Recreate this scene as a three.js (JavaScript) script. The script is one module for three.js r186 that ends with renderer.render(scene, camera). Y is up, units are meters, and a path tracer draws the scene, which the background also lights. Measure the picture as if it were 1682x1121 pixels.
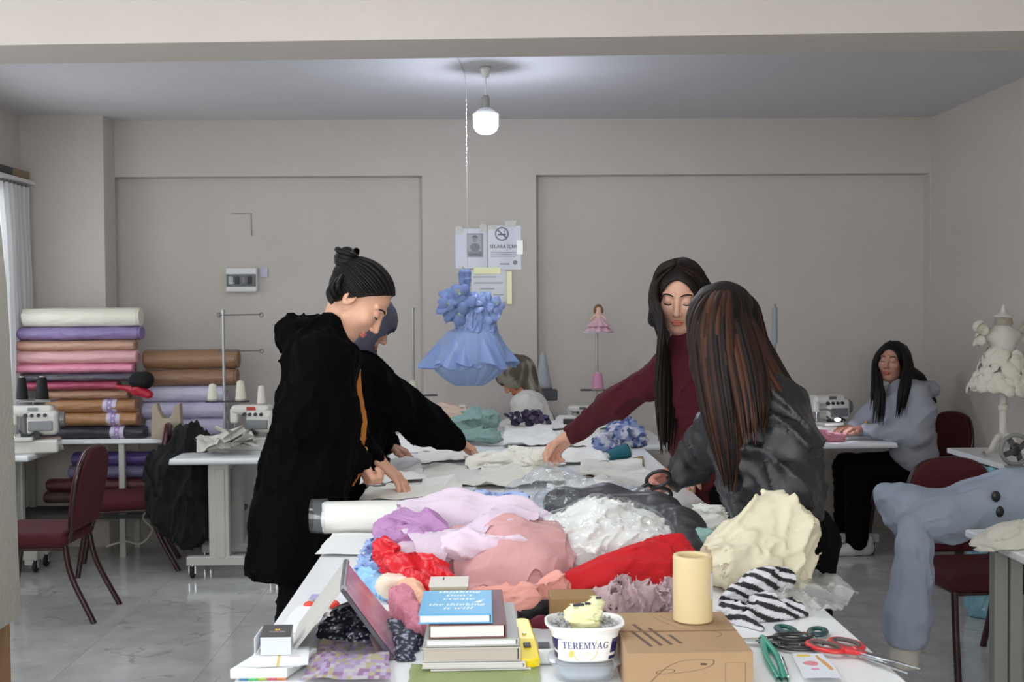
import * as THREE from 'three';
import { RoundedBoxGeometry } from 'three/addons/geometries/RoundedBoxGeometry.js';
import { mergeGeometries } from 'three/addons/utils/BufferGeometryUtils.js';
import { ImprovedNoise } from 'three/addons/math/ImprovedNoise.js';
import { RectAreaLightUniformsLib } from 'three/addons/lights/RectAreaLightUniformsLib.js';

// ---------- camera, sky, window light, exposure ----------
const FOCAL = 1900, EYE = 1.55;
const scene = new THREE.Scene();
const camera = new THREE.PerspectiveCamera(2 * Math.atan(560.5 / FOCAL) * 180 / Math.PI, 1682 / 1121, 0.05, 60);
camera.position.set(0, EYE, 0);
camera.rotation.set(-Math.atan(50 / FOCAL), -Math.atan(38 / FOCAL), -0.0072, 'YXZ');
camera.updateMatrixWorld(true);
camera.focus = 3.3; camera.userData.fStop = 9;
scene.background = new THREE.Color(0.80, 0.90, 1.0);
scene.backgroundIntensity = 2.2;

RectAreaLightUniformsLib.init();
function daylight(w, h, x, y, z, tx, ty, tz, power, color) {
  const l = new THREE.RectAreaLight(color, power, w, h);
  l.position.set(x, y, z); l.lookAt(tx, ty, tz); scene.add(l); return l;
}
// daylight entering through the shop windows behind the camera and along the left wall
daylight(4.6, 1.6, -0.55, 1.85, 1.55, -0.55, 1.6, 0, 4.7, new THREE.Color(1.0, 0.97, 0.935));
daylight(2.6, 1.45, -3.02, 1.65, -2.1, 0, 1.65, -2.1, 3.0, new THREE.Color(0.95, 0.98, 1.0));
daylight(1.75, 1.40, -3.02, 1.62, -6.40, 0, 1.62, -6.40, 0.8, new THREE.Color(0.95, 0.98, 1.0));
// flush ceiling panels of the two bays, all above the picture or hidden behind the beam
const PANELS = [[-1.35, -2.4], [-0.1, -2.7], [-1.6, -5.2], [0.2, -5.2]];
for (const [x, z] of PANELS) daylight(0.6, 0.6, x, 2.815, z, x, 0, z - 0.0001, z > -4 ? 8.5 : 5.2, new THREE.Color(0.94, 0.975, 1.0));

const renderer = new THREE.WebGLRenderer({ antialias: true });
renderer.toneMapping = THREE.LinearToneMapping;
renderer.toneMappingExposure = 1.0;
renderer.shadowMap.enabled = true;

// ---------- helpers ----------
const V = (x, y, z) => new THREE.Vector3(x, y, z);
function ray(px, py) {
  return V((px - 841) / FOCAL, -(py - 560.5) / FOCAL, -1).applyQuaternion(camera.quaternion);
}
// a pixel at a known depth into the room, or where its line of sight meets a height or a plane of x
const at = (px, py, depth) => { const d = ray(px, py); return d.multiplyScalar(depth / -d.z).add(V(0, EYE, 0)); };
const onY = (px, py, y) => { const d = ray(px, py); return d.multiplyScalar((y - EYE) / d.y).add(V(0, EYE, 0)); };

let seed = 12345;
const rnd = () => { seed = (seed * 1664525 + 1013904223) % 4294967296; return seed / 4294967296; };
const rr = (a, b) => a + (b - a) * rnd();
const perlin = new ImprovedNoise();
const nz = (x, y, z) => perlin.noise(x + 31.7, y + 17.3, z + 5.9);
const fbm = (x, y, z, o = 4) => { let s = 0, a = 0.5; for (let i = 0; i < o; i++) { s += a * nz(x, y, z); x *= 2.03; y *= 2.03; z *= 2.03; a *= 0.5; } return s; };
const clamp = (v, a, b) => Math.max(a, Math.min(b, v));
const lerp = (a, b, t) => a + (b - a) * t;
const sstep = (a, b, v) => { const t = clamp((v - a) / (b - a), 0, 1); return t * t * (3 - 2 * t); };

const taken = new Set();
function numbered(name) {
  if (!taken.has(name)) { taken.add(name); return name; }
  for (let i = 1; ; i++) { const n = `${name}_${String(i).padStart(3, '0')}`; if (!taken.has(n)) { taken.add(n); return n; } }
}
const things = [];
function tag(o, label, category, group, kind) {
  o.userData.label = label; o.userData.category = category;
  if (group) o.userData.group = group;
  if (kind) o.userData.kind = kind;
  return o;
}
function thing(name, label, category, group) {
  const o = new THREE.Group(); o.name = numbered(name); tag(o, label, category, group); scene.add(o); things.push(o); return o;
}
function solo(name, geo, mat, label, category, group) {
  const o = new THREE.Mesh(geo, mat); o.name = numbered(name); tag(o, label, category, group); scene.add(o); things.push(o); return o;
}
function part(parent, name, geo, mat) { const m = new THREE.Mesh(geo, mat); m.name = name; parent.add(m); return m; }
function struct(name, geo, mat) { const m = new THREE.Mesh(geo, mat); m.name = name; m.userData.kind = 'structure'; scene.add(m); return m; }
function copyOf(o, label, group) {
  const c = o.clone(); c.name = numbered(o.name.replace(/_\d{3}$/, '')); c.userData = { ...o.userData };
  if (label) c.userData.label = label; if (group) c.userData.group = group;
  scene.add(c); things.push(c); return c;
}

// geometry helpers
const box = (w, h, d, x = 0, y = 0, z = 0) => new THREE.BoxGeometry(w, h, d).translate(x, y, z);
const rbox = (w, h, d, r, x = 0, y = 0, z = 0, seg = 2) => new RoundedBoxGeometry(w, h, d, seg, Math.min(r, w / 2.01, h / 2.01, d / 2.01)).translate(x, y, z);
const cyl = (r1, r2, h, x = 0, y = 0, z = 0, n = 24) => new THREE.CylinderGeometry(r1, r2, h, n).translate(x, y, z);
function rod(a, b, r, r2 = r, n = 10) {
  const d = b.clone().sub(a), g = new THREE.CylinderGeometry(r2, r, d.length(), n);
  g.applyQuaternion(new THREE.Quaternion().setFromUnitVectors(V(0, 1, 0), d.clone().normalize()));
  return g.translate((a.x + b.x) / 2, (a.y + b.y) / 2, (a.z + b.z) / 2);
}
const tube = (pts, r, seg = 40, n = 8, closed = false) => new THREE.TubeGeometry(new THREE.CatmullRomCurve3(pts, closed, 'centripetal'), seg, r, n, closed);
const lathe = (pts, n = 32) => new THREE.LatheGeometry(pts.map(p => new THREE.Vector2(p[0], p[1])), n);
function clean(gs) {
  gs = gs.map(g => { const c = g.index ? g.toNonIndexed() : g; for (const k of Object.keys(c.attributes)) if (!['position', 'normal', 'uv', 'color'].includes(k)) c.deleteAttribute(k); return c; });
  const anyC = gs.some(g => g.attributes.color);
  for (const g of gs) {
    const n = g.attributes.position.count;
    if (!g.attributes.uv) g.setAttribute('uv', new THREE.BufferAttribute(new Float32Array(n * 2), 2));
    if (!g.attributes.normal) g.computeVertexNormals();
    if (anyC && !g.attributes.color) g.setAttribute('color', new THREE.BufferAttribute(new Float32Array(n * 3).fill(1), 3));
  }
  return gs;
}
const merge = gs => mergeGeometries(clean(gs), false);
const basis = (x, y, z, p) => new THREE.Matrix4().makeBasis(x, y, z).setPosition(p);
function bent(g, fn) { const p = g.attributes.position, v = V(0, 0, 0); for (let i = 0; i < p.count; i++) { v.fromBufferAttribute(p, i); fn(v, i); p.setXYZ(i, v.x, v.y, v.z); } g.computeVertexNormals(); return g; }

// materials
const C = h => new THREE.Color(h);
const mat = (color, o = {}) => new THREE.MeshPhysicalMaterial({ color: C(color), roughness: 0.7, side: THREE.DoubleSide, ...o });
function tex(n, fn, o = {}) {
  const m = o.h || n, a = new Uint8Array(n * m * 4);
  for (let j = 0; j < m; j++) for (let i = 0; i < n; i++) { const c = fn(i / n, j / m), k = (j * n + i) * 4; a[k] = clamp(c[0], 0, 1) * 255; a[k + 1] = clamp(c[1], 0, 1) * 255; a[k + 2] = clamp(c[2], 0, 1) * 255; a[k + 3] = 255; }
  const t = new THREE.DataTexture(a, n, m); t.magFilter = THREE.LinearFilter; t.minFilter = THREE.LinearFilter; t.wrapS = t.wrapT = THREE.RepeatWrapping;
  if (o.srgb) t.colorSpace = THREE.SRGBColorSpace; t.needsUpdate = true; return t;
}
function canvasTex(w, h, draw) {
  const c = document.createElement('canvas'); c.width = w; c.height = h; draw(c.getContext('2d'), w, h);
  const t = new THREE.CanvasTexture(c); t.colorSpace = THREE.SRGBColorSpace; t.magFilter = THREE.LinearFilter; return t;
}
// tileable noise in 0..1
const tileN = (u, v, f, s = 0) => { const a = 2 * Math.PI * u, b = 2 * Math.PI * v, r = f / 6.283; return 0.5 + 0.5 * (fbm(Math.cos(a) * r + s, Math.sin(a) * r + Math.cos(b) * r * 1.3, Math.sin(b) * r * 1.3 + s, 4) * 1.6); };
const grainTex = tex(256, (u, v) => { const g = tileN(u, v, 40); return [g, g, g]; });
const weaveTex = tex(128, (u, v) => { const g = 0.5 + 0.25 * Math.sin(u * 2 * Math.PI * 32) * Math.sin(v * 2 * Math.PI * 32) + 0.25 * (tileN(u, v, 20, 3) - 0.5); return [g, g, g]; });
const rep = (t, x, y) => { const c = t.clone(); c.repeat.set(x, y); c.needsUpdate = true; return c; };

// ---------- distance fields meshed with surface nets ----------
const smin = (a, b, k) => { const h = Math.max(k - Math.abs(a - b), 0) / k; return Math.min(a, b) - h * h * k * 0.25; };
const cap = (a, b, ra, rb = ra) => {
  const dx = b.x - a.x, dy = b.y - a.y, dz = b.z - a.z, L = dx * dx + dy * dy + dz * dz || 1e-9;
  const f = (x, y, z) => { const px = x - a.x, py = y - a.y, pz = z - a.z, t = clamp((px * dx + py * dy + pz * dz) / L, 0, 1); return Math.hypot(px - dx * t, py - dy * t, pz - dz * t) - (ra + (rb - ra) * t); };
  const r = Math.max(ra, rb); f.lo = [Math.min(a.x, b.x) - r, Math.min(a.y, b.y) - r, Math.min(a.z, b.z) - r]; f.hi = [Math.max(a.x, b.x) + r, Math.max(a.y, b.y) + r, Math.max(a.z, b.z) + r];
  return f;
};
// ellipsoid: centre, radii, optional rotation (quaternion)
const ell = (c, rx, ry, rz, q) => {
  const iq = q ? q.clone().invert() : null, v = V(0, 0, 0), R = Math.max(rx, ry, rz), m = Math.min(rx, ry, rz);
  const f = (x, y, z) => { v.set(x - c.x, y - c.y, z - c.z); if (iq) v.applyQuaternion(iq); const k0 = Math.hypot(v.x / rx, v.y / ry, v.z / rz), k1 = Math.hypot(v.x / rx / rx, v.y / ry / ry, v.z / rz / rz); return k1 < 1e-6 ? -m : k0 * (k0 - 1) / k1; };
  f.lo = [c.x - R, c.y - R, c.z - R]; f.hi = [c.x + R, c.y + R, c.z + R]; return f;
};
const chain = (pts, rs) => pts.slice(1).map((p, i) => cap(pts[i], p, rs[i], rs[i + 1]));
function union(prims, k) {
  const f = (x, y, z) => { let d = 1e3; for (let i = 0; i < prims.length; i++) { const e = prims[i](x, y, z); d = d > 900 ? e : smin(d, e, k); } return d; };
  f.lo = [0, 1, 2].map(i => Math.min(...prims.map(p => p.lo[i])) - k * 0.3); f.hi = [0, 1, 2].map(i => Math.max(...prims.map(p => p.hi[i])) + k * 0.3);
  return f;
}
function nets(f, h, o = {}) {
  const pad = (o.pad ?? 0.02) + h * 2, lo = (o.lo || f.lo).map(v => v - pad), hi = (o.hi || f.hi).map(v => v + pad);
  const n = [0, 1, 2].map(i => Math.ceil((hi[i] - lo[i]) / h) + 1), [nx, ny, nzz] = n, val = new Float32Array(nx * ny * nzz).fill(1);
  const B = 5, id = (i, j, k) => i + nx * (j + ny * k), slack = o.slack ?? 0.02;
  for (let k0 = 0; k0 < nzz; k0 += B) for (let j0 = 0; j0 < ny; j0 += B) for (let i0 = 0; i0 < nx; i0 += B) {
    const c = f(lo[0] + (i0 + B / 2) * h, lo[1] + (j0 + B / 2) * h, lo[2] + (k0 + B / 2) * h), far = Math.abs(c) > B * h * 0.87 * 1.25 + slack;
    for (let k = k0; k < Math.min(k0 + B, nzz); k++) for (let j = j0; j < Math.min(j0 + B, ny); j++) for (let i = i0; i < Math.min(i0 + B, nx); i++)
      val[id(i, j, k)] = far ? c : f(lo[0] + i * h, lo[1] + j * h, lo[2] + k * h);
  }
  const vid = new Int32Array(nx * ny * nzz).fill(-1), pos = [], idx = [];
  const E = [[0, 1], [2, 3], [4, 5], [6, 7], [0, 2], [1, 3], [4, 6], [5, 7], [0, 4], [1, 5], [2, 6], [3, 7]], d = new Float32Array(8);
  for (let k = 0; k < nzz - 1; k++) for (let j = 0; j < ny - 1; j++) for (let i = 0; i < nx - 1; i++) {
    let m = 0; for (let c = 0; c < 8; c++) { d[c] = val[id(i + (c & 1), j + ((c >> 1) & 1), k + (c >> 2))]; if (d[c] < 0) m |= 1 << c; }
    if (m === 0 || m === 255) continue;
    let x = 0, y = 0, z = 0, s = 0;
    for (const [a, b] of E) if ((d[a] < 0) !== (d[b] < 0)) { const t = d[a] / (d[a] - d[b]); x += (a & 1) + ((b & 1) - (a & 1)) * t; y += ((a >> 1) & 1) + (((b >> 1) & 1) - ((a >> 1) & 1)) * t; z += (a >> 2) + ((b >> 2) - (a >> 2)) * t; s++; }
    vid[id(i, j, k)] = pos.length / 3; pos.push(lo[0] + (i + x / s) * h, lo[1] + (j + y / s) * h, lo[2] + (k + z / s) * h);
  }
  const quad = (a, b, c, e, flip) => { if (a < 0 || b < 0 || c < 0 || e < 0) return; if (flip) idx.push(a, c, b, a, e, c); else idx.push(a, b, c, a, c, e); };
  for (let k = 1; k < nzz - 1; k++) for (let j = 1; j < ny - 1; j++) for (let i = 1; i < nx - 1; i++) {
    const a = val[id(i, j, k)] < 0;
    if (a !== val[id(i + 1, j, k)] < 0) quad(vid[id(i, j - 1, k - 1)], vid[id(i, j, k - 1)], vid[id(i, j, k)], vid[id(i, j - 1, k)], !a);
    if (a !== val[id(i, j + 1, k)] < 0) quad(vid[id(i - 1, j, k - 1)], vid[id(i - 1, j, k)], vid[id(i, j, k)], vid[id(i, j, k - 1)], !a);
    if (a !== val[id(i, j, k + 1)] < 0) quad(vid[id(i - 1, j - 1, k)], vid[id(i, j - 1, k)], vid[id(i, j, k)], vid[id(i - 1, j, k)], !a);
  }
  const g = new THREE.BufferGeometry(); g.setAttribute('position', new THREE.Float32BufferAttribute(pos, 3)); g.setIndex(idx);
  const uv = new Float32Array(pos.length / 3 * 2); for (let i = 0; i < pos.length / 3; i++) { uv[2 * i] = pos[3 * i] + pos[3 * i + 2] * 0.7; uv[2 * i + 1] = pos[3 * i + 1] + pos[3 * i + 2] * 0.5; }
  g.setAttribute('uv', new THREE.BufferAttribute(uv, 2)); g.computeVertexNormals();
  if (o.color) { const col = new Float32Array(pos.length); for (let i = 0; i < pos.length; i += 3) { const c = o.color(pos[i], pos[i + 1], pos[i + 2]); col[i] = c[0]; col[i + 1] = c[1]; col[i + 2] = c[2]; } g.setAttribute('color', new THREE.BufferAttribute(col, 3)); }
  return g;
}
// folds of cloth: sharp-crested noise stretched along a direction
function folds(dir, freq, stretch = 0.25, s = 0) {
  const d = dir.clone().normalize(), R = n => { const r = 1 - Math.min(1, Math.abs(n) * 2.3); return r * r; };
  return (x, y, z) => {
    const a = (x * d.x + y * d.y + z * d.z) * (1 - stretch), w = 0.35 * nz(x * 5 + s, y * 5, z * 5), X = (x - d.x * a) * freq + s + w, Y = (y - d.y * a) * freq + s * 0.3 + w, Z = (z - d.z * a) * freq;
    return R(nz(X, Y, Z)) * 1.1 + 0.55 * R(nz(X * 2.1 + 7, Y * 2.1, Z * 2.1)) + 0.28 * R(nz(X * 4.3 + 3, Y * 4.3 + 2, Z * 4.3)) - 0.75;
  };
}
// a heap of cloth: capsules joined, wrinkled, cut flat at the height it lies on
function heap(prims, { k = 0.04, h = 0.006, amp = 0.01, dir = V(1, 0, 0), freq = 14, stretch = 0.3, floor = null, s = 0, color, extra } = {}) {
  const u = union(prims, k), w = folds(dir, freq, stretch, s);
  const f = (x, y, z) => { let d = u(x, y, z) - amp * w(x, y, z); if (extra) d = extra(d, x, y, z); if (floor !== null) d = Math.max(d, floor - y); return d; };
  f.lo = u.lo.slice(); f.hi = u.hi.slice(); if (floor !== null) f.lo[1] = Math.max(f.lo[1], floor);
  return nets(f, h, { pad: amp * 1.5, slack: amp * 2, color });
}
// a cloth laid over a field: corners on the table plane, dropped onto the surface, relaxed, then folded
function drape(f, P, n, m, { lift = 0.004, amp = 0.006, freq = 12, dir = V(1, 0, 0), stretch = 0.2, s = 0, top = 0.35, floor, relax = 5, edge = 0.01 } = {}) {
  const H = new Float32Array((n + 1) * (m + 1)), X = [], Z = [], w = folds(dir, freq, stretch, s), at2 = (i, j) => j * (n + 1) + i;
  for (let j = 0; j <= m; j++) for (let i = 0; i <= n; i++) {
    const u = i / n, v = j / m, p = P[0].clone().lerp(P[1], u).lerp(P[3].clone().lerp(P[2], u), v), x = p.x + edge * nz(v * 6 + s, u * 2, 1), z = p.z + edge * nz(u * 6 + s, v * 2, 4);
    let y = floor + top; while (y > floor && f(x, y, z) > 0.001) y -= Math.max(0.0015, f(x, y, z) * 0.6); X.push(x); Z.push(z); H[at2(i, j)] = Math.max(y, floor);
  }
  for (let r = 0; r < relax; r++) { const c = H.slice(); for (let j = 0; j <= m; j++) for (let i = 0; i <= n; i++) { let t = 0, k = 0; for (const [a, b] of [[-1, 0], [1, 0], [0, -1], [0, 1]]) { const I = i + a, J2 = j + b; if (I >= 0 && J2 >= 0 && I <= n && J2 <= m) { t += c[at2(I, J2)]; k++; } } H[at2(i, j)] = Math.max(c[at2(i, j)], (c[at2(i, j)] + t / k) / 2); } }
  const pos = [], uv = [], idx = [];
  for (let j = 0; j <= m; j++) for (let i = 0; i <= n; i++) { const q = at2(i, j); pos.push(X[q], H[q] + lift + Math.max(-lift * 0.5, amp * (0.5 + w(X[q], H[q], Z[q]))), Z[q]); uv.push(i / n, j / m); }
  for (let j = 0; j < m; j++) for (let i = 0; i < n; i++) { const a = at2(i, j); idx.push(a, a + n + 1, a + 1, a + 1, a + n + 1, a + n + 2); }
  const g = new THREE.BufferGeometry(); g.setAttribute('position', new THREE.Float32BufferAttribute(pos, 3)); g.setAttribute('uv', new THREE.Float32BufferAttribute(uv, 2)); g.setIndex(idx); g.computeVertexNormals(); return g;
}
// ---------- the room ----------
const XL = -3.08, XR = 3.06, ZB = -7.95, ZR = -8.06, ZF = 1.6, CEIL = 2.86;
const plasterBump = tex(512, (u, v) => { const g = 0.6 * tileN(u, v, 9) + 0.4 * tileN(u, v, 60, 9); return [g, g, g]; });
const plasterCol = (r, g, b) => tex(512, (u, v) => { const n = (tileN(u, v, 5, 2) - 0.5) * 0.02 + (tileN(u, v, 45, 4) - 0.5) * 0.015; return [r + n, g + n, b + n * 1.1]; }, { srgb: true });
const wallMat = mat('#ffffff', { map: plasterCol(0.768, 0.741, 0.710), roughness: 0.85, bumpMap: plasterBump, bumpScale: 0.0015 });
const ceilMat = mat('#ffffff', { map: plasterCol(0.82, 0.815, 0.825), roughness: 0.9, bumpMap: plasterBump, bumpScale: 0.0015 });
const uvMetres = (g, k = 0.5) => { const p = g.attributes.position, n = g.attributes.normal, uv = g.attributes.uv; for (let i = 0; i < p.count; i++) { const ax = Math.abs(n.getX(i)), ay = Math.abs(n.getY(i)); if (ax > 0.7) uv.setXY(i, p.getZ(i) * k, p.getY(i) * k); else if (ay > 0.7) uv.setXY(i, p.getX(i) * k, p.getZ(i) * k); else uv.setXY(i, p.getX(i) * k, p.getY(i) * k); } return g; };
const slab = (x0, x1, y0, y1, z0, z1) => uvMetres(box(x1 - x0, y1 - y0, z1 - z0, (x0 + x1) / 2, (y0 + y1) / 2, (z0 + z1) / 2));

// back wall: a deep wall with piers and a lintel in front that leave two shallow recesses
{
  const xa = at(177, 400, 7.95).x, xb = at(694, 400, 7.95).x, xc = at(881, 400, 7.95).x, xd = at(1527, 400, 7.95).x, yt = at(600, 289, 7.95).y;
  struct('wall_back', merge([slab(XL - 0.2, XR + 0.2, 0, CEIL + 0.1, ZR - 0.2, ZR), slab(XL, XR, yt, CEIL, ZR, ZB), slab(xb, xc, 0, yt, ZR, ZB), slab(xd, XR, 0, yt, ZR, ZB), slab(XL, xa, 0, yt, ZR, ZB)]), wallMat);
  struct('trim_1', slab(XL, at(172, 400, 7.72).x, 0, CEIL, ZB, -7.72), wallMat).userData.label = 'plastered corner column standing proud of the back wall';
  // baseboard tiles along the back wall
  const bm = mat('#b9b4ab', { roughness: 0.35 });
  struct('baseboard_back', merge([box(xb - xa, 0.09, 0.012, (xa + xb) / 2, 0.045, ZR + 0.006), box(xc - xb, 0.09, 0.012, (xb + xc) / 2, 0.045, ZB + 0.006), box(xd - xc, 0.09, 0.012, (xc + xd) / 2, 0.045, ZR + 0.006)]), bm);
  struct('baseboard_right', box(0.012, 0.09, 7.9 + ZF, XR - 0.006, 0.045, (ZF - 7.9) / 2), bm);
}
// left wall with two window openings, front wall with a wide shop window
const wins = [[-7.35, -5.45, 0.86, 2.34], [-3.5, -0.7, 0.86, 2.42]];
{
  const gs = []; let z = ZR - 0.2;
  for (const [a, b, y0, y1] of wins) { gs.push(slab(XL - 0.25, XL, 0, CEIL + 0.1, z, a), slab(XL - 0.25, XL, 0, y0, a, b), slab(XL - 0.25, XL, y1, CEIL + 0.1, a, b)); z = b; }
  gs.push(slab(XL - 0.25, XL, 0, CEIL + 0.1, z, ZF + 0.2)); struct('wall_left', merge(gs), wallMat);
  struct('wall_right', slab(XR, XR + 0.2, 0, CEIL + 0.1, ZR - 0.2, ZF + 0.2), wallMat);
  struct('wall_front', merge([slab(XL, -2.9, 0, CEIL, ZF, ZF + 0.2), slab(1.8, XR, 0, CEIL, ZF, ZF + 0.2), slab(-2.9, 1.8, 0, 1.0, ZF, ZF + 0.2), slab(-2.9, 1.8, 2.7, CEIL, ZF, ZF + 0.2)]), wallMat);
  struct('ceiling', slab(XL - 0.25, XR + 0.2, CEIL, CEIL + 0.2, ZR - 0.2, ZF + 0.2), ceilMat);
}
// window frames and panes
const pvc = mat('#e9eaea', { roughness: 0.35 });
const pane = mat('#ffffff', { transmission: 1, thickness: 0, roughness: 0.02, ior: 1.5 });
wins.forEach(([a, b, y0, y1], i) => {
  const w = new THREE.Group(); w.name = `window_${i + 1}`; w.userData.kind = 'structure'; scene.add(w);
  const X = XL - 0.12, t = 0.06, m = (a + b) / 2;
  part(w, 'window_frame', merge([box(0.07, t, b - a, X, y0 + t / 2, m), box(0.07, t, b - a, X, y1 - t / 2, m), box(0.07, y1 - y0, t, X, (y0 + y1) / 2, a + t / 2), box(0.07, y1 - y0, t, X, (y0 + y1) / 2, b - t / 2), box(0.07, y1 - y0, t, X, (y0 + y1) / 2, m)]), pvc);
  part(w, 'pane', box(0.006, y1 - y0 - 2 * t, (b - a) / 2 - 1.5 * t, X, (y0 + y1) / 2, (a + m) / 2 + t / 4), pane);
  part(w, 'pane', box(0.006, y1 - y0 - 2 * t, (b - a) / 2 - 1.5 * t, X, (y0 + y1) / 2, (b + m) / 2 - t / 4), pane);
  part(w, 'window_sill', rbox(0.3, 0.03, b - a + 0.1, 0.008, XL - 0.08, y0 - 0.015, m), mat('#d8d5cf', { roughness: 0.4 }));
});
{
  const w = new THREE.Group(); w.name = 'window_3'; w.userData.kind = 'structure'; scene.add(w);
  const gs = []; for (const x of [-2.87, -1.33, 0.23, 1.77]) gs.push(box(0.06, 1.7, 0.07, x, 1.85, ZF + 0.1)); for (const y of [1.03, 2.67]) gs.push(box(4.7, 0.06, 0.07, -0.55, y, ZF + 0.1));
  part(w, 'window_frame', merge(gs), pvc);
  for (const x of [-2.1, -0.55, 1.0]) part(w, 'pane', box(1.49, 1.58, 0.006, x, 1.85, ZF + 0.1), pane);
}
// the beam across the room
{
  const a = at(0, 67, 4.02), b = at(841, 63, 4.02), hb = b.y, g = slab(-3.6, 3.6, 0, CEIL - hb + 0.05, -0.15, 0.15);
  const m = struct('trim_2', g, wallMat); m.userData.label = 'plastered ceiling beam crossing the room'; m.position.set(0, hb, -4.02 - 0.15); m.rotation.y = -0.036; m.rotation.z = 0.003;
}
// floor: polished grey marble tiles with recessed joints
{
  const bed = struct('floor', box(XR - XL + 0.5, 0.1, ZF - ZR + 0.4, (XL + XR) / 2, -0.056, (ZF + ZR) / 2), mat('#9a9894', { roughness: 0.6 }));
  const marble = s => tex(256, (u, v) => {
    const w = fbm(u * 3 + s, v * 3, s, 4) * 1.2, vein = Math.pow(Math.max(0, 1 - Math.abs(fbm(u * 2.2 + w * 0.6 + s * 3, v * 2.2 + w * 0.6, 4 + s, 3)) * 9), 6) * sstep(-0.05, 0.25, fbm(u * 2 + 9, v * 2 + s, 1));
    const c = 0.76 + fbm(u * 4, v * 4 + s, 2 + s, 5) * 0.10 - vein * 0.16, warm = vein * 0.02; return [c + warm, c - 0.002, c - 0.012 - warm];
  }, { srgb: true });
  const mats = [1, 2, 3, 4, 5, 6].map(s => mat('#ffffff', { map: marble(s * 7.3), roughness: 0.13, clearcoat: 0.3, clearcoatRoughness: 0.08 }));
  const S = 0.61, g = new THREE.BoxGeometry(S - 0.0016, 0.012, S - 0.0016); let n = 0;
  for (let z = ZF - S / 2; z > ZR - S / 2; z -= S) for (let x = XL + S / 2; x < XR + S; x += S) {
    const m = part(bed, 'tile', g, mats[Math.floor(rnd() * 6)]); m.position.set(x, -0.006, z); m.rotation.y = Math.floor(rnd() * 4) * Math.PI / 2; n++;
  }
}
// left window: rail with broken plaster niche, and a gathered sheer curtain
{
  const y = at(30, 296, 7.5).y;
  const c = thing('curtain_rail', 'short white curtain rail with dark metal clamp under the ceiling at the window', 'curtain rail');
  part(c, 'rail', rbox(0.05, 0.025, 2.3, 0.006, XL + 0.08, y, -6.55), mat('#d9d7d2', { roughness: 0.4 }));
  part(c, 'bracket', rbox(0.075, 0.045, 0.22, 0.006, XL + 0.04, y + 0.045, -7.3), mat('#4a4d50', { roughness: 0.5, metalness: 0.5 }));
  part(c, 'wooden_batten', rbox(0.06, 0.05, 0.42, 0.01, XL + 0.035, y + 0.05, -7.5), mat('#8d7b60', { roughness: 0.8 }));
  const cur = thing('curtain', 'thin white curtain bunched at the side of the window', 'curtain');
  const nU = 90, nV = 40, pos = [], idx = [], uvs = [];
  for (let j = 0; j <= nV; j++) for (let i = 0; i <= nU; i++) {
    const u = i / nU, v = j / nV, spread = lerp(0.46, 0.40, Math.sin(v * 3.1)), Y = y - 0.035 - v * 1.60;
    const Z = -7.66 + 0.02 + u * spread, X = XL + 0.075 + 0.032 * Math.sin(u * 44 + v * 0.9) * (0.5 + 0.5 * v) + 0.012 * nz(u * 8, v * 3, 1);
    pos.push(X, Y, Z); uvs.push(u, v);
  }
  for (let j = 0; j < nV; j++) for (let i = 0; i < nU; i++) { const a = j * (nU + 1) + i; idx.push(a, a + 1, a + nU + 1, a + 1, a + nU + 2, a + nU + 1); }
  const g = new THREE.BufferGeometry(); g.setAttribute('position', new THREE.Float32BufferAttribute(pos, 3)); g.setAttribute('uv', new THREE.Float32BufferAttribute(uvs, 2)); g.setIndex(idx); g.computeVertexNormals();
  part(cur, 'curtain_sheet', g, mat('#efeeee', { transmission: 0.5, thickness: 0, roughness: 1 }));
  for (let i = 0; i < 7; i++) part(cur, 'hook', cyl(0.007, 0.007, 0.03, XL + 0.075, y - 0.03, -7.62 + i * 0.06, 8), mat('#5c6068', { roughness: 0.4, metalness: 0.6 }));
}
// flush ceiling lamp panels
PANELS.forEach(([x, z], i) => {
  const t = thing('ceiling_panel', i < 2 ? 'square flush lamp panel on the ceiling of the near bay' : 'square flush lamp panel on the ceiling behind the beam', 'lamp', i < 2 ? 'lamp panels of the near bay' : 'lamp panels behind the beam');
  part(t, 'panel_frame', merge([box(0.66, 0.035, 0.03, x, CEIL - 0.018, z - 0.315), box(0.66, 0.035, 0.03, x, CEIL - 0.018, z + 0.315), box(0.03, 0.035, 0.60, x - 0.315, CEIL - 0.018, z), box(0.03, 0.035, 0.60, x + 0.315, CEIL - 0.018, z)]), mat('#e4e4e2', { roughness: 0.5 }));
  part(t, 'lamp_diffuser', box(0.6, 0.01, 0.6, x, CEIL - 0.03, z), mat('#ffffff', { emissive: C('#f2f8ff'), emissiveIntensity: 1.2 }));
});
// ---------- furniture ----------
const TABLE = 0.87, SEW = 0.725;
const laminate = mat('#eff1f2', { roughness: 0.32, clearcoat: 0.15, clearcoatRoughness: 0.25, bumpMap: rep(grainTex, 4, 4), bumpScale: 0.0003 });
const edgeBand = mat('#c9ccce', { roughness: 0.5 });
const greySteel = mat('#b9bbb4', { roughness: 0.45, metalness: 0.1 });
const darkSteel = mat('#3a3b3d', { roughness: 0.5, metalness: 0.5 });
const rubber = mat('#1c1c1e', { roughness: 0.6 });
const chrome = mat('#d4d6d8', { roughness: 0.18, metalness: 1 });

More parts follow.
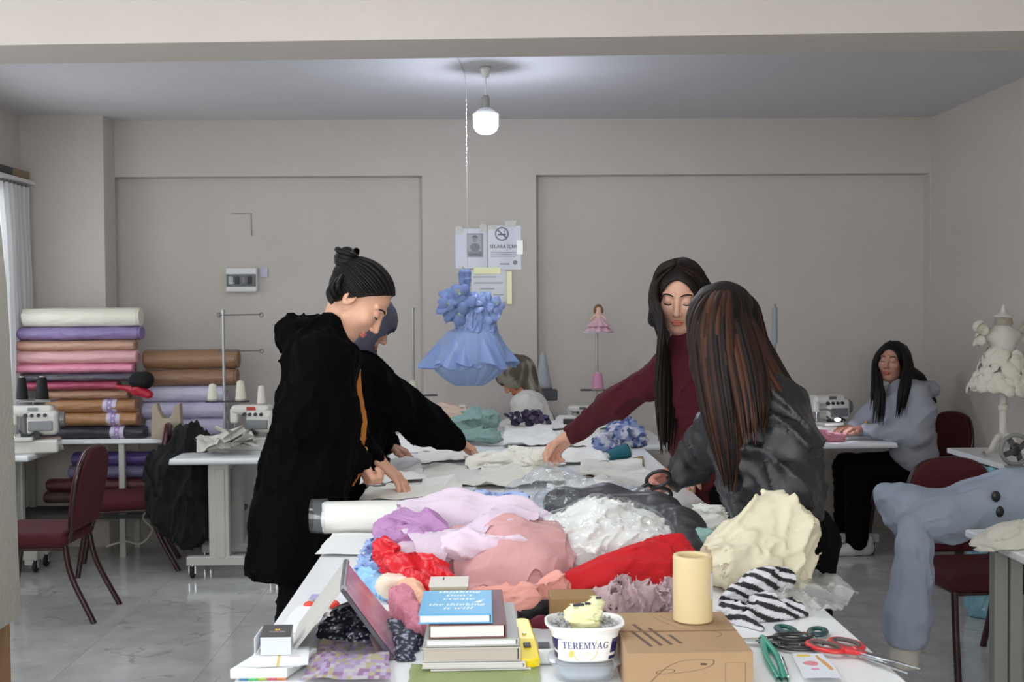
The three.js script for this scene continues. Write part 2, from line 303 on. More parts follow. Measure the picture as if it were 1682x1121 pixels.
// the long cutting table: two tables pushed end to end
{
  const TL = onY(443, 1034, TABLE).x, TR = onY(1364, 1009, TABLE).x, w = TR - TL, cx = (TL + TR) / 2;
  const make = (z0, z1, label) => {
    const t = thing('cutting_table', label, 'table', 'cutting tables pushed end to end'); const d = z0 - z1, cz = (z0 + z1) / 2;
    part(t, 'tabletop', rbox(w, 0.03, d - 0.002, 0.004, cx, TABLE - 0.015, cz), laminate);
    for (const sx of [-1, 1]) for (const sz of [-1, 1]) part(t, 'leg', rbox(0.06, TABLE - 0.03, 0.06, 0.006, cx + sx * (w / 2 - 0.12), (TABLE - 0.03) / 2, cz + sz * (d / 2 - 0.15)), greySteel);
    for (const sx of [-1, 1]) part(t, 'apron', box(0.025, 0.08, d - 0.36, cx + sx * (w / 2 - 0.12), TABLE - 0.07, cz), greySteel);
  };
  make(-1.82, -4.3, 'white laminate cutting table heaped with tulle bundles, books and scissors');
  make(-4.3, -6.75, 'white laminate cutting table spread with white pattern pieces');
}
// sewing tables: laminate top on two T-shaped steel legs with castors; the long side runs into the room
function sewingTable(label, x0, x1, z0, z1, H = SEW) {
  const t = thing('sewing_table', label, 'table', 'sewing machine tables'), cx = (x0 + x1) / 2, cz = (z0 + z1) / 2, w = x1 - x0;
  part(t, 'tabletop', rbox(w, 0.035, z0 - z1, 0.012, cx, H - 0.0175, cz, 3), laminate);
  part(t, 'tabletop_edge', rbox(w + 0.004, 0.018, z0 - z1 + 0.004, 0.008, cx, H - 0.0245, cz, 3), edgeBand);
  for (const z of [z0 - 0.2, z1 + 0.2]) {
    const leg = part(t, 'leg', merge([rbox(0.12, H - 0.155, 0.05, 0.008, cx - w * 0.12, 0.12 + (H - 0.155) / 2, z), rbox(0.055, H - 0.2, 0.06, 0.006, cx - w * 0.12 + 0.01, 0.12 + (H - 0.2) / 2, z)]), greySteel);
    part(t, 'foot_bar', merge([rbox(w * 0.86, 0.055, 0.055, 0.008, cx, 0.105, z), box(0.05, 0.03, 0.05, cx + w * 0.3, 0.065, z)]), greySteel);
    for (const s of [-1, 1]) {
      const c = part(t, 'castor', new THREE.TorusGeometry(0.026, 0.012, 10, 20).rotateY(Math.PI / 2).translate(cx + s * w * 0.38, 0.038, z), rubber);
      part(c, 'castor_fork', merge([box(0.005, 0.05, 0.03, cx + s * w * 0.38 - 0.018, 0.055, z), box(0.005, 0.05, 0.03, cx + s * w * 0.38 + 0.018, 0.055, z), cyl(0.014, 0.014, 0.014, cx + s * w * 0.38, 0.081, z)]), chrome);
    }
  }
  part(t, 'stretcher', box(0.04, 0.05, z0 - z1 - 0.4, cx - w * 0.12, H - 0.09, cz), greySteel);
  return t;
}
const tA = { x0: XL + 0.02, x1: -2.68 }, tB = { x0: at(277, 745, 6.55).x, x1: at(277, 745, 6.55).x + 0.62 }, tC = { x0: 1.72, x1: at(1475, 735, 7.0).x };
sewingTable('grey-legged sewing table against the left wall under the overlock with black thread cones', tA.x0, tA.x1, -6.75, -7.32);
sewingTable('sewing table with white castor feet holding the white cloth scraps, beside the coat-draped chair', tB.x0, tB.x1, -6.55, -7.32);
sewingTable('sewing table with pink cloth where the woman in the grey sweatshirt sits', tC.x0, tC.x1, -7.0, -7.9);
sewingTable('sewing table behind the cutting table, under the hanging blue dress', -0.62, -0.08, -7.0, -7.9);
sewingTable('sewing table behind the cutting table, below the pink fairy doll', 0.54, 1.1, -7.0, -7.9);

// the low two-tier rack that carries the fabric rolls
{
  const t = thing('fabric_rack', 'white two-tier rack loaded with fabric rolls along the back wall', 'rack');
  const y = at(200, 722, 7.35).y, x0 = XL + 0.02, x1 = at(395, 722, 7.5).x, cx = (x0 + x1) / 2, w = x1 - x0;
  part(t, 'upper_shelf', rbox(w, 0.028, 0.36, 0.004, cx, y - 0.014, -7.53), laminate);
  part(t, 'lower_shelf', rbox(w, 0.028, 0.36, 0.004, cx, 0.26, -7.53), mat('#4b4a4c', { roughness: 0.6 }));
  for (const x of [x0 + 0.04, cx, x1 - 0.04]) for (const z of [-7.38, -7.68]) part(t, 'leg', box(0.035, y - 0.028, 0.035, x, (y - 0.028) / 2, z), greySteel);
}
const RACK_Y = at(200, 722, 7.35).y;

// banquet chairs: padded seat, round-topped padded back in a steel tube frame
const velvet = mat('#470713', { roughness: 0.85, sheen: 0.35, sheenColor: C('#8a2a3c'), sheenRoughness: 0.5, bumpMap: rep(weaveTex, 6, 6), bumpScale: 0.0004 });
const maroonTube = mat('#2c080d', { roughness: 0.35, metalness: 0.2, clearcoat: 0.4 });
function makeChair(label) {
  const t = thing('banquet_chair', label, 'chair', 'burgundy banquet chairs');
  part(t, 'seat', bent(rbox(0.44, 0.075, 0.42, 0.034, 0, 0.42, 0.02, 5), v => { if (v.y > 0.42) v.y += 0.018 * (1 - (v.x / 0.22) ** 2) * (1 - ((v.z - 0.02) / 0.21) ** 2); }), velvet);
  // back pad with rounded top
  const sh = new THREE.Shape(); sh.moveTo(-0.15, 0); sh.bezierCurveTo(-0.2, 0.16, -0.2, 0.30, -0.13, 0.36); sh.bezierCurveTo(-0.08, 0.40, 0.08, 0.40, 0.13, 0.36); sh.bezierCurveTo(0.2, 0.30, 0.2, 0.16, 0.15, 0); sh.lineTo(-0.15, 0);
  const pad = new THREE.ExtrudeGeometry(sh, { depth: 0.022, bevelEnabled: true, bevelThickness: 0.012, bevelSize: 0.012, bevelSegments: 4, curveSegments: 16 });
  const lean = g => g.rotateX(-0.17).translate(0, 0.475, -0.205);
  part(t, 'backrest', lean(pad.translate(0, 0, -0.01)), velvet);
  const bp = sh.getPoints(14).slice(1, -1).map(p => V(p.x * 1.09, p.y * 1.05 - 0.012, 0.0));
  const tilt = new THREE.Matrix4().makeRotationX(-0.17).setPosition(0, 0.475, -0.205), arc = bp.map(p => p.applyMatrix4(tilt));
  part(t, 'back_frame', tube([V(-0.165, 0.38, -0.17), ...arc, V(0.165, 0.38, -0.17)], 0.0125, 60, 8), maroonTube);
  for (const s of [-1, 1]) {
    part(t, 'leg', tube([V(s * 0.165, 0.40, -0.17), V(s * 0.175, 0.25, -0.20), V(s * 0.19, 0.0, -0.32)], 0.0155, 12, 8), maroonTube);
    part(t, 'leg', tube([V(s * 0.19, 0.39, 0.19), V(s * 0.195, 0.25, 0.21), V(s * 0.20, 0.0, 0.25)], 0.0155, 12, 8), maroonTube);
  }
  part(t, 'seat_frame', merge([rod(V(-0.18, 0.375, 0.19), V(0.18, 0.375, 0.19), 0.011), rod(V(-0.18, 0.375, -0.17), V(-0.18, 0.375, 0.19), 0.011), rod(V(0.18, 0.375, -0.17), V(0.18, 0.375, 0.19), 0.011)]), maroonTube);
  return t;
}
function setChair(c, x, z, turn) { c.position.set(x, 0, z); c.rotation.y = turn; c.userData.placed = true; return c; }
const chair1 = makeChair('burgundy padded banquet chair facing the left sewing table, nothing on it');
const chair2 = copyOf(chair1, 'burgundy padded banquet chair with a black coat over its back'), chair3 = copyOf(chair1, 'burgundy padded banquet chair behind the woman in the grey sweatshirt'), chair4 = copyOf(chair1, 'burgundy padded banquet chair under the pale blue jacket'), chair6 = copyOf(chair1, 'burgundy padded banquet chair under the woman with the olive headscarf');
setChair(chair1, at(72, 860, 5.98).x, -5.98, -Math.PI / 2 - 0.02);
setChair(chair2, at(215, 800, 7.2).x, -7.05, -Math.PI / 2 + 0.25);
setChair(chair3, at(1510, 780, 7.35).x, -7.35, -Math.PI / 2 + 0.3);
setChair(chair4, 2.08, -4.88, 0.06);
setChair(chair6, 0.23, -7.3, -Math.PI / 2);

// bench along the right wall and the table end in the right foreground
{
  const t = thing('side_bench', 'narrow white bench table along the right wall under the dress form', 'table');
  part(t, 'tabletop', rbox(0.37, 0.03, 1.75, 0.005, 2.87, 0.71, -5.85), laminate);
  for (const x of [2.73, 3.01]) for (const z of [-5.05, -6.65]) part(t, 'leg', box(0.04, 0.695, 0.04, x, 0.3475, z), darkSteel);
  part(t, 'apron', box(0.02, 0.07, 1.6, 2.74, 0.66, -5.85), darkSteel);
  const p = at(1652, 960, 4.05), u = thing('side_table', 'grey-legged side table with a white towel on its top', 'table');
  part(u, 'tabletop', rbox(0.75, 0.03, 0.5, 0.008, p.x + 0.33, 0.70, -4.05), laminate);
  for (const [dx, dz] of [[0, 0], [0.62, 0]]) { part(u, 'leg', merge([rbox(0.05, 0.6, 0.05, 0.006, p.x + dx - 0.025, 0.385, -4.05), rbox(0.045, 0.6, 0.07, 0.006, p.x + dx + 0.025, 0.385, -4.05)]), mat('#7f827d', { roughness: 0.45 })); part(u, 'foot_bar', rbox(0.08, 0.05, 0.44, 0.008, p.x + dx, 0.06, -4.05), greySteel); }
  for (const [dx, dz] of [[0, -0.18], [0, 0.18], [0.62, -0.18], [0.62, 0.18]]) part(u, 'foot_pad', cyl(0.02, 0.024, 0.035, p.x + dx, 0.0175, -4.05 + dz), rubber);
}
// ---------- people ----------
const skinMat = (hex) => mat(hex, { vertexColors: true, roughness: 0.5, sheen: 0.15, sheenColor: C('#ffb9a0') });
const J = (px, py, depth) => at(px, py, depth);
// head frame: centre between the ears, forward, up, size
function headFrame(c, fwd, up, s) {
  const f = fwd.clone().normalize(), x = up.clone().cross(f).normalize(), u = f.clone().cross(x).normalize();
  return { c, f, u, x, s, to: (lx, ly, lz) => c.clone().addScaledVector(x, lx * s).addScaledVector(u, ly * s).addScaledVector(f, lz * s),
    loc: (X, Y, Z) => { const a = X - c.x, b = Y - c.y, d = Z - c.z; return [(a * x.x + b * x.y + d * x.z) / s, (a * u.x + b * u.y + d * u.z) / s, (a * f.x + b * f.y + d * f.z) / s]; } };
}
const E0 = (x, y, z, cx, cy, cz, rx, ry, rz) => { const a = (x - cx), b = (y - cy), c = (z - cz), k0 = Math.hypot(a / rx, b / ry, c / rz), k1 = Math.hypot(a / rx / rx, b / ry / ry, c / rz / rz); return k1 < 1e-6 ? -Math.min(rx, ry, rz) : k0 * (k0 - 1) / k1; };
const K0 = (x, y, z, a, b, ra, rb) => { const dx = b[0] - a[0], dy = b[1] - a[1], dz = b[2] - a[2], t = clamp(((x - a[0]) * dx + (y - a[1]) * dy + (z - a[2]) * dz) / (dx * dx + dy * dy + dz * dz), 0, 1); return Math.hypot(x - a[0] - dx * t, y - a[1] - dy * t, z - a[2] - dz * t) - lerp(ra, rb, t); };
function headLocal(x, y, z) {
  const ax = Math.abs(x);
  let d = E0(x, y, z, 0, 0.038, -0.012, 0.073, 0.082, 0.094);
  d = smin(d, E0(ax, y, z, 0.0, -0.035, 0.032, 0.056, 0.068, 0.056), 0.035);
  d = smin(d, E0(x, y, z, 0, -0.098, 0.058, 0.021, 0.016, 0.020), 0.028);
  d = smin(d, E0(ax, y, z, 0.036, -0.018, 0.062, 0.024, 0.024, 0.022), 0.022);          // cheeks
  d = smin(d, K0(ax, y, z, [0.046, -0.062, 0.012], [0.018, -0.095, 0.05], 0.014, 0.012), 0.025);   // jaw line
  d = -smin(-d, Math.hypot(ax - 0.031, y - 0.012, (z - 0.103) * 0.9) - 0.0165, 0.014);   // eye hollows
  d = smin(d, Math.hypot(ax - 0.031, y - 0.009, z - 0.0745) - 0.0138, 0.006);            // closed lids
  d = smin(d, K0(ax, y, z, [0.010, 0.030, 0.086], [0.048, 0.032, 0.068], 0.007, 0.006), 0.012);    // brow
  d = smin(d, K0(x, y, z, [0, 0.018, 0.083], [0, -0.030, 0.105], 0.0075, 0.0105), 0.012); // nose
  d = smin(d, Math.hypot(ax - 0.0105, y + 0.034, z - 0.095) - 0.0075, 0.006);
  d = smin(d, E0(x, y, z, 0, -0.060, 0.0865, 0.021, 0.0048, 0.0075), 0.004);             // lips
  d = smin(d, E0(x, y, z, 0, -0.0695, 0.0850, 0.018, 0.0062, 0.0080), 0.004);
  // ears
  const ear = Math.max(E0(ax, y, z, 0.077, -0.002, -0.012, 0.010, 0.031, 0.019), -(E0(ax, y, z, 0.084, 0.002, -0.009, 0.006, 0.019, 0.010)));
  return smin(d, ear, 0.006);
}
function headGeo(fr, neckTo, h = 0.0034) {
  const neck = cap(fr.to(0, -0.055, -0.022), neckTo, 0.049, 0.056);
  const f = (X, Y, Z) => { const [x, y, z] = fr.loc(X, Y, Z); return smin(headLocal(x, y, z) * fr.s, neck(X, Y, Z), 0.02); };
  const R = 0.135 * fr.s; f.lo = [Math.min(fr.c.x - R, neck.lo[0]), Math.min(fr.c.y - R, neck.lo[1]), Math.min(fr.c.z - R, neck.lo[2])]; f.hi = [Math.max(fr.c.x + R, neck.hi[0]), fr.c.y + R, Math.max(fr.c.z + R, neck.hi[2])];
  return nets(f, h, { color: (X, Y, Z) => {
    const [x, y, z] = fr.loc(X, Y, Z), ax = Math.abs(x); let c = [1, 1, 1];
    const lip = z > 0.07 && Math.abs(x) < 0.023 - Math.abs(y + 0.065) * 0.9 && y < -0.0545 && y > -0.0765 ? 1 : 0; if (lip) c = [0.86, 0.43, 0.40];
    const n = 1 + 0.06 * fbm(x * 40, y * 40, z * 40, 3); return [c[0] * n, c[1] * n, c[2] * n];
  } });
}
const lashMat = mat('#120d0c', { roughness: 0.8 });
function faceTrim(person, fr, hairHex, lidY = 0.004) {
  const brow = mat(hairHex, { roughness: 0.9 });
  for (const s of [-1, 1]) {
    part(person, 'eyebrow', tube([[0.013, 0.0285, 0.0925], [0.030, 0.0345, 0.0885], [0.048, 0.030, 0.0735]].map(p => fr.to(s * p[0], p[1], p[2])), 0.0026 * fr.s, 12, 6), brow);
    const l = []; for (let i = 0; i <= 8; i++) { const t = i / 8 * 2 - 1, ang = t * 1.15; l.push(fr.to(s * (0.031 + Math.sin(ang) * 0.0148), lidY - 0.0015 * (1 - t * t) * 2, 0.0745 + Math.cos(ang) * 0.0136)); }
    part(person, 'eyelash', tube(l, 0.0019 * fr.s, 14, 6), lashMat);
  }
}
// hand: wrist, direction of fingers, palm side, thumb side; curls 0..1 for thumb and fingers
function handPrims(w, dir, palm, curls, sp = 1, S = 1, thumbSign = 1) {
  const u = dir.clone().normalize(), n = palm.clone().addScaledVector(u, -palm.dot(u)).normalize(), v = u.clone().cross(n).multiplyScalar(thumbSign).normalize();
  const pt = (a, b, c) => w.clone().addScaledVector(u, a * S).addScaledVector(v, b * S).addScaledVector(n, c * S), pr = [];
  const off = [0.030, 0.0105, -0.0095, -0.028], len = [0.072, 0.080, 0.074, 0.058], kn = [0.088, 0.091, 0.087, 0.079];
  for (let i = 0; i < 4; i++) {
    pr.push(cap(pt(0.0, off[i] * 0.55, 0), pt(kn[i], off[i], 0), 0.0175 * S, 0.0115 * S));
    let p = pt(kn[i], off[i], 0), ang = 0; const segs = [0.45, 0.31, 0.24];
    for (let k = 0; k < 3; k++) {
      ang += curls[i + 1] * [1.35, 1.5, 1.0][k] + 0.03; const side = (off[i] / 0.03) * 0.14 * sp;
      const dv = u.clone().multiplyScalar(Math.cos(ang)).addScaledVector(n, Math.sin(ang)).addScaledVector(v, side * Math.cos(ang)).normalize(), q = p.clone().addScaledVector(dv, len[i] * segs[k] * S);
      pr.push(cap(p, q, (0.0098 - k * 0.0010) * S, (0.0092 - k * 0.0012) * S)); p = q;
    }
  }
  const t0 = pt(0.022, 0.022, 0.004), t1 = pt(0.055, 0.048, 0.012 + curls[0] * 0.012), t2 = pt(0.085, 0.058 - curls[0] * 0.03, 0.016 + curls[0] * 0.022), t3 = pt(0.108 - curls[0] * 0.008, 0.060 - curls[0] * 0.05, 0.018 + curls[0] * 0.032);
  pr.push(cap(t0, t1, 0.0155 * S, 0.0125 * S), cap(t1, t2, 0.0115 * S, 0.0105 * S), cap(t2, t3, 0.0102 * S, 0.0082 * S));
  pr.push(cap(w.clone().addScaledVector(u, -0.07 * S), pt(0.012, 0, 0), 0.026 * S, 0.023 * S));
  return pr;
}
const skinCol = (x, y, z) => { const n = 1 + 0.05 * fbm(x * 60, y * 60, z * 60, 2); return [n, n * 0.97, n * 0.97]; };
const handGeo = (...a) => nets(union(handPrims(...a), 0.009), 0.0032, { color: skinCol });
const bodyGeo = (prims, heads) => merge([nets(union(prims, 0.05), 0.014, { color: () => [1, 1, 1] }), ...heads]);
const cloth = (hex, o = {}) => mat(hex, { roughness: 0.9, sheen: 0.25, sheenColor: C('#888888'), sheenRoughness: 0.6, bumpMap: rep(weaveTex, 14, 14), bumpScale: 0.0006, ...o });
// locks of hair swept between two guide curves, bulging outwards
function locks(A, B, n, r0, r1, bulge, cols, jit = 0.012) {
  const gs = [];
  for (let i = 0; i < n; i++) {
    const u = (i + rr(-0.4, 0.4)) / (n - 1), lift = rr(0.4, 1), cut = rr(0.86, 1), j = V(rr(-1, 1), rr(-1, 1), rr(-1, 1)).multiplyScalar(jit);
    const ca = new THREE.CatmullRomCurve3(A), cb = new THREE.CatmullRomCurve3(B), pts = [];
    for (let k = 0; k <= 7; k++) { const t = k / 7 * cut, a = ca.getPoint(t), b = cb.getPoint(t); pts.push(a.lerp(b, clamp(u, 0, 1)).addScaledVector(bulge, Math.sin(Math.PI * clamp(u, 0.04, 0.96)) * lift * (0.35 + 0.65 * Math.min(1, t * 2))).addScaledVector(j, 0.3 + t)); }
    const c = new THREE.CatmullRomCurve3(pts), S = 22, g = new THREE.TubeGeometry(c, S, 1, 6, false), p = g.attributes.position, rad = lerp(r0, r1, rnd());
    for (let s = 0; s <= S; s++) { const ctr = c.getPointAt(s / S), R = rad * (s / S > 0.7 ? Math.max(0.12, 1 - (s / S - 0.7) / 0.32) : 1) * (s / S < 0.08 ? 0.4 + s / S * 7.5 : 1); for (let q = 0; q <= 6; q++) { const id = s * 7 + q; p.setXYZ(id, ctr.x + (p.getX(id) - ctr.x) * R, ctr.y + (p.getY(id) - ctr.y) * R, ctr.z + (p.getZ(id) - ctr.z) * R); } }
    g.computeVertexNormals(); const col = cols[Math.floor(rnd() * cols.length)], v = rr(0.7, 1.25), a = new Float32Array(p.count * 3); for (let q = 0; q < p.count; q++) { a[3 * q] = col[0] * v; a[3 * q + 1] = col[1] * v; a[3 * q + 2] = col[2] * v; }
    g.setAttribute('color', new THREE.BufferAttribute(a, 3)); gs.push(g);
  }
  return gs;
}
const hairMat = mat('#ffffff', { vertexColors: true, roughness: 0.5, specularIntensity: 0.38 });
const DARK = [0.008, 0.0065, 0.0065], BROWN = [0.026, 0.013, 0.009], AUBURN = [0.070, 0.026, 0.013];
// scalp hair: shell round the cranium, cut by a hairline plane (a*z + b*y > c is bare)
function hairShell(fr, cutZ, cutY, c0, th = 0.014, extra = [], k = 0.03, seedv = 0, col = DARK) {
  const ex = extra.length ? union(extra, k) : null;
  const f = (X, Y, Z) => { const [x, y, z] = fr.loc(X, Y, Z); let d = E0(x, y, z, 0, 0.034, -0.016, 0.073 + th, 0.082 + th, 0.094 + th); d = (cutZ === 'oval' ? Math.max(d, -E0(x, y, z, 0, -0.024, 0.098, cutY, c0, 0.088)) : Math.max(d, (cutZ * z + cutY * y) - c0)) * fr.s; if (ex) d = smin(d, ex(X, Y, Z), k); return d - 0.0035 * nz(x * 30 + seedv, y * 9, z * 30); };
  const R = 0.14 * fr.s; f.lo = [fr.c.x - R, fr.c.y - R, fr.c.z - R]; f.hi = [fr.c.x + R, fr.c.y + R, fr.c.z + R];
  if (ex) for (let i = 0; i < 3; i++) { f.lo[i] = Math.min(f.lo[i], ex.lo[i]); f.hi[i] = Math.max(f.hi[i], ex.hi[i]); }
  return nets(f, 0.006, { color: (x, y, z) => { const v = 0.85 + 0.5 * Math.abs(nz(x * 90, y * 12, z * 90)); return [col[0] * v, col[1] * v, col[2] * v]; } });
}
function shoePair(person, pts, dir, m) {
  for (const p of pts) { const y = V(0, 1, 0), x = y.clone().cross(dir).normalize(); const g = nets(union([cap(V(0, 0.045, -0.07), V(0, 0.042, 0.04), 0.043, 0.040), cap(V(0, 0.04, 0.04), V(0, 0.028, 0.13), 0.040, 0.030), cap(V(0, 0.05, -0.05), V(0, 0.10, -0.06), 0.042, 0.045)], 0.03), 0.01); g.applyMatrix4(basis(x, y, dir.clone().normalize(), V(p.x, 0.0, p.z))); part(person, 'shoe', g, m); }
}
const blackWear = cloth('#050506', { roughness: 0.95, sheen: 0.02, specularIntensity: 0.15 }), blackTrouser = cloth('#070709', { sheen: 0.02, specularIntensity: 0.2 });

// woman in the black hooded coat, in profile, cutting
{
  const D = 4.0, p = thing('person', 'woman in a black hooded coat over an orange tunic, hair in a bun', 'person');
  const fr = headFrame(J(588, 495, D), V(0.72, -0.69, 0.10), V(0.69, 0.72, 0), 1.1), neck = J(546, 556, D);
  const wr = J(590, 752, 4.02), wl = J(621, 757, 4.22), hdR = V(0.42, -0.9, -0.05), hdL = V(0.75, -0.66, 0.02);
  const legs = s => [J(502, 850, D + s * 0.09), J(496, 1040, D + s * 0.1).setY(0.47), V(J(490, 1040, D).x, 0.09, -D - s * 0.1)];
  part(p, 'body', bodyGeo([...chain([neck, J(528, 620, D), J(508, 760, D), J(502, 850, D)], [0.06, 0.10, 0.10, 0.11]), ...chain([J(524, 600, 3.86), J(496, 690, 3.82), wr], [0.05, 0.042, 0.03]), ...chain([J(530, 600, 4.14), J(562, 700, 4.24), wl], [0.05, 0.042, 0.03]), ...[-1, 1].flatMap(s => chain(legs(s), [0.085, 0.06, 0.045]))],
    [headGeo(fr, neck), handGeo(wr, hdR, V(0.8, 0.4, -0.5), [0.7, 0.75, 0.8, 0.85, 0.9], 0.6, 1.02, -1), handGeo(wl, hdL, V(-0.4, -0.8, -0.1), [0.1, 0.12, 0.12, 0.14, 0.2], 0.8, 1.05, 1)]), skinMat('#dba88c'));
  faceTrim(p, fr, '#0b0909');
  // coat
  const hem = J(470, 934, D).y, f1 = 3.9, f2 = 4.1;
  part(p, 'coat', heap([...[f1, f2].flatMap(d => chain([J(522, 598, d), J(520, 680, d), J(506, 765, d), J(492, 850, d), J(480, 925, d)], [0.125, 0.135, 0.145, 0.148, 0.15])),
    ...chain([J(527, 594, 3.83), J(498, 690, 3.78), J(540, 728, 3.88), J(588, 752, 4.01)], [0.078, 0.072, 0.062, 0.044]), ...chain([J(530, 600, 4.17), J(566, 700, 4.27), J(616, 755, 4.22)], [0.075, 0.066, 0.046]),
    cap(J(482, 547, 3.96), J(540, 540, 3.96), 0.060, 0.048), cap(J(482, 550, 4.06), J(540, 545, 4.06), 0.055, 0.05), cap(J(538, 568, 3.93), J(556, 600, 3.93), 0.055, 0.065)],
    { k: 0.05, h: 0.010, amp: 0.018, dir: V(0.2, 1, 0), freq: 9, stretch: 0.25, extra: (d, x, y, z) => Math.max(d, hem - y) }), blackWear);
  part(p, 'tunic', heap(chain([J(555, 610, D), J(564, 700, D), J(570, 775, D)], [0.075, 0.072, 0.05]), { amp: 0.01, dir: V(0, 1, 0), freq: 16, h: 0.009 }), cloth('#b8701c'));
  part(p, 'trousers', heap([-1, 1].flatMap(s => chain(legs(s), [0.10, 0.078, 0.065])), { amp: 0.012, dir: V(0, 1, 0), h: 0.012 }), blackTrouser);
  shoePair(p, [-1, 1].map(s => legs(s)[2]), V(1, 0, 0), mat('#1a1a1c', { roughness: 0.5 }));
  // hair with bun
  const bun = J(570, 427, D), bp = [];
  const hair = [hairShell(fr, 0.76, -0.65, -0.004, 0.013, [cap(J(557, 484, D), J(573, 446, D), 0.034, 0.026)])];
  bp.push(ell(bun, 0.040, 0.046, 0.040));
  hair.push(nets(union(bp, 0.01), 0.006, { color: () => DARK }));
  for (let i = 0; i < 5; i++) { const a = i * 1.3, pts = []; for (let k = 0; k <= 10; k++) { const t = k / 10 * 5.2 + a; pts.push(bun.clone().add(V(Math.cos(t) * 0.034, (k / 10 - 0.5) * 0.055 + Math.sin(a * 2) * 0.008, Math.sin(t) * 0.034))); } const g = tube(pts, 0.011, 30, 6); g.setAttribute('color', new THREE.Float32BufferAttribute(Array.from({ length: g.attributes.position.count }, () => DARK).flat(), 3)); hair.push(g); }
  { // combed strands running over the scalp to the bun
    const cE = [0, 0.034, -0.016], rE = [0.0868, 0.0958, 0.1078], b = fr.loc(...J(574, 452, D).toArray()), bd = V((b[0] - cE[0]) / rE[0], (b[1] - cE[1]) / rE[1], (b[2] - cE[2]) / rE[2]).normalize();
    for (const sg of [-1, 1]) for (let i = 0; i < 26; i++) {
      const y = lerp(-0.03, 0.113, i / 25), z = (-0.006 + 0.65 * y) / 0.76, k = 1 - ((y - cE[1]) / rE[1]) ** 2 - ((z - cE[2]) / rE[2]) ** 2, a = V(sg * Math.sqrt(Math.max(0, k)), (y - cE[1]) / rE[1], (z - cE[2]) / rE[2]).normalize(), pts = [];
      for (let t = 0; t <= 8; t++) { const v = a.clone().lerp(bd, t / 8 * 0.97).normalize().multiplyScalar(1.0 + 0.012 * nz(i * 3.1, t * 0.7, sg)); pts.push(fr.to(cE[0] + v.x * rE[0], cE[1] + v.y * rE[1], cE[2] + v.z * rE[2])); }
      const g = tube(pts, 0.0042, 20, 5), v = rr(0.7, 1.9); g.setAttribute('color', new THREE.Float32BufferAttribute(Array.from({ length: g.attributes.position.count }, () => DARK.map(q => q * v)).flat(), 3)); hair.push(g);
    }
  }
  hair.push(...locks([J(545, 500, 3.9), J(540, 480, 3.93), J(568, 446, D)], [fr.to(-0.085, -0.01, -0.04), J(556, 470, 3.9), J(575, 440, 3.96)], 10, 0.005, 0.008, V(-0.004, 0, 0.004), [DARK], 0.004));
  part(p, 'hair', merge(hair), hairMat);
  const nk = []; for (let i = 0; i <= 12; i++) { const a = i / 12 * Math.PI; nk.push(J(541, 545, D).add(V(-0.045 * Math.cos(a) * 0.4 - 0.012, -0.018 + 0.04 * Math.cos(a), 0.058 * Math.sin(a)))); }
  part(p, 'necklace', tube(nk, 0.0022, 30, 6), mat('#e0b64a', { metalness: 1, roughness: 0.25 }));
  part(p, 'cuff', new THREE.TorusGeometry(0.034, 0.008, 8, 24).applyQuaternion(new THREE.Quaternion().setFromUnitVectors(V(0, 0, 1), V(0.6, -0.75, -0.2).normalize())).translate(wr.x - 0.004, wr.y + 0.008, wr.z), cloth('#c99b3a'));
}
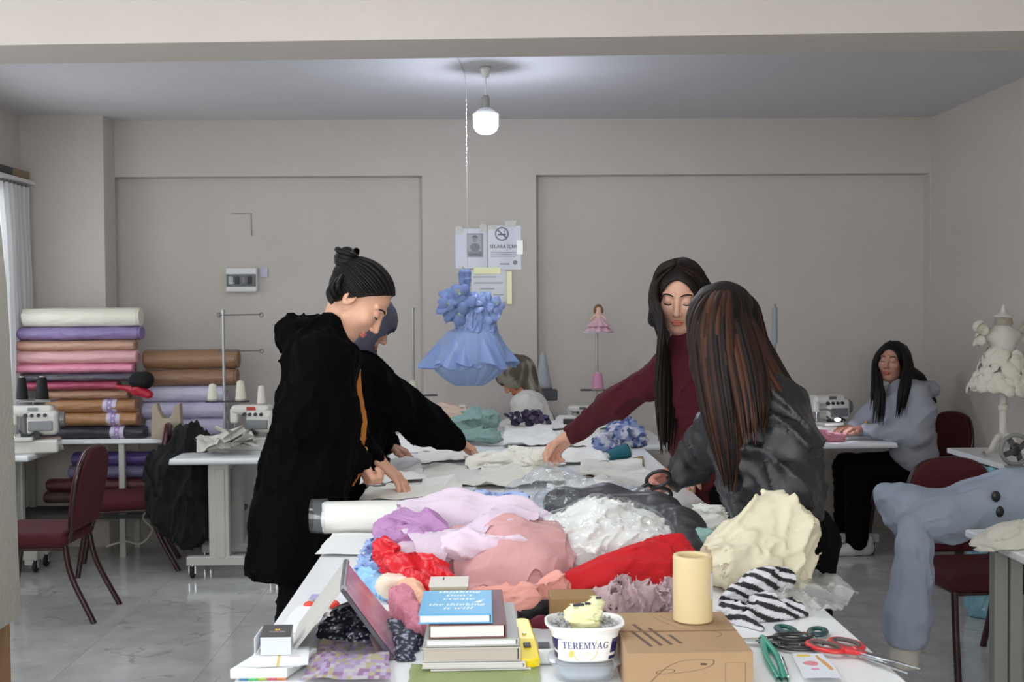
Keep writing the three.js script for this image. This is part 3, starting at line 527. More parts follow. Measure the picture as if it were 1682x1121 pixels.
// woman in the grey headscarf behind her, reaching across
{
  const D = 4.95, p = thing('person', 'woman in a slate grey headscarf and black clothes reaching her arm across the table', 'person');
  const fr = headFrame(J(600, 530, D), V(0.83, -0.5, 0.1), V(0.5, 0.83, 0), 1.08), neck = J(582, 588, D);
  const wr = J(752, 723, 5.15), hd = V(0.75, -0.5, -0.2), wl = J(640, 730, 5.2);
  const legs = s => [J(556, 790, D + s * 0.09), V(J(552, 800, D).x, 0.47, -D - s * 0.1), V(J(548, 800, D).x, 0.09, -D - s * 0.1)];
  part(p, 'body', bodyGeo([...chain([neck, J(580, 640, D), J(558, 790, D)], [0.055, 0.10, 0.10]), ...chain([J(596, 630, 4.83), J(680, 685, 5.0), wr], [0.045, 0.04, 0.028]), ...chain([J(600, 630, 5.1), J(600, 720, 5.2), wl], [0.045, 0.04, 0.028]), ...[-1, 1].flatMap(s => chain(legs(s), [0.085, 0.06, 0.045]))],
    [headGeo(fr, neck), handGeo(wr, hd, V(-0.3, -0.9, 0.1), [0.2, 0.2, 0.22, 0.25, 0.3], 0.8, 0.95, 1), handGeo(wl, V(0.8, -0.4, 0.1), V(-0.2, -0.9, 0), [0.2, 0.2, 0.2, 0.25, 0.3], 0.8, 0.95, -1)]), skinMat('#c99a80'));
  faceTrim(p, fr, '#1a1413');
  part(p, 'top', heap([...[4.85, 5.05].flatMap(d => chain([J(588, 630, d), J(578, 700, d), J(560, 790, d)], [0.125, 0.14, 0.135])), ...chain([J(600, 625, 4.84), J(650, 668, 4.92), J(700, 698, 5.03), J(750, 722, 5.14)], [0.092, 0.092, 0.082, 0.050]), ...chain([J(600, 630, 5.1), J(610, 715, 5.2), J(636, 728, 5.2)], [0.08, 0.07, 0.05])],
    { k: 0.05, h: 0.012, amp: 0.018, dir: V(0.5, -0.6, 0), freq: 9 }), blackWear);
  part(p, 'trousers', heap([-1, 1].flatMap(s => chain(legs(s), [0.11, 0.09, 0.08])), { amp: 0.01, dir: V(0, 1, 0), h: 0.014 }), blackTrouser);
  shoePair(p, [-1, 1].map(s => legs(s)[2]), V(1, 0, 0), mat('#d8d6d2', { roughness: 0.5 }));
  // headscarf: shell open at the face, drape down the neck and back
  const f = (() => {
    const dr = union([...chain([fr.to(0, 0.02, -0.05), J(545, 540, D), J(548, 610, D)], [0.085, 0.062, 0.09]), cap(J(590, 580, D), J(575, 620, D), 0.075, 0.11)], 0.05);
    const w = folds(V(0.5, 1, 0), 18, 0.3);
    const g = (X, Y, Z) => { const [x, y, z] = fr.loc(X, Y, Z); let d = E0(x, y, z, 0, 0.02, 0.0, 0.094, 0.112, 0.120); d = smin(d, E0(x, y, z, 0, -0.08, 0.02, 0.075, 0.06, 0.07), 0.04); d = Math.max(d, -E0(x, y, z, 0, -0.03, 0.115, 0.052, 0.068, 0.075)) * fr.s; d = smin(d, dr(X, Y, Z), 0.03); d = Math.max(d, -E0(x, y, z, 0, -0.03, 0.125, 0.050, 0.064, 0.07) * fr.s); return d - 0.004 * w(X, Y, Z); };
    g.lo = [0, 1, 2].map(i => Math.min(dr.lo[i], [fr.c.x, fr.c.y, fr.c.z][i] - 0.16)); g.hi = [0, 1, 2].map(i => Math.max(dr.hi[i], [fr.c.x, fr.c.y, fr.c.z][i] + 0.16)); return g;
  })();
  part(p, 'headscarf', nets(f, 0.006), cloth('#4b4c5c'));
}
// woman in the burgundy sweater with long dark hair, reaching over the table
{
  const D = 4.35, p = thing('person', 'woman in a burgundy sweater with long straight dark hair, leaning over the table', 'person');
  const fw = V(-0.27, -0.26, 0.93).normalize(), eye = J(1112, 497, 4.26), S = 1.1;
  const f0 = headFrame(eye, fw, V(0.04, 1, 0), S), fr = headFrame(f0.to(0, -0.008, -0.09), fw, V(0.04, 1, 0), S), neck = J(1128, 572, 4.36);
  const wr = J(938, 716, 4.68), hd = V(-0.72, -0.62, -0.25);
  const legs = s => [V(J(1205, 760, D).x, 0.86, -D - s * 0.09), V(J(1210, 760, D).x, 0.47, -D - s * 0.1), V(J(1215, 760, D).x, 0.09, -D - s * 0.1)];
  part(p, 'body', bodyGeo([...chain([neck, J(1132, 620, D), J(1160, 720, D), legs(0)[0]], [0.05, 0.07, 0.08, 0.09]), ...chain([J(1092, 612, 4.4), J(1006, 665, 4.5), wr], [0.04, 0.032, 0.026]), ...chain([J(1180, 610, 4.3), J(1190, 710, 4.3), J(1182, 765, 4.32)], [0.045, 0.04, 0.028]), ...[-1, 1].flatMap(s => chain(legs(s), [0.085, 0.06, 0.045]))],
    [headGeo(fr, neck, 0.003), handGeo(wr, hd, V(0.4, -0.5, 0.7), [0.55, 0.42, 0.5, 0.55, 0.6], 0.5, 1.08, 1), handGeo(J(1182, 765, 4.32), V(-0.8, -0.3, 0.1), V(0, -1, 0), [0.3, 0.3, 0.3, 0.35, 0.4], 0.6, 1, -1)]), skinMat('#dcab92'));
  faceTrim(p, fr, '#1c1110', 0.001);
  part(p, 'sweater', heap([...chain([J(1130, 585, 4.37), J(1135, 640, D), J(1158, 730, D), J(1196, 800, D)], [0.075, 0.125, 0.12, 0.12]), cap(J(1126, 568, 4.35), J(1130, 600, 4.33), 0.062, 0.085), cap(J(1100, 612, 4.40), J(1170, 612, 4.34), 0.072, 0.075), ...chain([J(1094, 612, 4.4), J(1008, 664, 4.5), J(942, 712, 4.67)], [0.064, 0.053, 0.040]), ...chain([J(1178, 612, 4.3), J(1192, 706, 4.3), J(1184, 758, 4.32)], [0.066, 0.056, 0.042])],
    { k: 0.045, h: 0.010, amp: 0.010, dir: V(0.6, 0.5, 0), freq: 12 }), cloth('#4a0a19', { roughness: 0.95, sheen: 0.4, sheenColor: C('#7a2638') }));
  part(p, 'trousers', heap([-1, 1].flatMap(s => chain(legs(s), [0.11, 0.08, 0.06])), { amp: 0.01, dir: V(0, 1, 0), h: 0.014 }), blackTrouser);
  shoePair(p, [-1, 1].map(s => legs(s)[2]), V(-1, 0, 0), mat('#232325', { roughness: 0.5 }));
  const cols = [DARK, DARK, BROWN, [0.020, 0.013, 0.011]];
  const hair = [hairShell(fr, 'oval', 0.066, 0.106, 0.020, [cap(fr.to(0.075, 0.03, -0.03), fr.to(0.085, -0.08, 0.0), 0.026, 0.03), cap(fr.to(-0.075, 0.03, -0.03), fr.to(-0.085, -0.08, 0.0), 0.026, 0.03), ...chain([fr.to(0, -0.02, -0.07), fr.to(0, -0.14, -0.09), J(1150, 640, 4.5)], [0.08, 0.075, 0.07])], 0.03, 3, [0.016, 0.011, 0.010])];
  // falls: left of the face down the chest, right of the face, and the sweep from the parting
  const fr2 = fr;
  hair.push(...locks([fr2.to(-0.02, 0.118, 0.055), fr2.to(-0.078, 0.05, 0.066), J(1088, 525, 4.2), J(1080, 620, 4.22), J(1082, 700, 4.24), J(1086, 752, 4.26)], [fr2.to(-0.01, 0.130, 0.0), fr2.to(-0.098, 0.05, 0.0), J(1086, 560, 4.36), J(1112, 620, 4.3), J(1112, 690, 4.28), J(1108, 742, 4.26)], 38, 0.007, 0.012, V(-0.008, 0, 0.02), cols, 0.006));
  hair.push(...locks([fr2.to(0.0, 0.118, 0.060), fr2.to(0.068, 0.080, 0.068), fr2.to(0.078, 0.01, 0.055), fr2.to(0.080, -0.09, 0.04), J(1152, 620, 4.22), J(1150, 700, 4.25)], [fr2.to(0.0, 0.132, 0.0), fr2.to(0.095, 0.06, 0.0), fr2.to(0.10, -0.02, -0.02), J(1172, 560, 4.3), J(1180, 640, 4.3), J(1176, 720, 4.3)], 34, 0.007, 0.012, V(0.008, 0, 0.015), cols, 0.006));
  hair.push(...locks([fr2.to(-0.012, 0.124, 0.045), fr2.to(-0.06, 0.10, 0.055), fr2.to(-0.088, 0.04, 0.045)], [fr2.to(-0.005, 0.135, -0.02), fr2.to(-0.07, 0.11, 0.0), fr2.to(-0.1, 0.03, 0.0)], 14, 0.006, 0.009, V(0, 0.004, 0.004), cols, 0.003));
  part(p, 'hair', merge(hair), hairMat);
}
// woman in the black leather jacket, head bowed, hair hanging
{
  const D = 3.6, p = thing('person', 'woman in a black leather jacket, face hidden by long hanging brown hair, cutting with scissors', 'person');
  const fr = headFrame(J(1188, 540, D), V(-0.72, -0.62, 0.3), V(-0.6, 0.75, 0.2), 1.1), neck = J(1225, 610, 3.62);
  const wr = J(1112, 790, 3.92), hd = V(-0.85, -0.08, 0.25);
  const legs = s => [V(J(1290, 880, D).x + 0.02, 0.84, -D - s * 0.09), V(J(1294, 880, D).x, 0.46, -D - s * 0.1), V(J(1294, 880, D).x, 0.09, -D - s * 0.1)];
  part(p, 'body', bodyGeo([...chain([neck, J(1240, 680, D), J(1250, 800, D), legs(0)[0]], [0.055, 0.10, 0.10, 0.11]), ...chain([J(1200, 668, 3.72), J(1165, 752, 3.85), wr], [0.045, 0.04, 0.028]), ...chain([J(1270, 680, 3.46), J(1290, 795, 3.38), J(1268, 866, 3.44)], [0.045, 0.04, 0.028]), ...[-1, 1].flatMap(s => chain(legs(s), [0.085, 0.06, 0.045]))],
    [headGeo(fr, neck, 0.005), handGeo(wr, hd, V(-0.2, -0.3, 0.95), [0.35, 0.55, 0.6, 0.65, 0.7], 0.6, 1.0, 1), handGeo(J(1268, 866, 3.44), V(-0.3, -0.25, -0.9), V(0, -1, 0), [0.3, 0.3, 0.3, 0.35, 0.4], 0.6, 1, -1)]), skinMat('#cf8f80'));
  const leather = mat('#121316', { roughness: 0.38, clearcoat: 0.25, clearcoatRoughness: 0.4, bumpMap: rep(grainTex, 10, 10), bumpScale: 0.0008 }), hem = J(1250, 905, D).y;
  part(p, 'jacket', heap([...[3.5, 3.7].flatMap(d => chain([J(1236, 662, d), J(1250, 720, d), J(1266, 800, d), J(1290, 880, d)], [0.115, 0.145, 0.145, 0.118])),
    ...chain([J(1205, 668, 3.74), J(1165, 735, 3.85), J(1122, 780, 3.91)], [0.082, 0.076, 0.056]), ...chain([J(1278, 675, 3.44), J(1296, 740, 3.38), J(1292, 800, 3.35), J(1272, 862, 3.43)], [0.088, 0.088, 0.082, 0.056]), cap(J(1195, 640, 3.6), J(1250, 630, 3.6), 0.07, 0.075)],
    { k: 0.05, h: 0.009, amp: 0.017, dir: V(0.7, -0.6, 0.2), freq: 8, stretch: 0.3, s: 4, extra: (d, x, y, z) => Math.max(d, hem - y) }), leather);
  part(p, 'trousers', heap([-1, 1].flatMap(s => chain(legs(s), [0.12, 0.09, 0.07])), { amp: 0.01, dir: V(0, 1, 0), h: 0.014 }), blackTrouser);
  shoePair(p, [-1, 1].map(s => legs(s)[2]), V(-1, 0, 0), mat('#2a2a2c', { roughness: 0.5 }));
  const cols = [BROWN, BROWN, AUBURN, [0.045, 0.02, 0.013], DARK], q = J;
  const hair = [hairShell(fr, 0.9, -0.42, 0.20, 0.012, [...chain([q(1165, 545, 3.5), q(1160, 600, 3.47), q(1172, 680, 3.46)], [0.055, 0.042, 0.03]), ...chain([q(1215, 550, 3.62), q(1235, 610, 3.62), q(1265, 660, 3.6)], [0.06, 0.062, 0.05]), ...chain([q(1195, 560, 3.46), q(1200, 640, 3.43)], [0.055, 0.05])], 0.04, 5, [0.016, 0.012, 0.011])];
  // front fall
  hair.push(...locks([q(1172, 478, 3.56), q(1140, 530, 3.45), q(1141, 590, 3.44), q(1150, 650, 3.42), q(1166, 720, 3.41), q(1192, 805, 3.42)], [q(1200, 472, 3.58), q(1200, 530, 3.42), q(1206, 610, 3.39), q(1215, 680, 3.38), q(1218, 745, 3.38), q(1206, 812, 3.40)], 52, 0.008, 0.014, V(0, 0, 0.02), cols, 0.007));
  hair.push(...locks([q(1188, 474, 3.60), q(1156, 490, 3.55), q(1136, 530, 3.52), q(1136, 580, 3.5), q(1146, 640, 3.48)], [q(1200, 472, 3.64), q(1236, 498, 3.62), q(1252, 550, 3.58), q(1264, 605, 3.54), q(1272, 660, 3.48)], 60, 0.010, 0.015, V(0, 0.004, 0.105), [DARK, DARK, BROWN, [0.016, 0.010, 0.008], AUBURN], 0.005));
  // side fall over the shoulder
  hair.push(...locks([q(1192, 472, 3.58), q(1192, 540, 3.43), q(1205, 610, 3.38), q(1218, 680, 3.35), q(1226, 740, 3.33)], [q(1206, 473, 3.62), q(1238, 540, 3.5), q(1258, 610, 3.42), q(1262, 670, 3.34), q(1258, 705, 3.32)], 42, 0.008, 0.014, V(0, 0, 0.025), cols, 0.007));
  // back fall along the spine
  hair.push(...locks([q(1205, 478, 3.6), q(1238, 530, 3.58), q(1268, 590, 3.56), q(1300, 650, 3.52), q(1322, 705, 3.5), q(1330, 760, 3.5)], [q(1208, 482, 3.56), q(1230, 550, 3.48), q(1252, 610, 3.42), q(1276, 650, 3.38), q(1302, 700, 3.40), q(1318, 745, 3.42)], 40, 0.008, 0.013, V(0.006, 0, 0.012), cols, 0.007));
  hair.push(...locks([q(1210, 480, 3.66), q(1242, 540, 3.68), q(1275, 600, 3.7), q(1305, 660, 3.7), q(1320, 740, 3.7)], [q(1205, 478, 3.6), q(1238, 530, 3.58), q(1270, 590, 3.56), q(1303, 650, 3.54), q(1328, 750, 3.52)], 16, 0.009, 0.014, V(0.01, 0, 0), cols, 0.006));
  part(p, 'hair', merge(hair), hairMat);
}
// seated woman in the grey sweatshirt
{
  const D = 7.25, p = thing('person', 'woman in a light grey sweatshirt with long black hair seated at a sewing table', 'person');
  const fw = V(-0.62, 0.08, 0.78), fr = headFrame(J(1466, 596, D), fw, V(0.05, 1, 0.05), 1.05), neck = J(1478, 632, D);
  const wr = J(1418, 704, 7.18), hip = V(J(1508, 745, D).x, 0.53, -7.32);
  const leg = s => [hip.clone().add(V(0, 0, s * 0.09)), V(J(1405, 760, D).x, 0.52, -7.3 + s * 0.12), V(J(1405, 760, D).x - 0.02, 0.09, -7.28 + s * 0.12)];
  part(p, 'body', bodyGeo([...chain([neck, J(1488, 670, D), hip], [0.052, 0.10, 0.11]), ...chain([J(1502, 655, 7.1), J(1505, 706, 7.08), wr], [0.045, 0.038, 0.026]), ...chain([J(1452, 655, 7.4), J(1425, 690, 7.42), J(1400, 702, 7.35)], [0.045, 0.038, 0.026]), ...[-1, 1].flatMap(s => chain(leg(s), [0.08, 0.06, 0.045]))],
    [headGeo(fr, neck, 0.005), handGeo(wr, V(-1, -0.05, 0.05), V(0, -1, 0), [0.3, 0.3, 0.3, 0.3, 0.35], 0.6, 0.95, 1), handGeo(J(1400, 702, 7.35), V(-1, -0.1, 0.1), V(0, -1, 0), [0.3, 0.3, 0.3, 0.3, 0.35], 0.6, 0.95, -1)]), skinMat('#b98672'));
  faceTrim(p, fr, '#0d0a0a');
  part(p, 'sweatshirt', heap([...[7.17, 7.33].flatMap(d => chain([J(1488, 655, d), J(1494, 700, d), J(1502, 742, d)], [0.125, 0.14, 0.145])), ...chain([J(1508, 650, 7.08), J(1514, 680, 7.04), J(1506, 712, 7.04), J(1424, 706, 7.16)], [0.082, 0.082, 0.078, 0.045]), ...chain([J(1455, 655, 7.4), J(1425, 690, 7.42), J(1402, 700, 7.36)], [0.08, 0.07, 0.045]), cap(J(1530, 640, 7.3), J(1500, 640, 7.25), 0.05, 0.06)],
    { k: 0.05, h: 0.011, amp: 0.011, dir: V(0.7, 0.6, 0), freq: 8 }), cloth('#9b9da6'));
  part(p, 'trousers', heap([-1, 1].flatMap(s => chain(leg(s), [0.105, 0.085, 0.07])), { amp: 0.008, dir: V(1, 0, 0), h: 0.014 }), blackTrouser);
  shoePair(p, [-1, 1].map(s => leg(s)[2]), V(-1, 0, 0.1), mat('#d5d3ce', { roughness: 0.5 }));
  const cols = [DARK, [0.010, 0.009, 0.009]];
  const hair = [hairShell(fr, 'oval', 0.066, 0.104, 0.018, [...chain([fr.to(0.07, 0.02, -0.02), fr.to(0.085, -0.08, 0.0), J(1495, 640, 7.15)], [0.03, 0.035, 0.05]), ...chain([fr.to(-0.07, 0.02, -0.02), fr.to(-0.08, -0.08, 0.0), J(1440, 650, 7.15)], [0.028, 0.032, 0.04]), ...chain([fr.to(0, -0.02, -0.08), J(1500, 630, 7.35), J(1525, 660, 7.4)], [0.07, 0.08, 0.05])], 0.03, 2)];
  hair.push(...locks([fr.to(-0.03, 0.115, 0.04), fr.to(-0.088, 0.02, 0.035), J(1436, 640, 7.12), J(1430, 695, 7.08)], [fr.to(-0.02, 0.13, 0), fr.to(-0.1, 0.0, 0.0), J(1452, 650, 7.1), J(1452, 700, 7.06)], 22, 0.010, 0.016, V(0, 0, 0.03), cols, 0.01));
  hair.push(...locks([fr.to(0.03, 0.115, 0.04), fr.to(0.088, 0.02, 0.045), J(1478, 640, 7.05), J(1470, 695, 7.05)], [fr.to(0.02, 0.13, 0), fr.to(0.1, 0.0, 0.0), J(1492, 640, 7.05), J(1484, 680, 7.02)], 18, 0.010, 0.016, V(0, 0, 0.02), cols, 0.01));
  hair.push(...locks([fr.to(0.05, 0.11, -0.06), J(1500, 610, 7.3), J(1515, 640, 7.38), J(1530, 668, 7.42)], [fr.to(0.08, 0.05, -0.06), J(1496, 625, 7.2), J(1510, 648, 7.25), J(1524, 690, 7.36)], 12, 0.012, 0.018, V(0.01, 0.01, 0), cols, 0.008));
  part(p, 'hair', merge(hair), hairMat);
  part(p, 'cuff', new THREE.TorusGeometry(0.036, 0.010, 8, 20).rotateY(Math.PI / 2).translate(wr.x + 0.02, wr.y, wr.z), cloth('#a5762e'));
}
// seated woman with olive headscarf at the far sewing table
{
  const D = 7.2, p = thing('person', 'woman in a white top and olive patterned headscarf seated behind the hanging dress', 'person');
  const fr = headFrame(J(848, 618, D), V(-0.72, -0.66, 0.2), V(-0.66, 0.72, 0), 1.05), neck = J(862, 650, D), hip = V(J(884, 740, D).x, 0.55, -7.3);
  const leg = s => [hip.clone().add(V(0, 0, s * 0.09)), V(hip.x - 0.4, 0.53, -7.3 + s * 0.1), V(hip.x - 0.42, 0.09, -7.3 + s * 0.1)];
  const wr = J(806, 700, 7.15);
  part(p, 'body', bodyGeo([...chain([neck, J(870, 685, D), hip], [0.052, 0.10, 0.11]), ...chain([J(872, 672, 7.08), J(864, 712, 7.05), wr], [0.045, 0.038, 0.026]), ...chain([J(872, 672, 7.36), J(862, 712, 7.38), J(806, 700, 7.32)], [0.045, 0.038, 0.026]), ...[-1, 1].flatMap(s => chain(leg(s), [0.08, 0.06, 0.045]))],
    [headGeo(fr, neck, 0.005), handGeo(wr, V(-1, -0.05, 0.05), V(0, -1, 0), [0.3, 0.3, 0.3, 0.3, 0.35], 0.6, 0.95, 1), handGeo(J(806, 700, 7.32), V(-1, -0.1, 0.1), V(0, -1, 0), [0.3, 0.3, 0.3, 0.3, 0.35], 0.6, 0.95, -1)]), skinMat('#c08060'));
  faceTrim(p, fr, '#2a1c14');
  part(p, 'top', heap([...[7.12, 7.28].flatMap(d => chain([J(868, 668, d), J(876, 705, d), J(884, 742, d)], [0.11, 0.13, 0.14])), ...chain([J(872, 672, 7.06), J(864, 714, 7.03), J(812, 700, 7.13)], [0.075, 0.065, 0.042]), ...chain([J(872, 672, 7.36), J(862, 714, 7.38), J(812, 700, 7.32)], [0.075, 0.065, 0.042])], { k: 0.05, h: 0.012, amp: 0.012, dir: V(0, 1, 0), freq: 10 }), cloth('#c9c6bf'));
  part(p, 'trousers', heap([-1, 1].flatMap(s => chain(leg(s), [0.10, 0.08, 0.065])), { amp: 0.006, dir: V(1, 0, 0), h: 0.015 }), cloth('#35363a'));
  shoePair(p, [-1, 1].map(s => leg(s)[2]), V(-1, 0, 0), mat('#302e2c', { roughness: 0.5 }));
  const dr = union(chain([fr.to(0, 0.0, -0.06), J(880, 655, 7.15), J(902, 690, 7.1)], [0.07, 0.045, 0.035]), 0.04), w = folds(V(0.4, -1, 0), 16, 0.2, 3);
  const f = (X, Y, Z) => { const [x, y, z] = fr.loc(X, Y, Z); let d = E0(x, y, z, 0, 0.02, 0, 0.094, 0.112, 0.118); d = Math.max(d, -E0(x, y, z, 0, -0.03, 0.115, 0.056, 0.072, 0.075)) * fr.s; d = smin(d, dr(X, Y, Z), 0.04); return d - 0.008 * w(X, Y, Z); };
  f.lo = [0, 1, 2].map(i => Math.min(dr.lo[i], [fr.c.x, fr.c.y, fr.c.z][i] - 0.15)); f.hi = [0, 1, 2].map(i => Math.max(dr.hi[i], [fr.c.x, fr.c.y, fr.c.z][i] + 0.15));
  part(p, 'headscarf', nets(f, 0.007, { color: (x, y, z) => { const t = sstep(-0.15, 0.2, nz(x * 22, y * 8, z * 22)); return [lerp(0.09, 0.24, t), lerp(0.07, 0.22, t), lerp(0.05, 0.17, t)]; } }), mat('#ffffff', { vertexColors: true, roughness: 0.9 }));
}
// ---------- lamp, dress and notices ----------
{
  const b = thing('pendant_bulb', 'glowing white LED bulb hanging from the ceiling on a short cord', 'lamp');
  const c = at(798, 205, 6.25), X = c.x, Z = c.z, yt = CEIL, yb = at(798, 221, 6.25).y, white = mat('#eceae6', { roughness: 0.4 });
  part(b, 'ceiling_cup', lathe([[0.001, yt - 0.055], [0.018, yt - 0.055], [0.026, yt - 0.02], [0.032, yt - 0.002], [0.001, yt - 0.001]]).translate(X, 0, Z), white);
  part(b, 'cord', cyl(0.0035, 0.0035, yt - 0.05 - (yb + 0.205), X, (yt - 0.05 + yb + 0.205) / 2, Z, 8), white);
  part(b, 'socket', lathe([[0.001, yb + 0.21], [0.015, yb + 0.21], [0.021, yb + 0.195], [0.022, yb + 0.14], [0.001, yb + 0.14]]).translate(X, 0, Z), mat('#8f8e8b', { roughness: 0.5 }));
  part(b, 'bulb_neck', lathe([[0.001, yb + 0.142], [0.026, yb + 0.142], [0.05, yb + 0.125], [0.066, yb + 0.108], [0.001, yb + 0.108]]).translate(X, 0, Z), mat('#e6e8ec', { roughness: 0.4 }));
  part(b, 'bulb', lathe([[0.001, yb], [0.035, yb + 0.004], [0.055, yb + 0.018], [0.066, yb + 0.04], [0.068, yb + 0.108], [0.001, yb + 0.108]], 40).translate(X, 0, Z), mat('#ffffff', { emissive: C('#f2f7ff'), emissiveIntensity: 6, roughness: 0.4 }));
  const l = new THREE.PointLight(C('#dfe8ff'), 1.5); l.position.set(X, yb + 0.055, Z); l.shadow.radius = 2.5; l.castShadow = true; scene.add(l);
}
const satinBlue = mat('#8197c6', { roughness: 0.32, sheen: 0.5, sheenColor: C('#a9c2ff') });
{
  const D = 6.5, d = thing('hanging_dress', 'small pale blue satin dress with ruffled sleeves hanging from a cord', 'dress');
  const q = (x, y, dd = 0) => at(x, y, D + dd), s = D / FOCAL;
  // skirt: folded cone of satin over a tulle underskirt
  const skirt = (waist, hemY, r0, r1, lobes, amp, ph, tilt, flare, ball) => {
    const n = 120, m = 26, pos = [], idx = [], uv = [];
    for (let j = 0; j <= m; j++) for (let i = 0; i <= n; i++) {
      const t = j / m, a = i / n * Math.PI * 2, R = lerp(r0, r1, Math.pow(t, flare)) * (ball ? Math.cos(Math.max(0, t - 0.45) * 2.3) : 1), w = 1 + amp * Math.sqrt(t) * (Math.sin(a * lobes + ph) + 0.7 * Math.sin(a * (lobes * 2 + 1) + ph * 2 + t * 2)), drop = (hemY - waist.y) * t * (1 + (ball ? 0 : 0.10) * t * Math.sin(a * lobes + ph + 1.2));
      pos.push(waist.x + Math.cos(a) * R * w + tilt * t, waist.y + drop, waist.z + Math.sin(a) * R * w * 0.7); uv.push(i / n, t);
    }
    for (let j = 0; j < m; j++) for (let i = 0; i < n; i++) { const a = j * (n + 1) + i; idx.push(a, a + 1, a + n + 1, a + 1, a + n + 2, a + n + 1); }
    const g = new THREE.BufferGeometry(); g.setAttribute('position', new THREE.Float32BufferAttribute(pos, 3)); g.setAttribute('uv', new THREE.Float32BufferAttribute(uv, 2)); g.setIndex(idx); g.computeVertexNormals(); return g;
  };
  const w = q(776, 540);
  part(d, 'underskirt', skirt(w, q(770, 634).y, 30 * s, 76 * s, 13, 0.03, 0.6, -6 * s, 0.5, true), mat('#9cb2dc', { roughness: 0.95, transmission: 0.3, thickness: 0 }));
  part(d, 'skirt', skirt(w, q(770, 600).y, 30 * s, 72 * s, 6, 0.13, 2.1, -4 * s, 0.75), satinBlue);
  part(d, 'skirt_panel', skirt(q(772, 545), q(770, 598).y, 26 * s, 64 * s, 5, 0.17, 0.4, -10 * s, 0.9), satinBlue);
  part(d, 'bodice', heap([cap(q(772, 505), q(778, 545), 24 * s, 29 * s), cap(q(792, 500), q(792, 545), 18 * s, 26 * s)], { amp: 0.014, dir: V(0.3, 1, 0), freq: 20, h: 0.005, k: 0.03 }), satinBlue);
  const ruf = (c, n, R, seedv) => { const gs = []; for (let i = 0; i < n; i++) { const a = i * 2.4 + seedv, r = R * Math.sqrt((i + 0.6) / n), g = new THREE.SphereGeometry(R * 0.42, 10, 7, 0, 6.283, 0, 1.5); bent(g, v => { v.y *= 0.45; v.x *= 1 + 0.25 * Math.sin(v.z * 90 + i); }); g.rotateX(1.2 + rr(-0.6, 0.6)).rotateZ(rr(-1.5, 1.5)); g.translate(c.x + Math.cos(a) * r, c.y + Math.sin(a) * r * 1.1, c.z + rr(0, 0.05)); gs.push(g); } return merge(gs); };
  const ruffleM = mat('#6c80ad', { roughness: 0.6 });
  part(d, 'sleeve', ruf(q(750, 500, -0.06), 26, 25 * s, 0), ruffleM);
  part(d, 'sleeve', ruf(q(803, 508, -0.04), 20, 20 * s, 1), satinBlue);
  part(d, 'bow', merge([heap([cap(q(760, 450), q(758, 474), 6 * s, 3 * s), cap(q(767, 452), q(770, 472), 5 * s, 3 * s), cap(q(758, 447), q(769, 447), 4 * s, 4 * s)], { amp: 0.006, h: 0.004, k: 0.01 }), tube([q(762, 470), q(764, 480), q(770, 490)], 0.006, 10, 6)]), ruffleM);
  part(d, 'hanger', tube([q(768, 445), q(769, 462), q(766, 480), q(745, 492), q(760, 497), q(800, 492), q(769, 480)], 0.0035, 50, 6), mat('#c9ccd2', { roughness: 0.2, metalness: 0.6 }));
  const gem = new THREE.OctahedronGeometry(0.011), gm = mat('#f4ffd8', { roughness: 0.05, metalness: 0.9 });
  for (const [x, y] of [[751, 477], [754, 482], [817, 498], [754, 517], [736, 500], [760, 441]]) part(d, 'gem', gem.clone().translate(...q(x, y, -0.16).toArray()), gm);
  const cd = thing('bead_garland', 'thin bead garland running from the ceiling to the hanging blue dress', 'garland');
  const top = q(765, 150); top.y = CEIL;
  part(cd, 'cord', tube([V(top.x - 0.03, CEIL - 0.004, -6.0), V(top.x - 0.005, CEIL - 0.004, -6.4), V(top.x, CEIL - 0.02, -6.49), q(766, 180), q(767, 300), q(768, 446)], 0.0014, 60, 6), mat('#a9a49a', { roughness: 0.3 }));
  for (let i = 0; i < 16; i++) part(cd, 'bead', new THREE.OctahedronGeometry(0.0045).rotateY(i).translate(...q(765.5 + (i % 3) * 0.5, 165 + i * 7.2).toArray()), mat('#e8e9ec', { roughness: 0.1, metalness: 0.4 }));
}
function sheet(name, x0, y0, x1, y1, z, draw, label, W = 256, lift = 0) {
  const a = at(x0, y0, -z), b = at(x1, y1, -z), w = b.x - a.x, h = a.y - b.y, t = thing(name, label, 'notice', 'notices on the back wall');
  const H = Math.round(W * h / w), g = new THREE.PlaneGeometry(w, h, 8, 8); bent(g, v => { v.z += 0.004 * Math.sin((v.x / w + 0.5) * 5 + y0) + lift; });
  part(t, 'paper', g.translate((a.x + b.x) / 2, (a.y + b.y) / 2, z + 0.006), mat('#ffffff', { map: canvasTex(W, H, draw), roughness: 0.5, clearcoat: 0.4, clearcoatRoughness: 0.2 }));
  part(t, 'paper_backing', box(w, h, 0.001, (a.x + b.x) / 2, (a.y + b.y) / 2, z + 0.0005), mat('#dfe2e8', { roughness: 0.8 }));
  return t;
}
const tape = mat('#f3f3ee', { roughness: 0.08, clearcoat: 1, transmission: 0.45, thickness: 0 }), yellowTape = mat('#cfcf86', { roughness: 0.25, clearcoat: 0.5 });
const strip = (t, x0, y0, x1, y1, m) => { const a = at(x0, y0, -ZB - 0.013), b = at(x1, y1, -ZB - 0.013); part(t, 'tape', box(b.x - a.x, a.y - b.y, 0.0012, (a.x + b.x) / 2, (a.y + b.y) / 2, ZB + 0.013), m); };
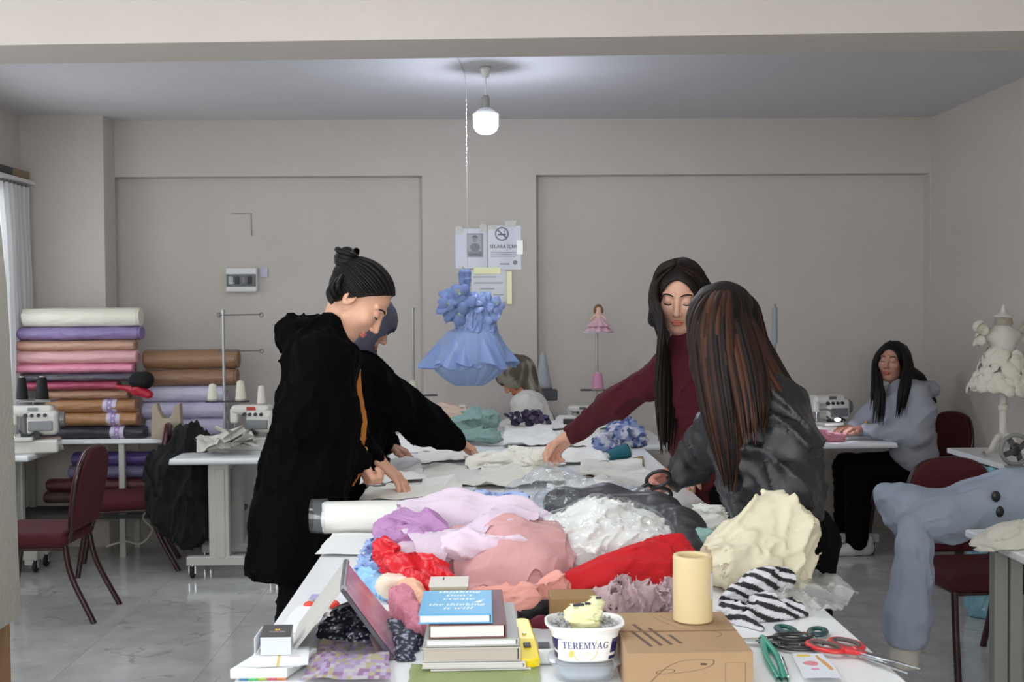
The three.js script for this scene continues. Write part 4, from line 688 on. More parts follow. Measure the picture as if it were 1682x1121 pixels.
{
  const t1 = sheet('notice', 748, 376, 800, 441, ZB, (g, w, h) => { g.fillStyle = '#d3d7e0'; g.fillRect(0, 0, w, h); g.fillStyle = '#7f8187'; g.fillRect(w * 0.36, h * 0.12, w * 0.52, h * 0.6); g.fillStyle = '#a4a6ab'; g.fillRect(w * 0.40, h * 0.15, w * 0.44, h * 0.42); g.fillStyle = '#4a4c52'; g.beginPath(); g.ellipse(w * 0.62, h * 0.22, w * 0.08, h * 0.05, 0, 0, 7); g.fill(); g.fillStyle = '#85878d'; g.beginPath(); g.ellipse(w * 0.62, h * 0.28, w * 0.07, h * 0.07, 0, 0, 7); g.fill(); g.fillStyle = '#6d6f76'; g.beginPath(); g.ellipse(w * 0.62, h * 0.47, w * 0.16, h * 0.1, 0, 0, 7); g.fill(); g.fillStyle = '#5c5e64'; g.fillRect(w * 0.42, h * 0.63, w * 0.4, h * 0.05); }, 'white notice with a grey portrait picture, taped left of the no-smoking sign');
  strip(t1, 748, 372, 760, 384, tape); strip(t1, 788, 368, 799, 380, tape);
  const t2 = sheet('no_smoking_notice', 801.5, 371, 856, 443, ZB, (g, w, h) => {
    g.fillStyle = '#d6dae2'; g.fillRect(0, 0, w, h); g.strokeStyle = '#33353a'; g.lineWidth = w * 0.035; g.beginPath(); g.arc(w * 0.42, h * 0.19, w * 0.19, 0, 7); g.stroke(); g.beginPath(); g.moveTo(w * 0.29, h * 0.10); g.lineTo(w * 0.56, h * 0.28); g.stroke();
    g.fillStyle = '#4a4c52'; g.fillRect(w * 0.3, h * 0.185, w * 0.24, h * 0.035); g.beginPath(); g.strokeStyle = '#55575c'; g.lineWidth = w * 0.02; g.moveTo(w * 0.5, h * 0.17); g.quadraticCurveTo(w * 0.46, h * 0.13, w * 0.52, h * 0.11); g.stroke();
    g.fillStyle = '#26282c'; g.font = `bold ${Math.round(w * 0.135)}px sans-serif`; g.textAlign = 'center'; g.fillText('SİGARA İÇME!', w * 0.5, h * 0.51, w * 0.94);
    g.fillStyle = '#8d9199'; for (let i = 0; i < 3; i++) g.fillRect(w * 0.08, h * (0.6 + i * 0.045), w * (0.84 - i * 0.05), h * 0.02); g.fillStyle = '#6b6d73'; g.fillRect(w * 0.35, h * 0.86, w * 0.3, h * 0.025); g.beginPath(); g.arc(w * 0.82, h * 0.84, w * 0.07, 0, 7); g.fill();
  }, 'no-smoking notice with a crossed circle taped to the wall pier');
  strip(t2, 803, 370, 816, 377, tape); strip(t2, 830, 363, 848, 372, tape); strip(t2, 849, 395, 859, 418, tape);
  const t3 = sheet('text_notice', 774, 444, 832, 496, ZB, (g, w, h) => { g.fillStyle = '#d2d4d6'; g.fillRect(0, 0, w, h); g.fillStyle = '#9a9da2'; g.fillRect(w * 0.05, h * 0.2, w * 0.66, h * 0.045); g.fillRect(w * 0.08, h * 0.38, w * 0.82, h * 0.05); g.fillRect(w * 0.25, h * 0.56, w * 0.4, h * 0.05); g.fillRect(w * 0.62, h * 0.76, w * 0.3, h * 0.04); }, 'white text notice with yellowed tape below the no-smoking sign');
  strip(t3, 778, 440, 822, 450, yellowTape); strip(t3, 832, 446, 841, 500, yellowTape);
  const e = thing('fuse_box', 'white wall fuse box with a dark window of switches', 'fuse box'), a = at(370, 440, 8.0), b = at(422, 480, 8.0), cx = (a.x + b.x) / 2, cy = (a.y + b.y) / 2, w = b.x - a.x, h = a.y - b.y;
  part(e, 'housing', rbox(w, h, 0.06, 0.012, cx, cy, ZR + 0.03), mat('#d9dad8', { roughness: 0.4 }));
  part(e, 'window', rbox(w * 0.94, h * 0.5, 0.008, 0.003, cx, cy - h * 0.02, ZR + 0.0605), mat('#3a3c3f', { roughness: 0.25 }));
  for (const [i, m] of [['#b9bbbc'], ['#2a2b2d'], ['#77797b'], ['#1f2022']].entries()) part(e, 'switch', rbox(w * 0.14, h * 0.32, 0.01, 0.003, cx - w * 0.32 + i * w * 0.2, cy - h * 0.02, ZR + 0.066), mat(m[0], { roughness: 0.5 }));
  const tag1 = at(431, 447, 8.0); part(e, 'paper_tag', box(0.05, 0.07, 0.001, tag1.x, tag1.y, ZR + 0.012).applyMatrix4(new THREE.Matrix4()), mat('#c9c4d6', { roughness: 0.8 }));
  const cb = thing('wall_cable', 'thin bent grey cable fixed on the plaster above the fuse box', 'cable'), k = (x, y) => at(x, y, 8.05).setZ(ZR + 0.004);
  part(cb, 'cable', merge([rod(k(380, 351), k(412, 351), 0.002), rod(k(412, 351), k(413, 388), 0.003)]), mat('#8d8880', { roughness: 0.8 }));
}
// ---------- fabric rolls on the rack ----------
const film = mat('#ffffff', { transmission: 1, thickness: 0, roughness: 0.12, ior: 1.45, bumpMap: rep(grainTex, 3, 3), bumpScale: 0.006 });
function fabricRoll(label, group, x0, x1, y0, y1, D, hex, o = {}) {
  const t = thing('fabric_roll', label, 'fabric roll', group), a = at(x0, (y0 + y1) / 2, D), b = at(x1, (y0 + y1) / 2, D), ry = (y1 - y0) / 2 * D / FOCAL * 0.985, rz = o.rz || Math.max(ry, 0.062), L = b.x - a.x, sd = rr(0, 99);
  a.y = (a.y + b.y) / 2;
  const f = (x, y, z) => { const t = clamp((x - a.x) / L, 0, 1), yy = (y - a.y) / ry, zz = (z - a.z) / rz, k = Math.hypot(yy, zz), dx = Math.max(a.x - x, x - b.x), d = (k - 1) * Math.min(ry, rz), w = 0.0035 * nz(x * 9, Math.atan2(yy, zz) * 2.2 + sd, sd) + 0.0022 * nz(x * 34 + yy * 6, yy * 5 + sd, zz * 5); return Math.max(d + w, dx + 0.002 * nz(y * 60, z * 60, sd)); };
  f.lo = [a.x, a.y - ry, a.z - rz]; f.hi = [b.x, a.y + ry, a.z + rz];
  part(t, 'roll', nets(f, 0.0075, { pad: 0.008 }), mat(hex, { roughness: o.rough ?? 0.5, clearcoat: o.coat ?? 0.35, clearcoatRoughness: 0.25, sheen: 0.2 }));
  part(t, 'core', new THREE.RingGeometry(0.012, 0.019, 20).rotateY(Math.PI / 2).scale(1, Math.min(1, ry / 0.03), 1).translate(b.x + 0.004, a.y, a.z), mat(o.core || '#6a5a48', { roughness: 0.9 }));
  if (o.end) part(t, 'roll_end', cyl(1, 1, 0.012, 0, 0, 0, 28).rotateZ(Math.PI / 2).scale(1, ry * 0.96, rz * 0.96).translate(b.x + 0.004, a.y, a.z), mat(hex, { roughness: 0.8 }));
  if (o.band) { const c = at(o.band, (y0 + y1) / 2, D).x; part(t, 'label_band', cyl(1, 1, 0.085, 0, 0, 0, 32).rotateZ(Math.PI / 2).scale(1, ry * 1.03, rz * 1.03).translate(c, a.y, a.z), mat('#ffffff', { map: canvasTex(64, 64, (g, w, h) => { g.fillStyle = '#cfc6dc'; g.fillRect(0, 0, w, h); g.fillStyle = '#a58cc4'; g.fillRect(0, 20, w, 24); g.fillStyle = '#d9d2e4'; for (let i = 0; i < 9; i++) g.fillRect(4 + i * 7, 26, 3, 11); }), roughness: 0.6 })); }
  return t;
}
const GL = 'rolls stacked at the window end of the rack', GR = 'rolls stacked at the middle of the rack', GB = 'rolls on the lower shelf of the rack';
fabricRoll('thick white fabric roll on top of the stack by the window', GL, 40, 229, 506, 537, 7.42, '#d9d5c4', { end: true });
fabricRoll('shiny purple fabric roll under the white one', GL, 33, 231, 537, 559, 7.42, '#83709f', { end: true });
fabricRoll('tan film-wrapped fabric roll between the purple and the pale pink rolls', GL, 31, 224, 559, 576, 7.42, '#b88f78');
fabricRoll('pale pink fabric roll under the tan wrapped roll', GL, 30, 228, 575, 598, 7.42, '#cf9ea0');
fabricRoll('bright pink fabric roll in the middle of the stack by the window', GL, 28, 222, 597, 613, 7.42, '#d98aa2');
fabricRoll('dark grey fabric roll under the bright pink roll', GL, 38, 228, 613, 627, 7.42, '#54535a');
fabricRoll('mauve and crimson fabric roll above the brown rolls', GL, 40, 196, 626, 641, 7.42, '#a64660');
fabricRoll('brown film-wrapped roll without a label above the two labelled brown rolls', GL, 78, 214, 641, 656, 7.42, '#a57e63');
fabricRoll('upper brown fabric roll with a lilac label band', GL, 78, 226, 655, 678, 7.42, '#a87a55', { band: 184 });
fabricRoll('lower brown fabric roll with a lilac label band', GL, 78, 228, 677, 700, 7.42, '#ad7f56', { band: 190 });
fabricRoll('dark navy fabric roll with a lilac label band at the foot of the stack', GL, 70, 240, 700, 721, 7.42, '#2b2b36', { band: 196 });
fabricRoll('fat caramel brown roll lying on top of the middle stack', GR, 238, 390, 574, 606, 7.55, '#8d6a4c', { end: true });
fabricRoll('caramel brown roll with dark underside below the fat one', GR, 238, 388, 606, 634, 7.55, '#8a6850', { end: true });
fabricRoll('lavender white fabric roll directly under the brown rolls', GR, 236, 372, 634, 660, 7.55, '#c3bfd3');
fabricRoll('second lavender white roll, between two others', GR, 236, 372, 660, 687, 7.55, '#bdb8d0');
fabricRoll('lowest lavender white roll, resting on the rack shelf', GR, 242, 372, 687, 715, 7.55, '#bcb8cf');
fabricRoll('violet fabric roll topmost on the lower shelf', GB, 122, 262, 742, 764, 7.5, '#54407e');
fabricRoll('grey lilac fabric roll second on the lower shelf', GB, 116, 262, 764, 786, 7.5, '#6d6788');
fabricRoll('maroon fabric roll third on the lower shelf', GB, 80, 258, 786, 806, 7.5, '#5a2c30');
fabricRoll('brown fabric roll at the bottom of the lower shelf', GB, 76, 258, 806, 826, 7.5, '#4f3a36');
{
  solo('black_fabric_roll', heap([cap(at(226, 626, 7.28), at(239, 625, 7.28), 0.055, 0.055)], { amp: 0.004, h: 0.006 }), cloth('#060607', { sheen: 0 }), 'short black fabric roll poking out of the window-end stack', 'fabric roll');
  solo('red_cloth', heap([cap(at(194, 636, 7.32), at(226, 641, 7.27), 0.012, 0.032), cap(at(226, 641, 7.27), at(244, 648, 7.25), 0.034, 0.024)], { amp: 0.008, h: 0.005, k: 0.02 }), mat('#a50d2a', { roughness: 0.45, sheen: 0.4 }), 'crimson satin cloth tucked between the fabric rolls', 'cloth');
  // cream carrier bag with a cut-out handle
  const p = (x, y) => at(x, y, 7.28), o = p(0, 0), S2 = new THREE.Shape([[251, 720], [252, 668], [258, 664], [261, 676], [268, 688], [279, 689], [287, 678], [289, 667], [295, 665], [299, 720]].map(a => { const v = p(...a); return new THREE.Vector2(v.x, v.y); }));
  solo('carrier_bag', bent(new THREE.ExtrudeGeometry(S2, { depth: 0.05, bevelEnabled: true, bevelSize: 0.006, bevelThickness: 0.012, bevelSegments: 3, steps: 4 }).translate(0, 0, -7.32), v => { v.z += 0.006 * nz(v.x * 30, v.y * 30, 1); }), mat('#a89c88', { roughness: 0.7 }), 'beige carrier bag with cut-out handle standing on the rack', 'bag');
  // black coat over the second chair
  solo('black_coat', heap([cap(at(312, 712, 6.92), at(322, 722, 6.9), 0.062, 0.05), ...chain([at(312, 730, 6.98), at(295, 775, 6.95), at(292, 830, 6.9), at(312, 872, 6.85)], [0.10, 0.165, 0.15, 0.10]), cap(at(270, 775, 6.95), at(282, 830, 6.95), 0.09, 0.11), cap(at(322, 770, 6.85), at(318, 870, 6.8), 0.08, 0.075)], { k: 0.08, amp: 0.03, freq: 8, dir: V(0.1, 1, 0), h: 0.009, s: 2 }), cloth('#060607', { sheen: 0.02 }), 'black coat draped over the back of a burgundy chair', 'coat');
  solo('white_cable', tube([at(255, 825, 7.3), at(235, 850, 7.28), at(250, 870, 7.25), at(232, 893, 7.2), at(205, 890, 7.1), at(175, 898, 7.0)].map(v => { v.y = Math.max(v.y, 0.012); return v; }), 0.006, 50, 8), mat('#bdb9ae', { roughness: 0.5 }), 'loose white cable hanging under the rack behind the chair', 'cable');
}
// ---------- sewing machines ----------
const machineWhite = mat('#d5d4cc', { roughness: 0.32, clearcoat: 0.3 }), machineGrey = mat('#7f8283', { roughness: 0.4, metalness: 0.4 });
function cone(label, p, hex, h = 0.11, r = 0.032, group = 'thread cones') {
  const t = thing('thread_cone', label, 'thread cone', group);
  part(t, 'thread', lathe([[0.006, 0.006], [r, 0.006], [r * 1.03, 0.014], [r * 0.70, h * 0.9], [r * 0.55, h * 0.93], [0.006, h * 0.93]], 24).translate(p.x, p.y, p.z), mat(hex, { roughness: 0.75 }));
  part(t, 'spool', lathe([[0.001, 0], [r, 0], [r, 0.006], [r * 0.35, 0.007], [r * 0.35, h * 0.97], [0.001, h * 0.97]], 20).translate(p.x, p.y, p.z), mat('#c8c2b4', { roughness: 0.6 }));
  return t;
}
function overlock(label, p, turn = 0, flag = '#8a8d90', k = 1) {
  const t = thing('overlock_machine', label, 'sewing machine');
  const M = g => g.scale(k, k, k).rotateY(turn).translate(p.x, p.y, p.z);
  part(t, 'base', M(merge([rbox(0.30, 0.075, 0.20, 0.014, 0, 0.0375, 0), rbox(0.14, 0.02, 0.24, 0.006, -0.05, 0.085, 0.02)])), machineWhite);
  part(t, 'body', M(merge([rbox(0.17, 0.14, 0.13, 0.03, 0.06, 0.165, -0.03, 4), rbox(0.24, 0.06, 0.11, 0.026, 0.0, 0.235, -0.03, 4), rbox(0.05, 0.09, 0.08, 0.014, -0.10, 0.20, -0.02, 3)])), machineWhite);
  part(t, 'front_cover', M(rbox(0.13, 0.055, 0.01, 0.004, 0.05, 0.15, 0.04)), machineGrey);
  part(t, 'badge', M(rbox(0.055, 0.02, 0.004, 0.001, 0.01, 0.245, 0.027)), mat(flag, { roughness: 0.5 }));
  part(t, 'needle_bar', M(merge([cyl(0.006, 0.006, 0.10, -0.10, 0.14, 0.005), box(0.03, 0.006, 0.05, -0.10, 0.098, 0.02)])), chrome);
  part(t, 'tension_knobs', M(merge([0, 1, 2, 3].map(i => cyl(0.010, 0.012, 0.018, 0, 0, 0, 14).rotateX(Math.PI / 2).translate(-0.03 + i * 0.035, 0.21, 0.035)))), darkSteel);
  part(t, 'handwheel', M(cyl(0.045, 0.045, 0.025, 0, 0, 0, 28).rotateZ(Math.PI / 2).translate(0.16, 0.18, -0.03)), machineGrey);
  part(t, 'looper', M(merge([tube([V(-0.06, 0.13, 0.06), V(-0.02, 0.10, 0.08), V(0.03, 0.12, 0.07), V(0.07, 0.10, 0.08)], 0.006, 20, 6), box(0.10, 0.02, 0.03, 0.0, 0.10, 0.06)])), darkSteel);
  return t;
}
function threadStand(label, p, h, arms, tray = 0) {
  const t = thing('thread_stand', label, 'thread stand');
  part(t, 'pole', merge([cyl(0.0085, 0.0085, h, p.x, p.y + h / 2, p.z, 12), cyl(0.03, 0.034, 0.012, p.x, p.y + 0.006, p.z, 20), cyl(0.012, 0.012, 0.02, p.x, p.y + h, p.z, 12)]), mat('#a7a8a6', { roughness: 0.35, metalness: 0.6 }));
  for (const [y, l, r] of arms) part(t, 'thread_arm', merge([rod(V(p.x - l, y, p.z), V(p.x + r, y + 0.003, p.z + 0.04), 0.004), new THREE.TorusGeometry(0.012, 0.003, 6, 14).translate(p.x + r, y, p.z + 0.04), new THREE.TorusGeometry(0.012, 0.003, 6, 14).translate(p.x - l, y, p.z)]), mat('#6e6f70', { roughness: 0.4, metalness: 0.6 }));
  if (tray) part(t, 'spool_tray', merge([box(0.26, 0.008, 0.05, p.x + 0.02, tray, p.z), cyl(0.035, 0.035, 0.008, p.x - 0.07, tray, p.z), cyl(0.035, 0.035, 0.008, p.x + 0.12, tray, p.z)]), darkSteel);
  return t;
}
const onTable = (px, py, D, H = SEW) => { const v = at(px, py, D); v.y = H; return v; };
{
  overlock('white overlock machine with two black thread cones by the window', onTable(52, 690, 6.95), 0.25, '#8a8d90', 1.05);
  const yc = SEW + 0.30, t = thing('cone_rack', 'metal cone rack above the overlock by the window', 'thread stand');
  const a = onTable(40, 640, 6.98), b = onTable(70, 640, 6.98);
  part(t, 'rack', merge([rod(V(a.x, SEW, -7.12), V(a.x, yc, -7.12), 0.007), box(0.20, 0.008, 0.16, (a.x + b.x) / 2, yc, -7.06)]), machineGrey);
  cone('left-hand black thread cone over the window-side overlock', V(at(36, 640, 7.03).x, yc + 0.004, -7.03), '#08080a', 0.15, 0.034, 'black thread cones'); cone('right-hand black thread cone over the window-side overlock', V(at(69, 640, 7.03).x, yc + 0.004, -7.03), '#08080a', 0.15, 0.038, 'black thread cones');
  const B = onTable(412, 700, 7.02); overlock('cream overlock machine with a red badge on the table of white scraps', B, -0.1, '#b33226', 1.0);
  const sp = onTable(369, 700, 7.12), y1 = at(370, 518, 7.12).y, y2 = at(370, 577, 7.12).y, ty = at(370, 660, 7.12).y;
  threadStand('tall thread stand with two wire arms beside the red-badged overlock', sp, at(370, 512, 7.12).y - SEW, [[y1, 0.025, 0.24], [y2, 0.02, 0.24]], ty);
  cone('white thread cone low on the tall stand', V(sp.x - 0.07, ty + 0.004, sp.z), '#d8d4c4', 0.11); cone('white thread cone in the middle of the tall stand', V(sp.x + 0.10, ty + 0.004, sp.z), '#d8d4c4', 0.13);
  cone('white thread cone standing on the red-badged overlock', V(B.x + 0.06, SEW + 0.265, B.z - 0.03), '#dcd8ca', 0.12, 0.026);
  // white scraps on that table
  const g = []; for (let i = 0; i < 22; i++) { const pl = new THREE.PlaneGeometry(rr(0.1, 0.2), rr(0.08, 0.15), 7, 7), sd = rr(0, 50); bent(pl, v => { v.z += 0.03 * nz(v.x * 9 + sd, v.y * 9, sd) + 0.015 * Math.sin(v.x * 26 + sd); }); pl.rotateX(-Math.PI / 2 + rr(-0.7, 0.7)).rotateY(rr(0, 6)); const c = onTable(rr(338, 412), 720, rr(6.68, 6.85)), hgt = Math.max(0, 0.11 - Math.abs(c.x - at(378, 720, 6.75).x) * 0.8); pl.translate(c.x, SEW + 0.045 + rr(0, hgt), c.z); pl.attributes.position.needsUpdate = true; bent(pl, v => { v.y = Math.max(v.y, SEW + 0.002 + rr(0, 0.004)); }); g.push(pl); }
  const scr = solo('white_scraps', merge(g), mat('#dcdad2', { roughness: 0.9 }), 'loose pile of white cloth scraps on the sewing table', 'scraps'); scr.userData.kind = 'stuff';
  // far tables
  overlock('white sewing machine on the far table behind the hanging dress', onTable(742, 700, 7.4), 0.1, '#5c5e60', 0.85);
  const q1 = onTable(680, 700, 7.5); threadStand('thin thread stand standing left of the hanging dress', q1, at(680, 508, 7.5).y - SEW, [], at(680, 650, 7.5).y); cone('single white thread cone on the thin stand left of the dress', V(q1.x - 0.0, at(680, 650, 7.5).y + 0.004, q1.z + 0.04), '#cfcab8', 0.10);
  overlock('white sewing machine on the far table below the fairy doll', onTable(956, 700, 7.4), -0.2, '#5c5e60', 0.8);
  const q2 = onTable(981, 700, 7.55), tt = at(980, 641, 7.55).y; threadStand('thread stand carrying the pink cone and the fairy doll', q2, at(981, 545, 7.55).y - SEW, [], tt); cone('pink thread cone under the fairy doll', V(q2.x - 0.0, tt + 0.004, q2.z + 0.045), '#c98fa8', 0.12, 0.04);
  const q3 = onTable(893, 700, 7.6); const tc = thing('plastic_cone', 'tall pale plastic cone on a dark box behind the headscarf', 'cone');
  part(tc, 'cone', lathe([[0.001, 0], [0.06, 0], [0.055, 0.03], [0.02, 0.22], [0.012, 0.24], [0.001, 0.24]], 24).translate(q3.x, at(893, 640, 7.6).y, q3.z), mat('#b9bac0', { roughness: 0.3, transmission: 0.3, thickness: 0 }));
  part(tc, 'stand_box', merge([rbox(0.14, 0.07, 0.12, 0.008, q3.x + 0.02, at(893, 640, 7.6).y - 0.035, q3.z), cyl(0.02, 0.02, at(893, 640, 7.6).y - 0.07, q3.x, (at(893, 640, 7.6).y - 0.07) / 2, q3.z), cyl(0.11, 0.12, 0.02, q3.x, 0.01, q3.z)]), mat('#3f4245', { roughness: 0.5 }));
  const q4 = onTable(1273, 700, 7.7); const q4b = thing('thread_stand', 'short thread stand with a clear cover near the right recess', 'thread stand'); part(q4b, 'pole', cyl(0.008, 0.008, at(1273, 500, 7.7).y - SEW, q4.x, (at(1273, 500, 7.7).y + SEW) / 2, q4.z, 10), machineGrey); part(q4b, 'cover', cyl(0.018, 0.02, 0.24, q4.x, at(1273, 535, 7.7).y, q4.z), mat('#c9cbd2', { roughness: 0.3, transmission: 0.6, thickness: 0 })); part(q4b, 'base', cyl(0.05, 0.055, 0.012, q4.x, SEW + 0.007, q4.z), darkSteel);
  // fairy doll
  const f = thing('fairy_doll', 'small fairy doll in a pink and white tulle skirt on the thread stand', 'doll'), c = at(983, 520, 7.55);
  const tut = (r, y, h, ph) => { const g2 = new THREE.ConeGeometry(r, h, 48, 4, true); return bent(g2, v => { const a = Math.atan2(v.z, v.x), k2 = 1 + 0.13 * Math.sin(a * 9 + ph); v.x *= k2; v.z *= k2; }).translate(c.x, y, c.z); };
  part(f, 'skirt', merge([tut(0.09, c.y - 0.055, 0.09, 0), tut(0.075, c.y - 0.03, 0.07, 2)]), mat('#d9aebb', { roughness: 0.9 })); part(f, 'overskirt', tut(0.095, c.y - 0.072, 0.075, 1), mat('#d9d6d8', { roughness: 0.9, transmission: 0.3, thickness: 0 }));
  part(f, 'torso', nets(union([cap(V(c.x, c.y - 0.03, c.z), V(c.x, c.y + 0.012, c.z), 0.02, 0.017), cap(V(c.x - 0.018, c.y + 0.01, c.z), V(c.x - 0.05, c.y - 0.02, c.z + 0.02), 0.008, 0.006), cap(V(c.x + 0.018, c.y + 0.01, c.z), V(c.x + 0.05, c.y - 0.02, c.z + 0.02), 0.008, 0.006), cap(V(c.x, c.y + 0.03, c.z), V(c.x, c.y + 0.05, c.z), 0.019, 0.022)], 0.012), 0.004), mat('#e0b9a6', { roughness: 0.6 }));
  part(f, 'hair', nets(union([ell(V(c.x, c.y + 0.055, c.z - 0.006), 0.027, 0.025, 0.026), ell(V(c.x - 0.022, c.y + 0.035, c.z), 0.011, 0.02, 0.014), ell(V(c.x + 0.022, c.y + 0.035, c.z), 0.011, 0.02, 0.014)], 0.012), 0.004), mat('#7d5a30', { roughness: 0.8 }));
  part(f, 'stick', rod(V(c.x, at(981, 545, 7.55).y - 0.01, c.z), V(c.x, c.y - 0.03, c.z), 0.005), machineGrey);
  // machine, lamp and pink cloth on the seated woman's table
  overlock('white sewing machine in front of the woman in the grey sweatshirt', onTable(1362, 700, 7.45), 0.3, '#5c5e60', 1.0);
  const lampP = at(1376, 695, 7.15), lm = thing('machine_lamp', 'tiny lit LED lamp at the needle of the sewing machine', 'lamp');
  part(lm, 'lamp_lens', new THREE.SphereGeometry(0.014, 16, 12).scale(1.5, 0.7, 0.8).translate(lampP.x, lampP.y + 0.02, lampP.z), mat('#ffffff', { emissive: C('#f3f4ff'), emissiveIntensity: 7 })); part(lm, 'lamp_stem', tube([V(lampP.x, lampP.y + 0.028, lampP.z - 0.01), V(lampP.x - 0.02, lampP.y + 0.07, lampP.z - 0.12), V(lampP.x - 0.04, lampP.y + 0.06, lampP.z - 0.26)], 0.006, 16, 6), machineGrey);
  const pl = new THREE.PointLight(C('#e8ecff'), 0.05); pl.position.set(lampP.x, lampP.y + 0.02, lampP.z); pl.castShadow = true; scene.add(pl);
  solo('pink_cloth', heap([cap(onTable(1348, 700, 7.12).add(V(0, 0.03, 0)), onTable(1380, 700, 7.1).add(V(0, 0.025, 0)), 0.04, 0.03)], { amp: 0.012, freq: 22, h: 0.005, floor: SEW + 0.001 }), mat('#c98292', { roughness: 0.8 }), 'pink cloth under the needle of the seated woman\'s sewing machine', 'cloth');
}
// ---------- right side: dress form, jacket, towel ----------
{
  const D = 6.35, f = thing('dress_form', 'white child dress form wearing a petal skirt, on a white stand', 'dress form'), q = (x, y, d = 0) => at(x, y, D + d), cx = q(1648, 600), white = mat('#d6d2c6', { roughness: 0.7 }), s = D / FOCAL;
  part(f, 'torso', nets(union([cap(q(1647, 556), q(1647, 596), 23 * s, 17 * s), cap(q(1628, 551), q(1666, 551), 11 * s, 11 * s), cap(q(1647, 530), q(1647, 548), 9 * s, 13 * s)], 0.03), 0.007), white);
  part(f, 'neck_cap', lathe([[0.001, 0], [0.05, 0], [0.054, 0.012], [0.02, 0.022], [0.012, 0.05], [0.006, 0.07], [0.001, 0.075]], 24).translate(cx.x, q(1655, 522).y, cx.z), white);
  part(f, 'collar', cyl(0.045, 0.05, 0.035, cx.x, q(1655, 529).y, cx.z), mat('#a39a8c', { roughness: 0.8 }));
  const pet = (n, cyl0, cyl1, r0, r1, size, sd) => { const gs = []; for (let i = 0; i < n; i++) { const a = i * 2.39996 + sd, t = rr(0, 1), y = lerp(cyl0, cyl1, t), r = lerp(r0, r1, t), g = new THREE.SphereGeometry(size * rr(0.8, 1.2), 8, 6, 0, 6.283, 0, 1.35); bent(g, v => { v.y *= 0.55; }); g.rotateX(rr(-0.5, 0.5)).rotateZ(Math.PI / 2 * rr(0.6, 1.1) * -1).rotateY(-a); g.translate(cx.x + Math.cos(a) * r, y, cx.z + Math.sin(a) * r); gs.push(g); } return merge(gs); };
  part(f, 'petal_skirt', pet(150, q(0, 592).y, q(0, 656).y, 0.07, 0.175, 0.038, 0), mat('#dcd8c8', { roughness: 0.85 }));
  part(f, 'skirt_lining', bent(new THREE.ConeGeometry(0.165, 0.24, 40, 4, true).translate(cx.x, q(0, 620).y, cx.z), v => { const a = Math.atan2(v.z - cx.z, v.x - cx.x); v.x += Math.cos(a * 5) * 0.01; }), mat('#dcd8c8', { roughness: 0.9 }));
  for (const sgn of [-1, 1]) { const gs = []; for (let i = 0; i < 9; i++) { const g = new THREE.SphereGeometry(0.034 * rr(0.8, 1.2), 8, 6, 0, 6.283, 0, 1.35); g.scale(1, 0.6, 1).rotateX(rr(-1, 1)).rotateZ(sgn * rr(-1.6, -0.6)); g.translate(cx.x + sgn * rr(0.115, 0.14), q(0, 548).y - rr(0, 0.09), cx.z + rr(-0.05, 0.05)); gs.push(g); } part(f, 'sleeve_ruffle', merge(gs), mat('#d3cfbe', { roughness: 0.85 })); }
  part(f, 'stand_pole', cyl(0.018, 0.022, q(0, 600).y - 0.80, cx.x, (q(0, 600).y + 0.80) / 2, cx.z), white);
  part(f, 'stand_knob', new THREE.SphereGeometry(0.03, 16, 12).translate(cx.x, q(0, 684).y, cx.z), white);
  for (let i = 0; i < 3; i++) { const a = i * 2.094 + 2.7; part(f, 'stand_leg', tube([V(cx.x, 0.84, cx.z), V(cx.x + Math.cos(a) * 0.04, 0.83, cx.z + Math.sin(a) * 0.04), V(cx.x + Math.cos(a) * 0.10, 0.755, cx.z + Math.sin(a) * 0.10), V(cx.x + Math.cos(a) * 0.15, 0.744, cx.z + Math.sin(a) * 0.15)], 0.017, 16, 8), white); }
  const rg = thing('ring_fan', 'round grey ring on a foot standing on the narrow bench', 'fan'), r = at(1668, 744, 5.85); r.y = 0.725 + 0.095;
  part(rg, 'ring', new THREE.TorusGeometry(0.075, 0.011, 10, 32).translate(r.x, r.y, r.z), mat('#8d8c88', { roughness: 0.4 })); part(rg, 'hub', new THREE.SphereGeometry(0.03, 14, 10).scale(1, 1.2, 0.6).translate(r.x, r.y, r.z), mat('#262629', { roughness: 0.5 }));
  for (let i = 0; i < 4; i++) part(rg, 'blade', box(0.055, 0.03, 0.004).rotateY(0.5).translate(0.04, 0, 0).rotateZ(i * 1.571 + 0.5).translate(r.x, r.y, r.z), mat('#55565a', { roughness: 0.4 })); part(rg, 'foot', rbox(0.09, 0.014, 0.06, 0.005, r.x, 0.732, r.z), mat('#8d8c88', { roughness: 0.4 }));
  solo('blue_bag', heap([cap(at(1612, 782, 5.75), at(1632, 795, 5.7), 0.05, 0.06), cap(at(1605, 815, 5.75), at(1625, 830, 5.7), 0.05, 0.05), ...chain([at(1620, 830, 5.72), V(at(1620, 830, 5.72).x, 0.06, -5.72)], [0.08, 0.1])], { amp: 0.016, freq: 14, h: 0.008, dir: V(0, 1, 0), floor: 0.001 }), mat('#7fb3c4', { roughness: 0.35, clearcoat: 0.4 }), 'light blue plastic bag under the narrow bench', 'bag');
}
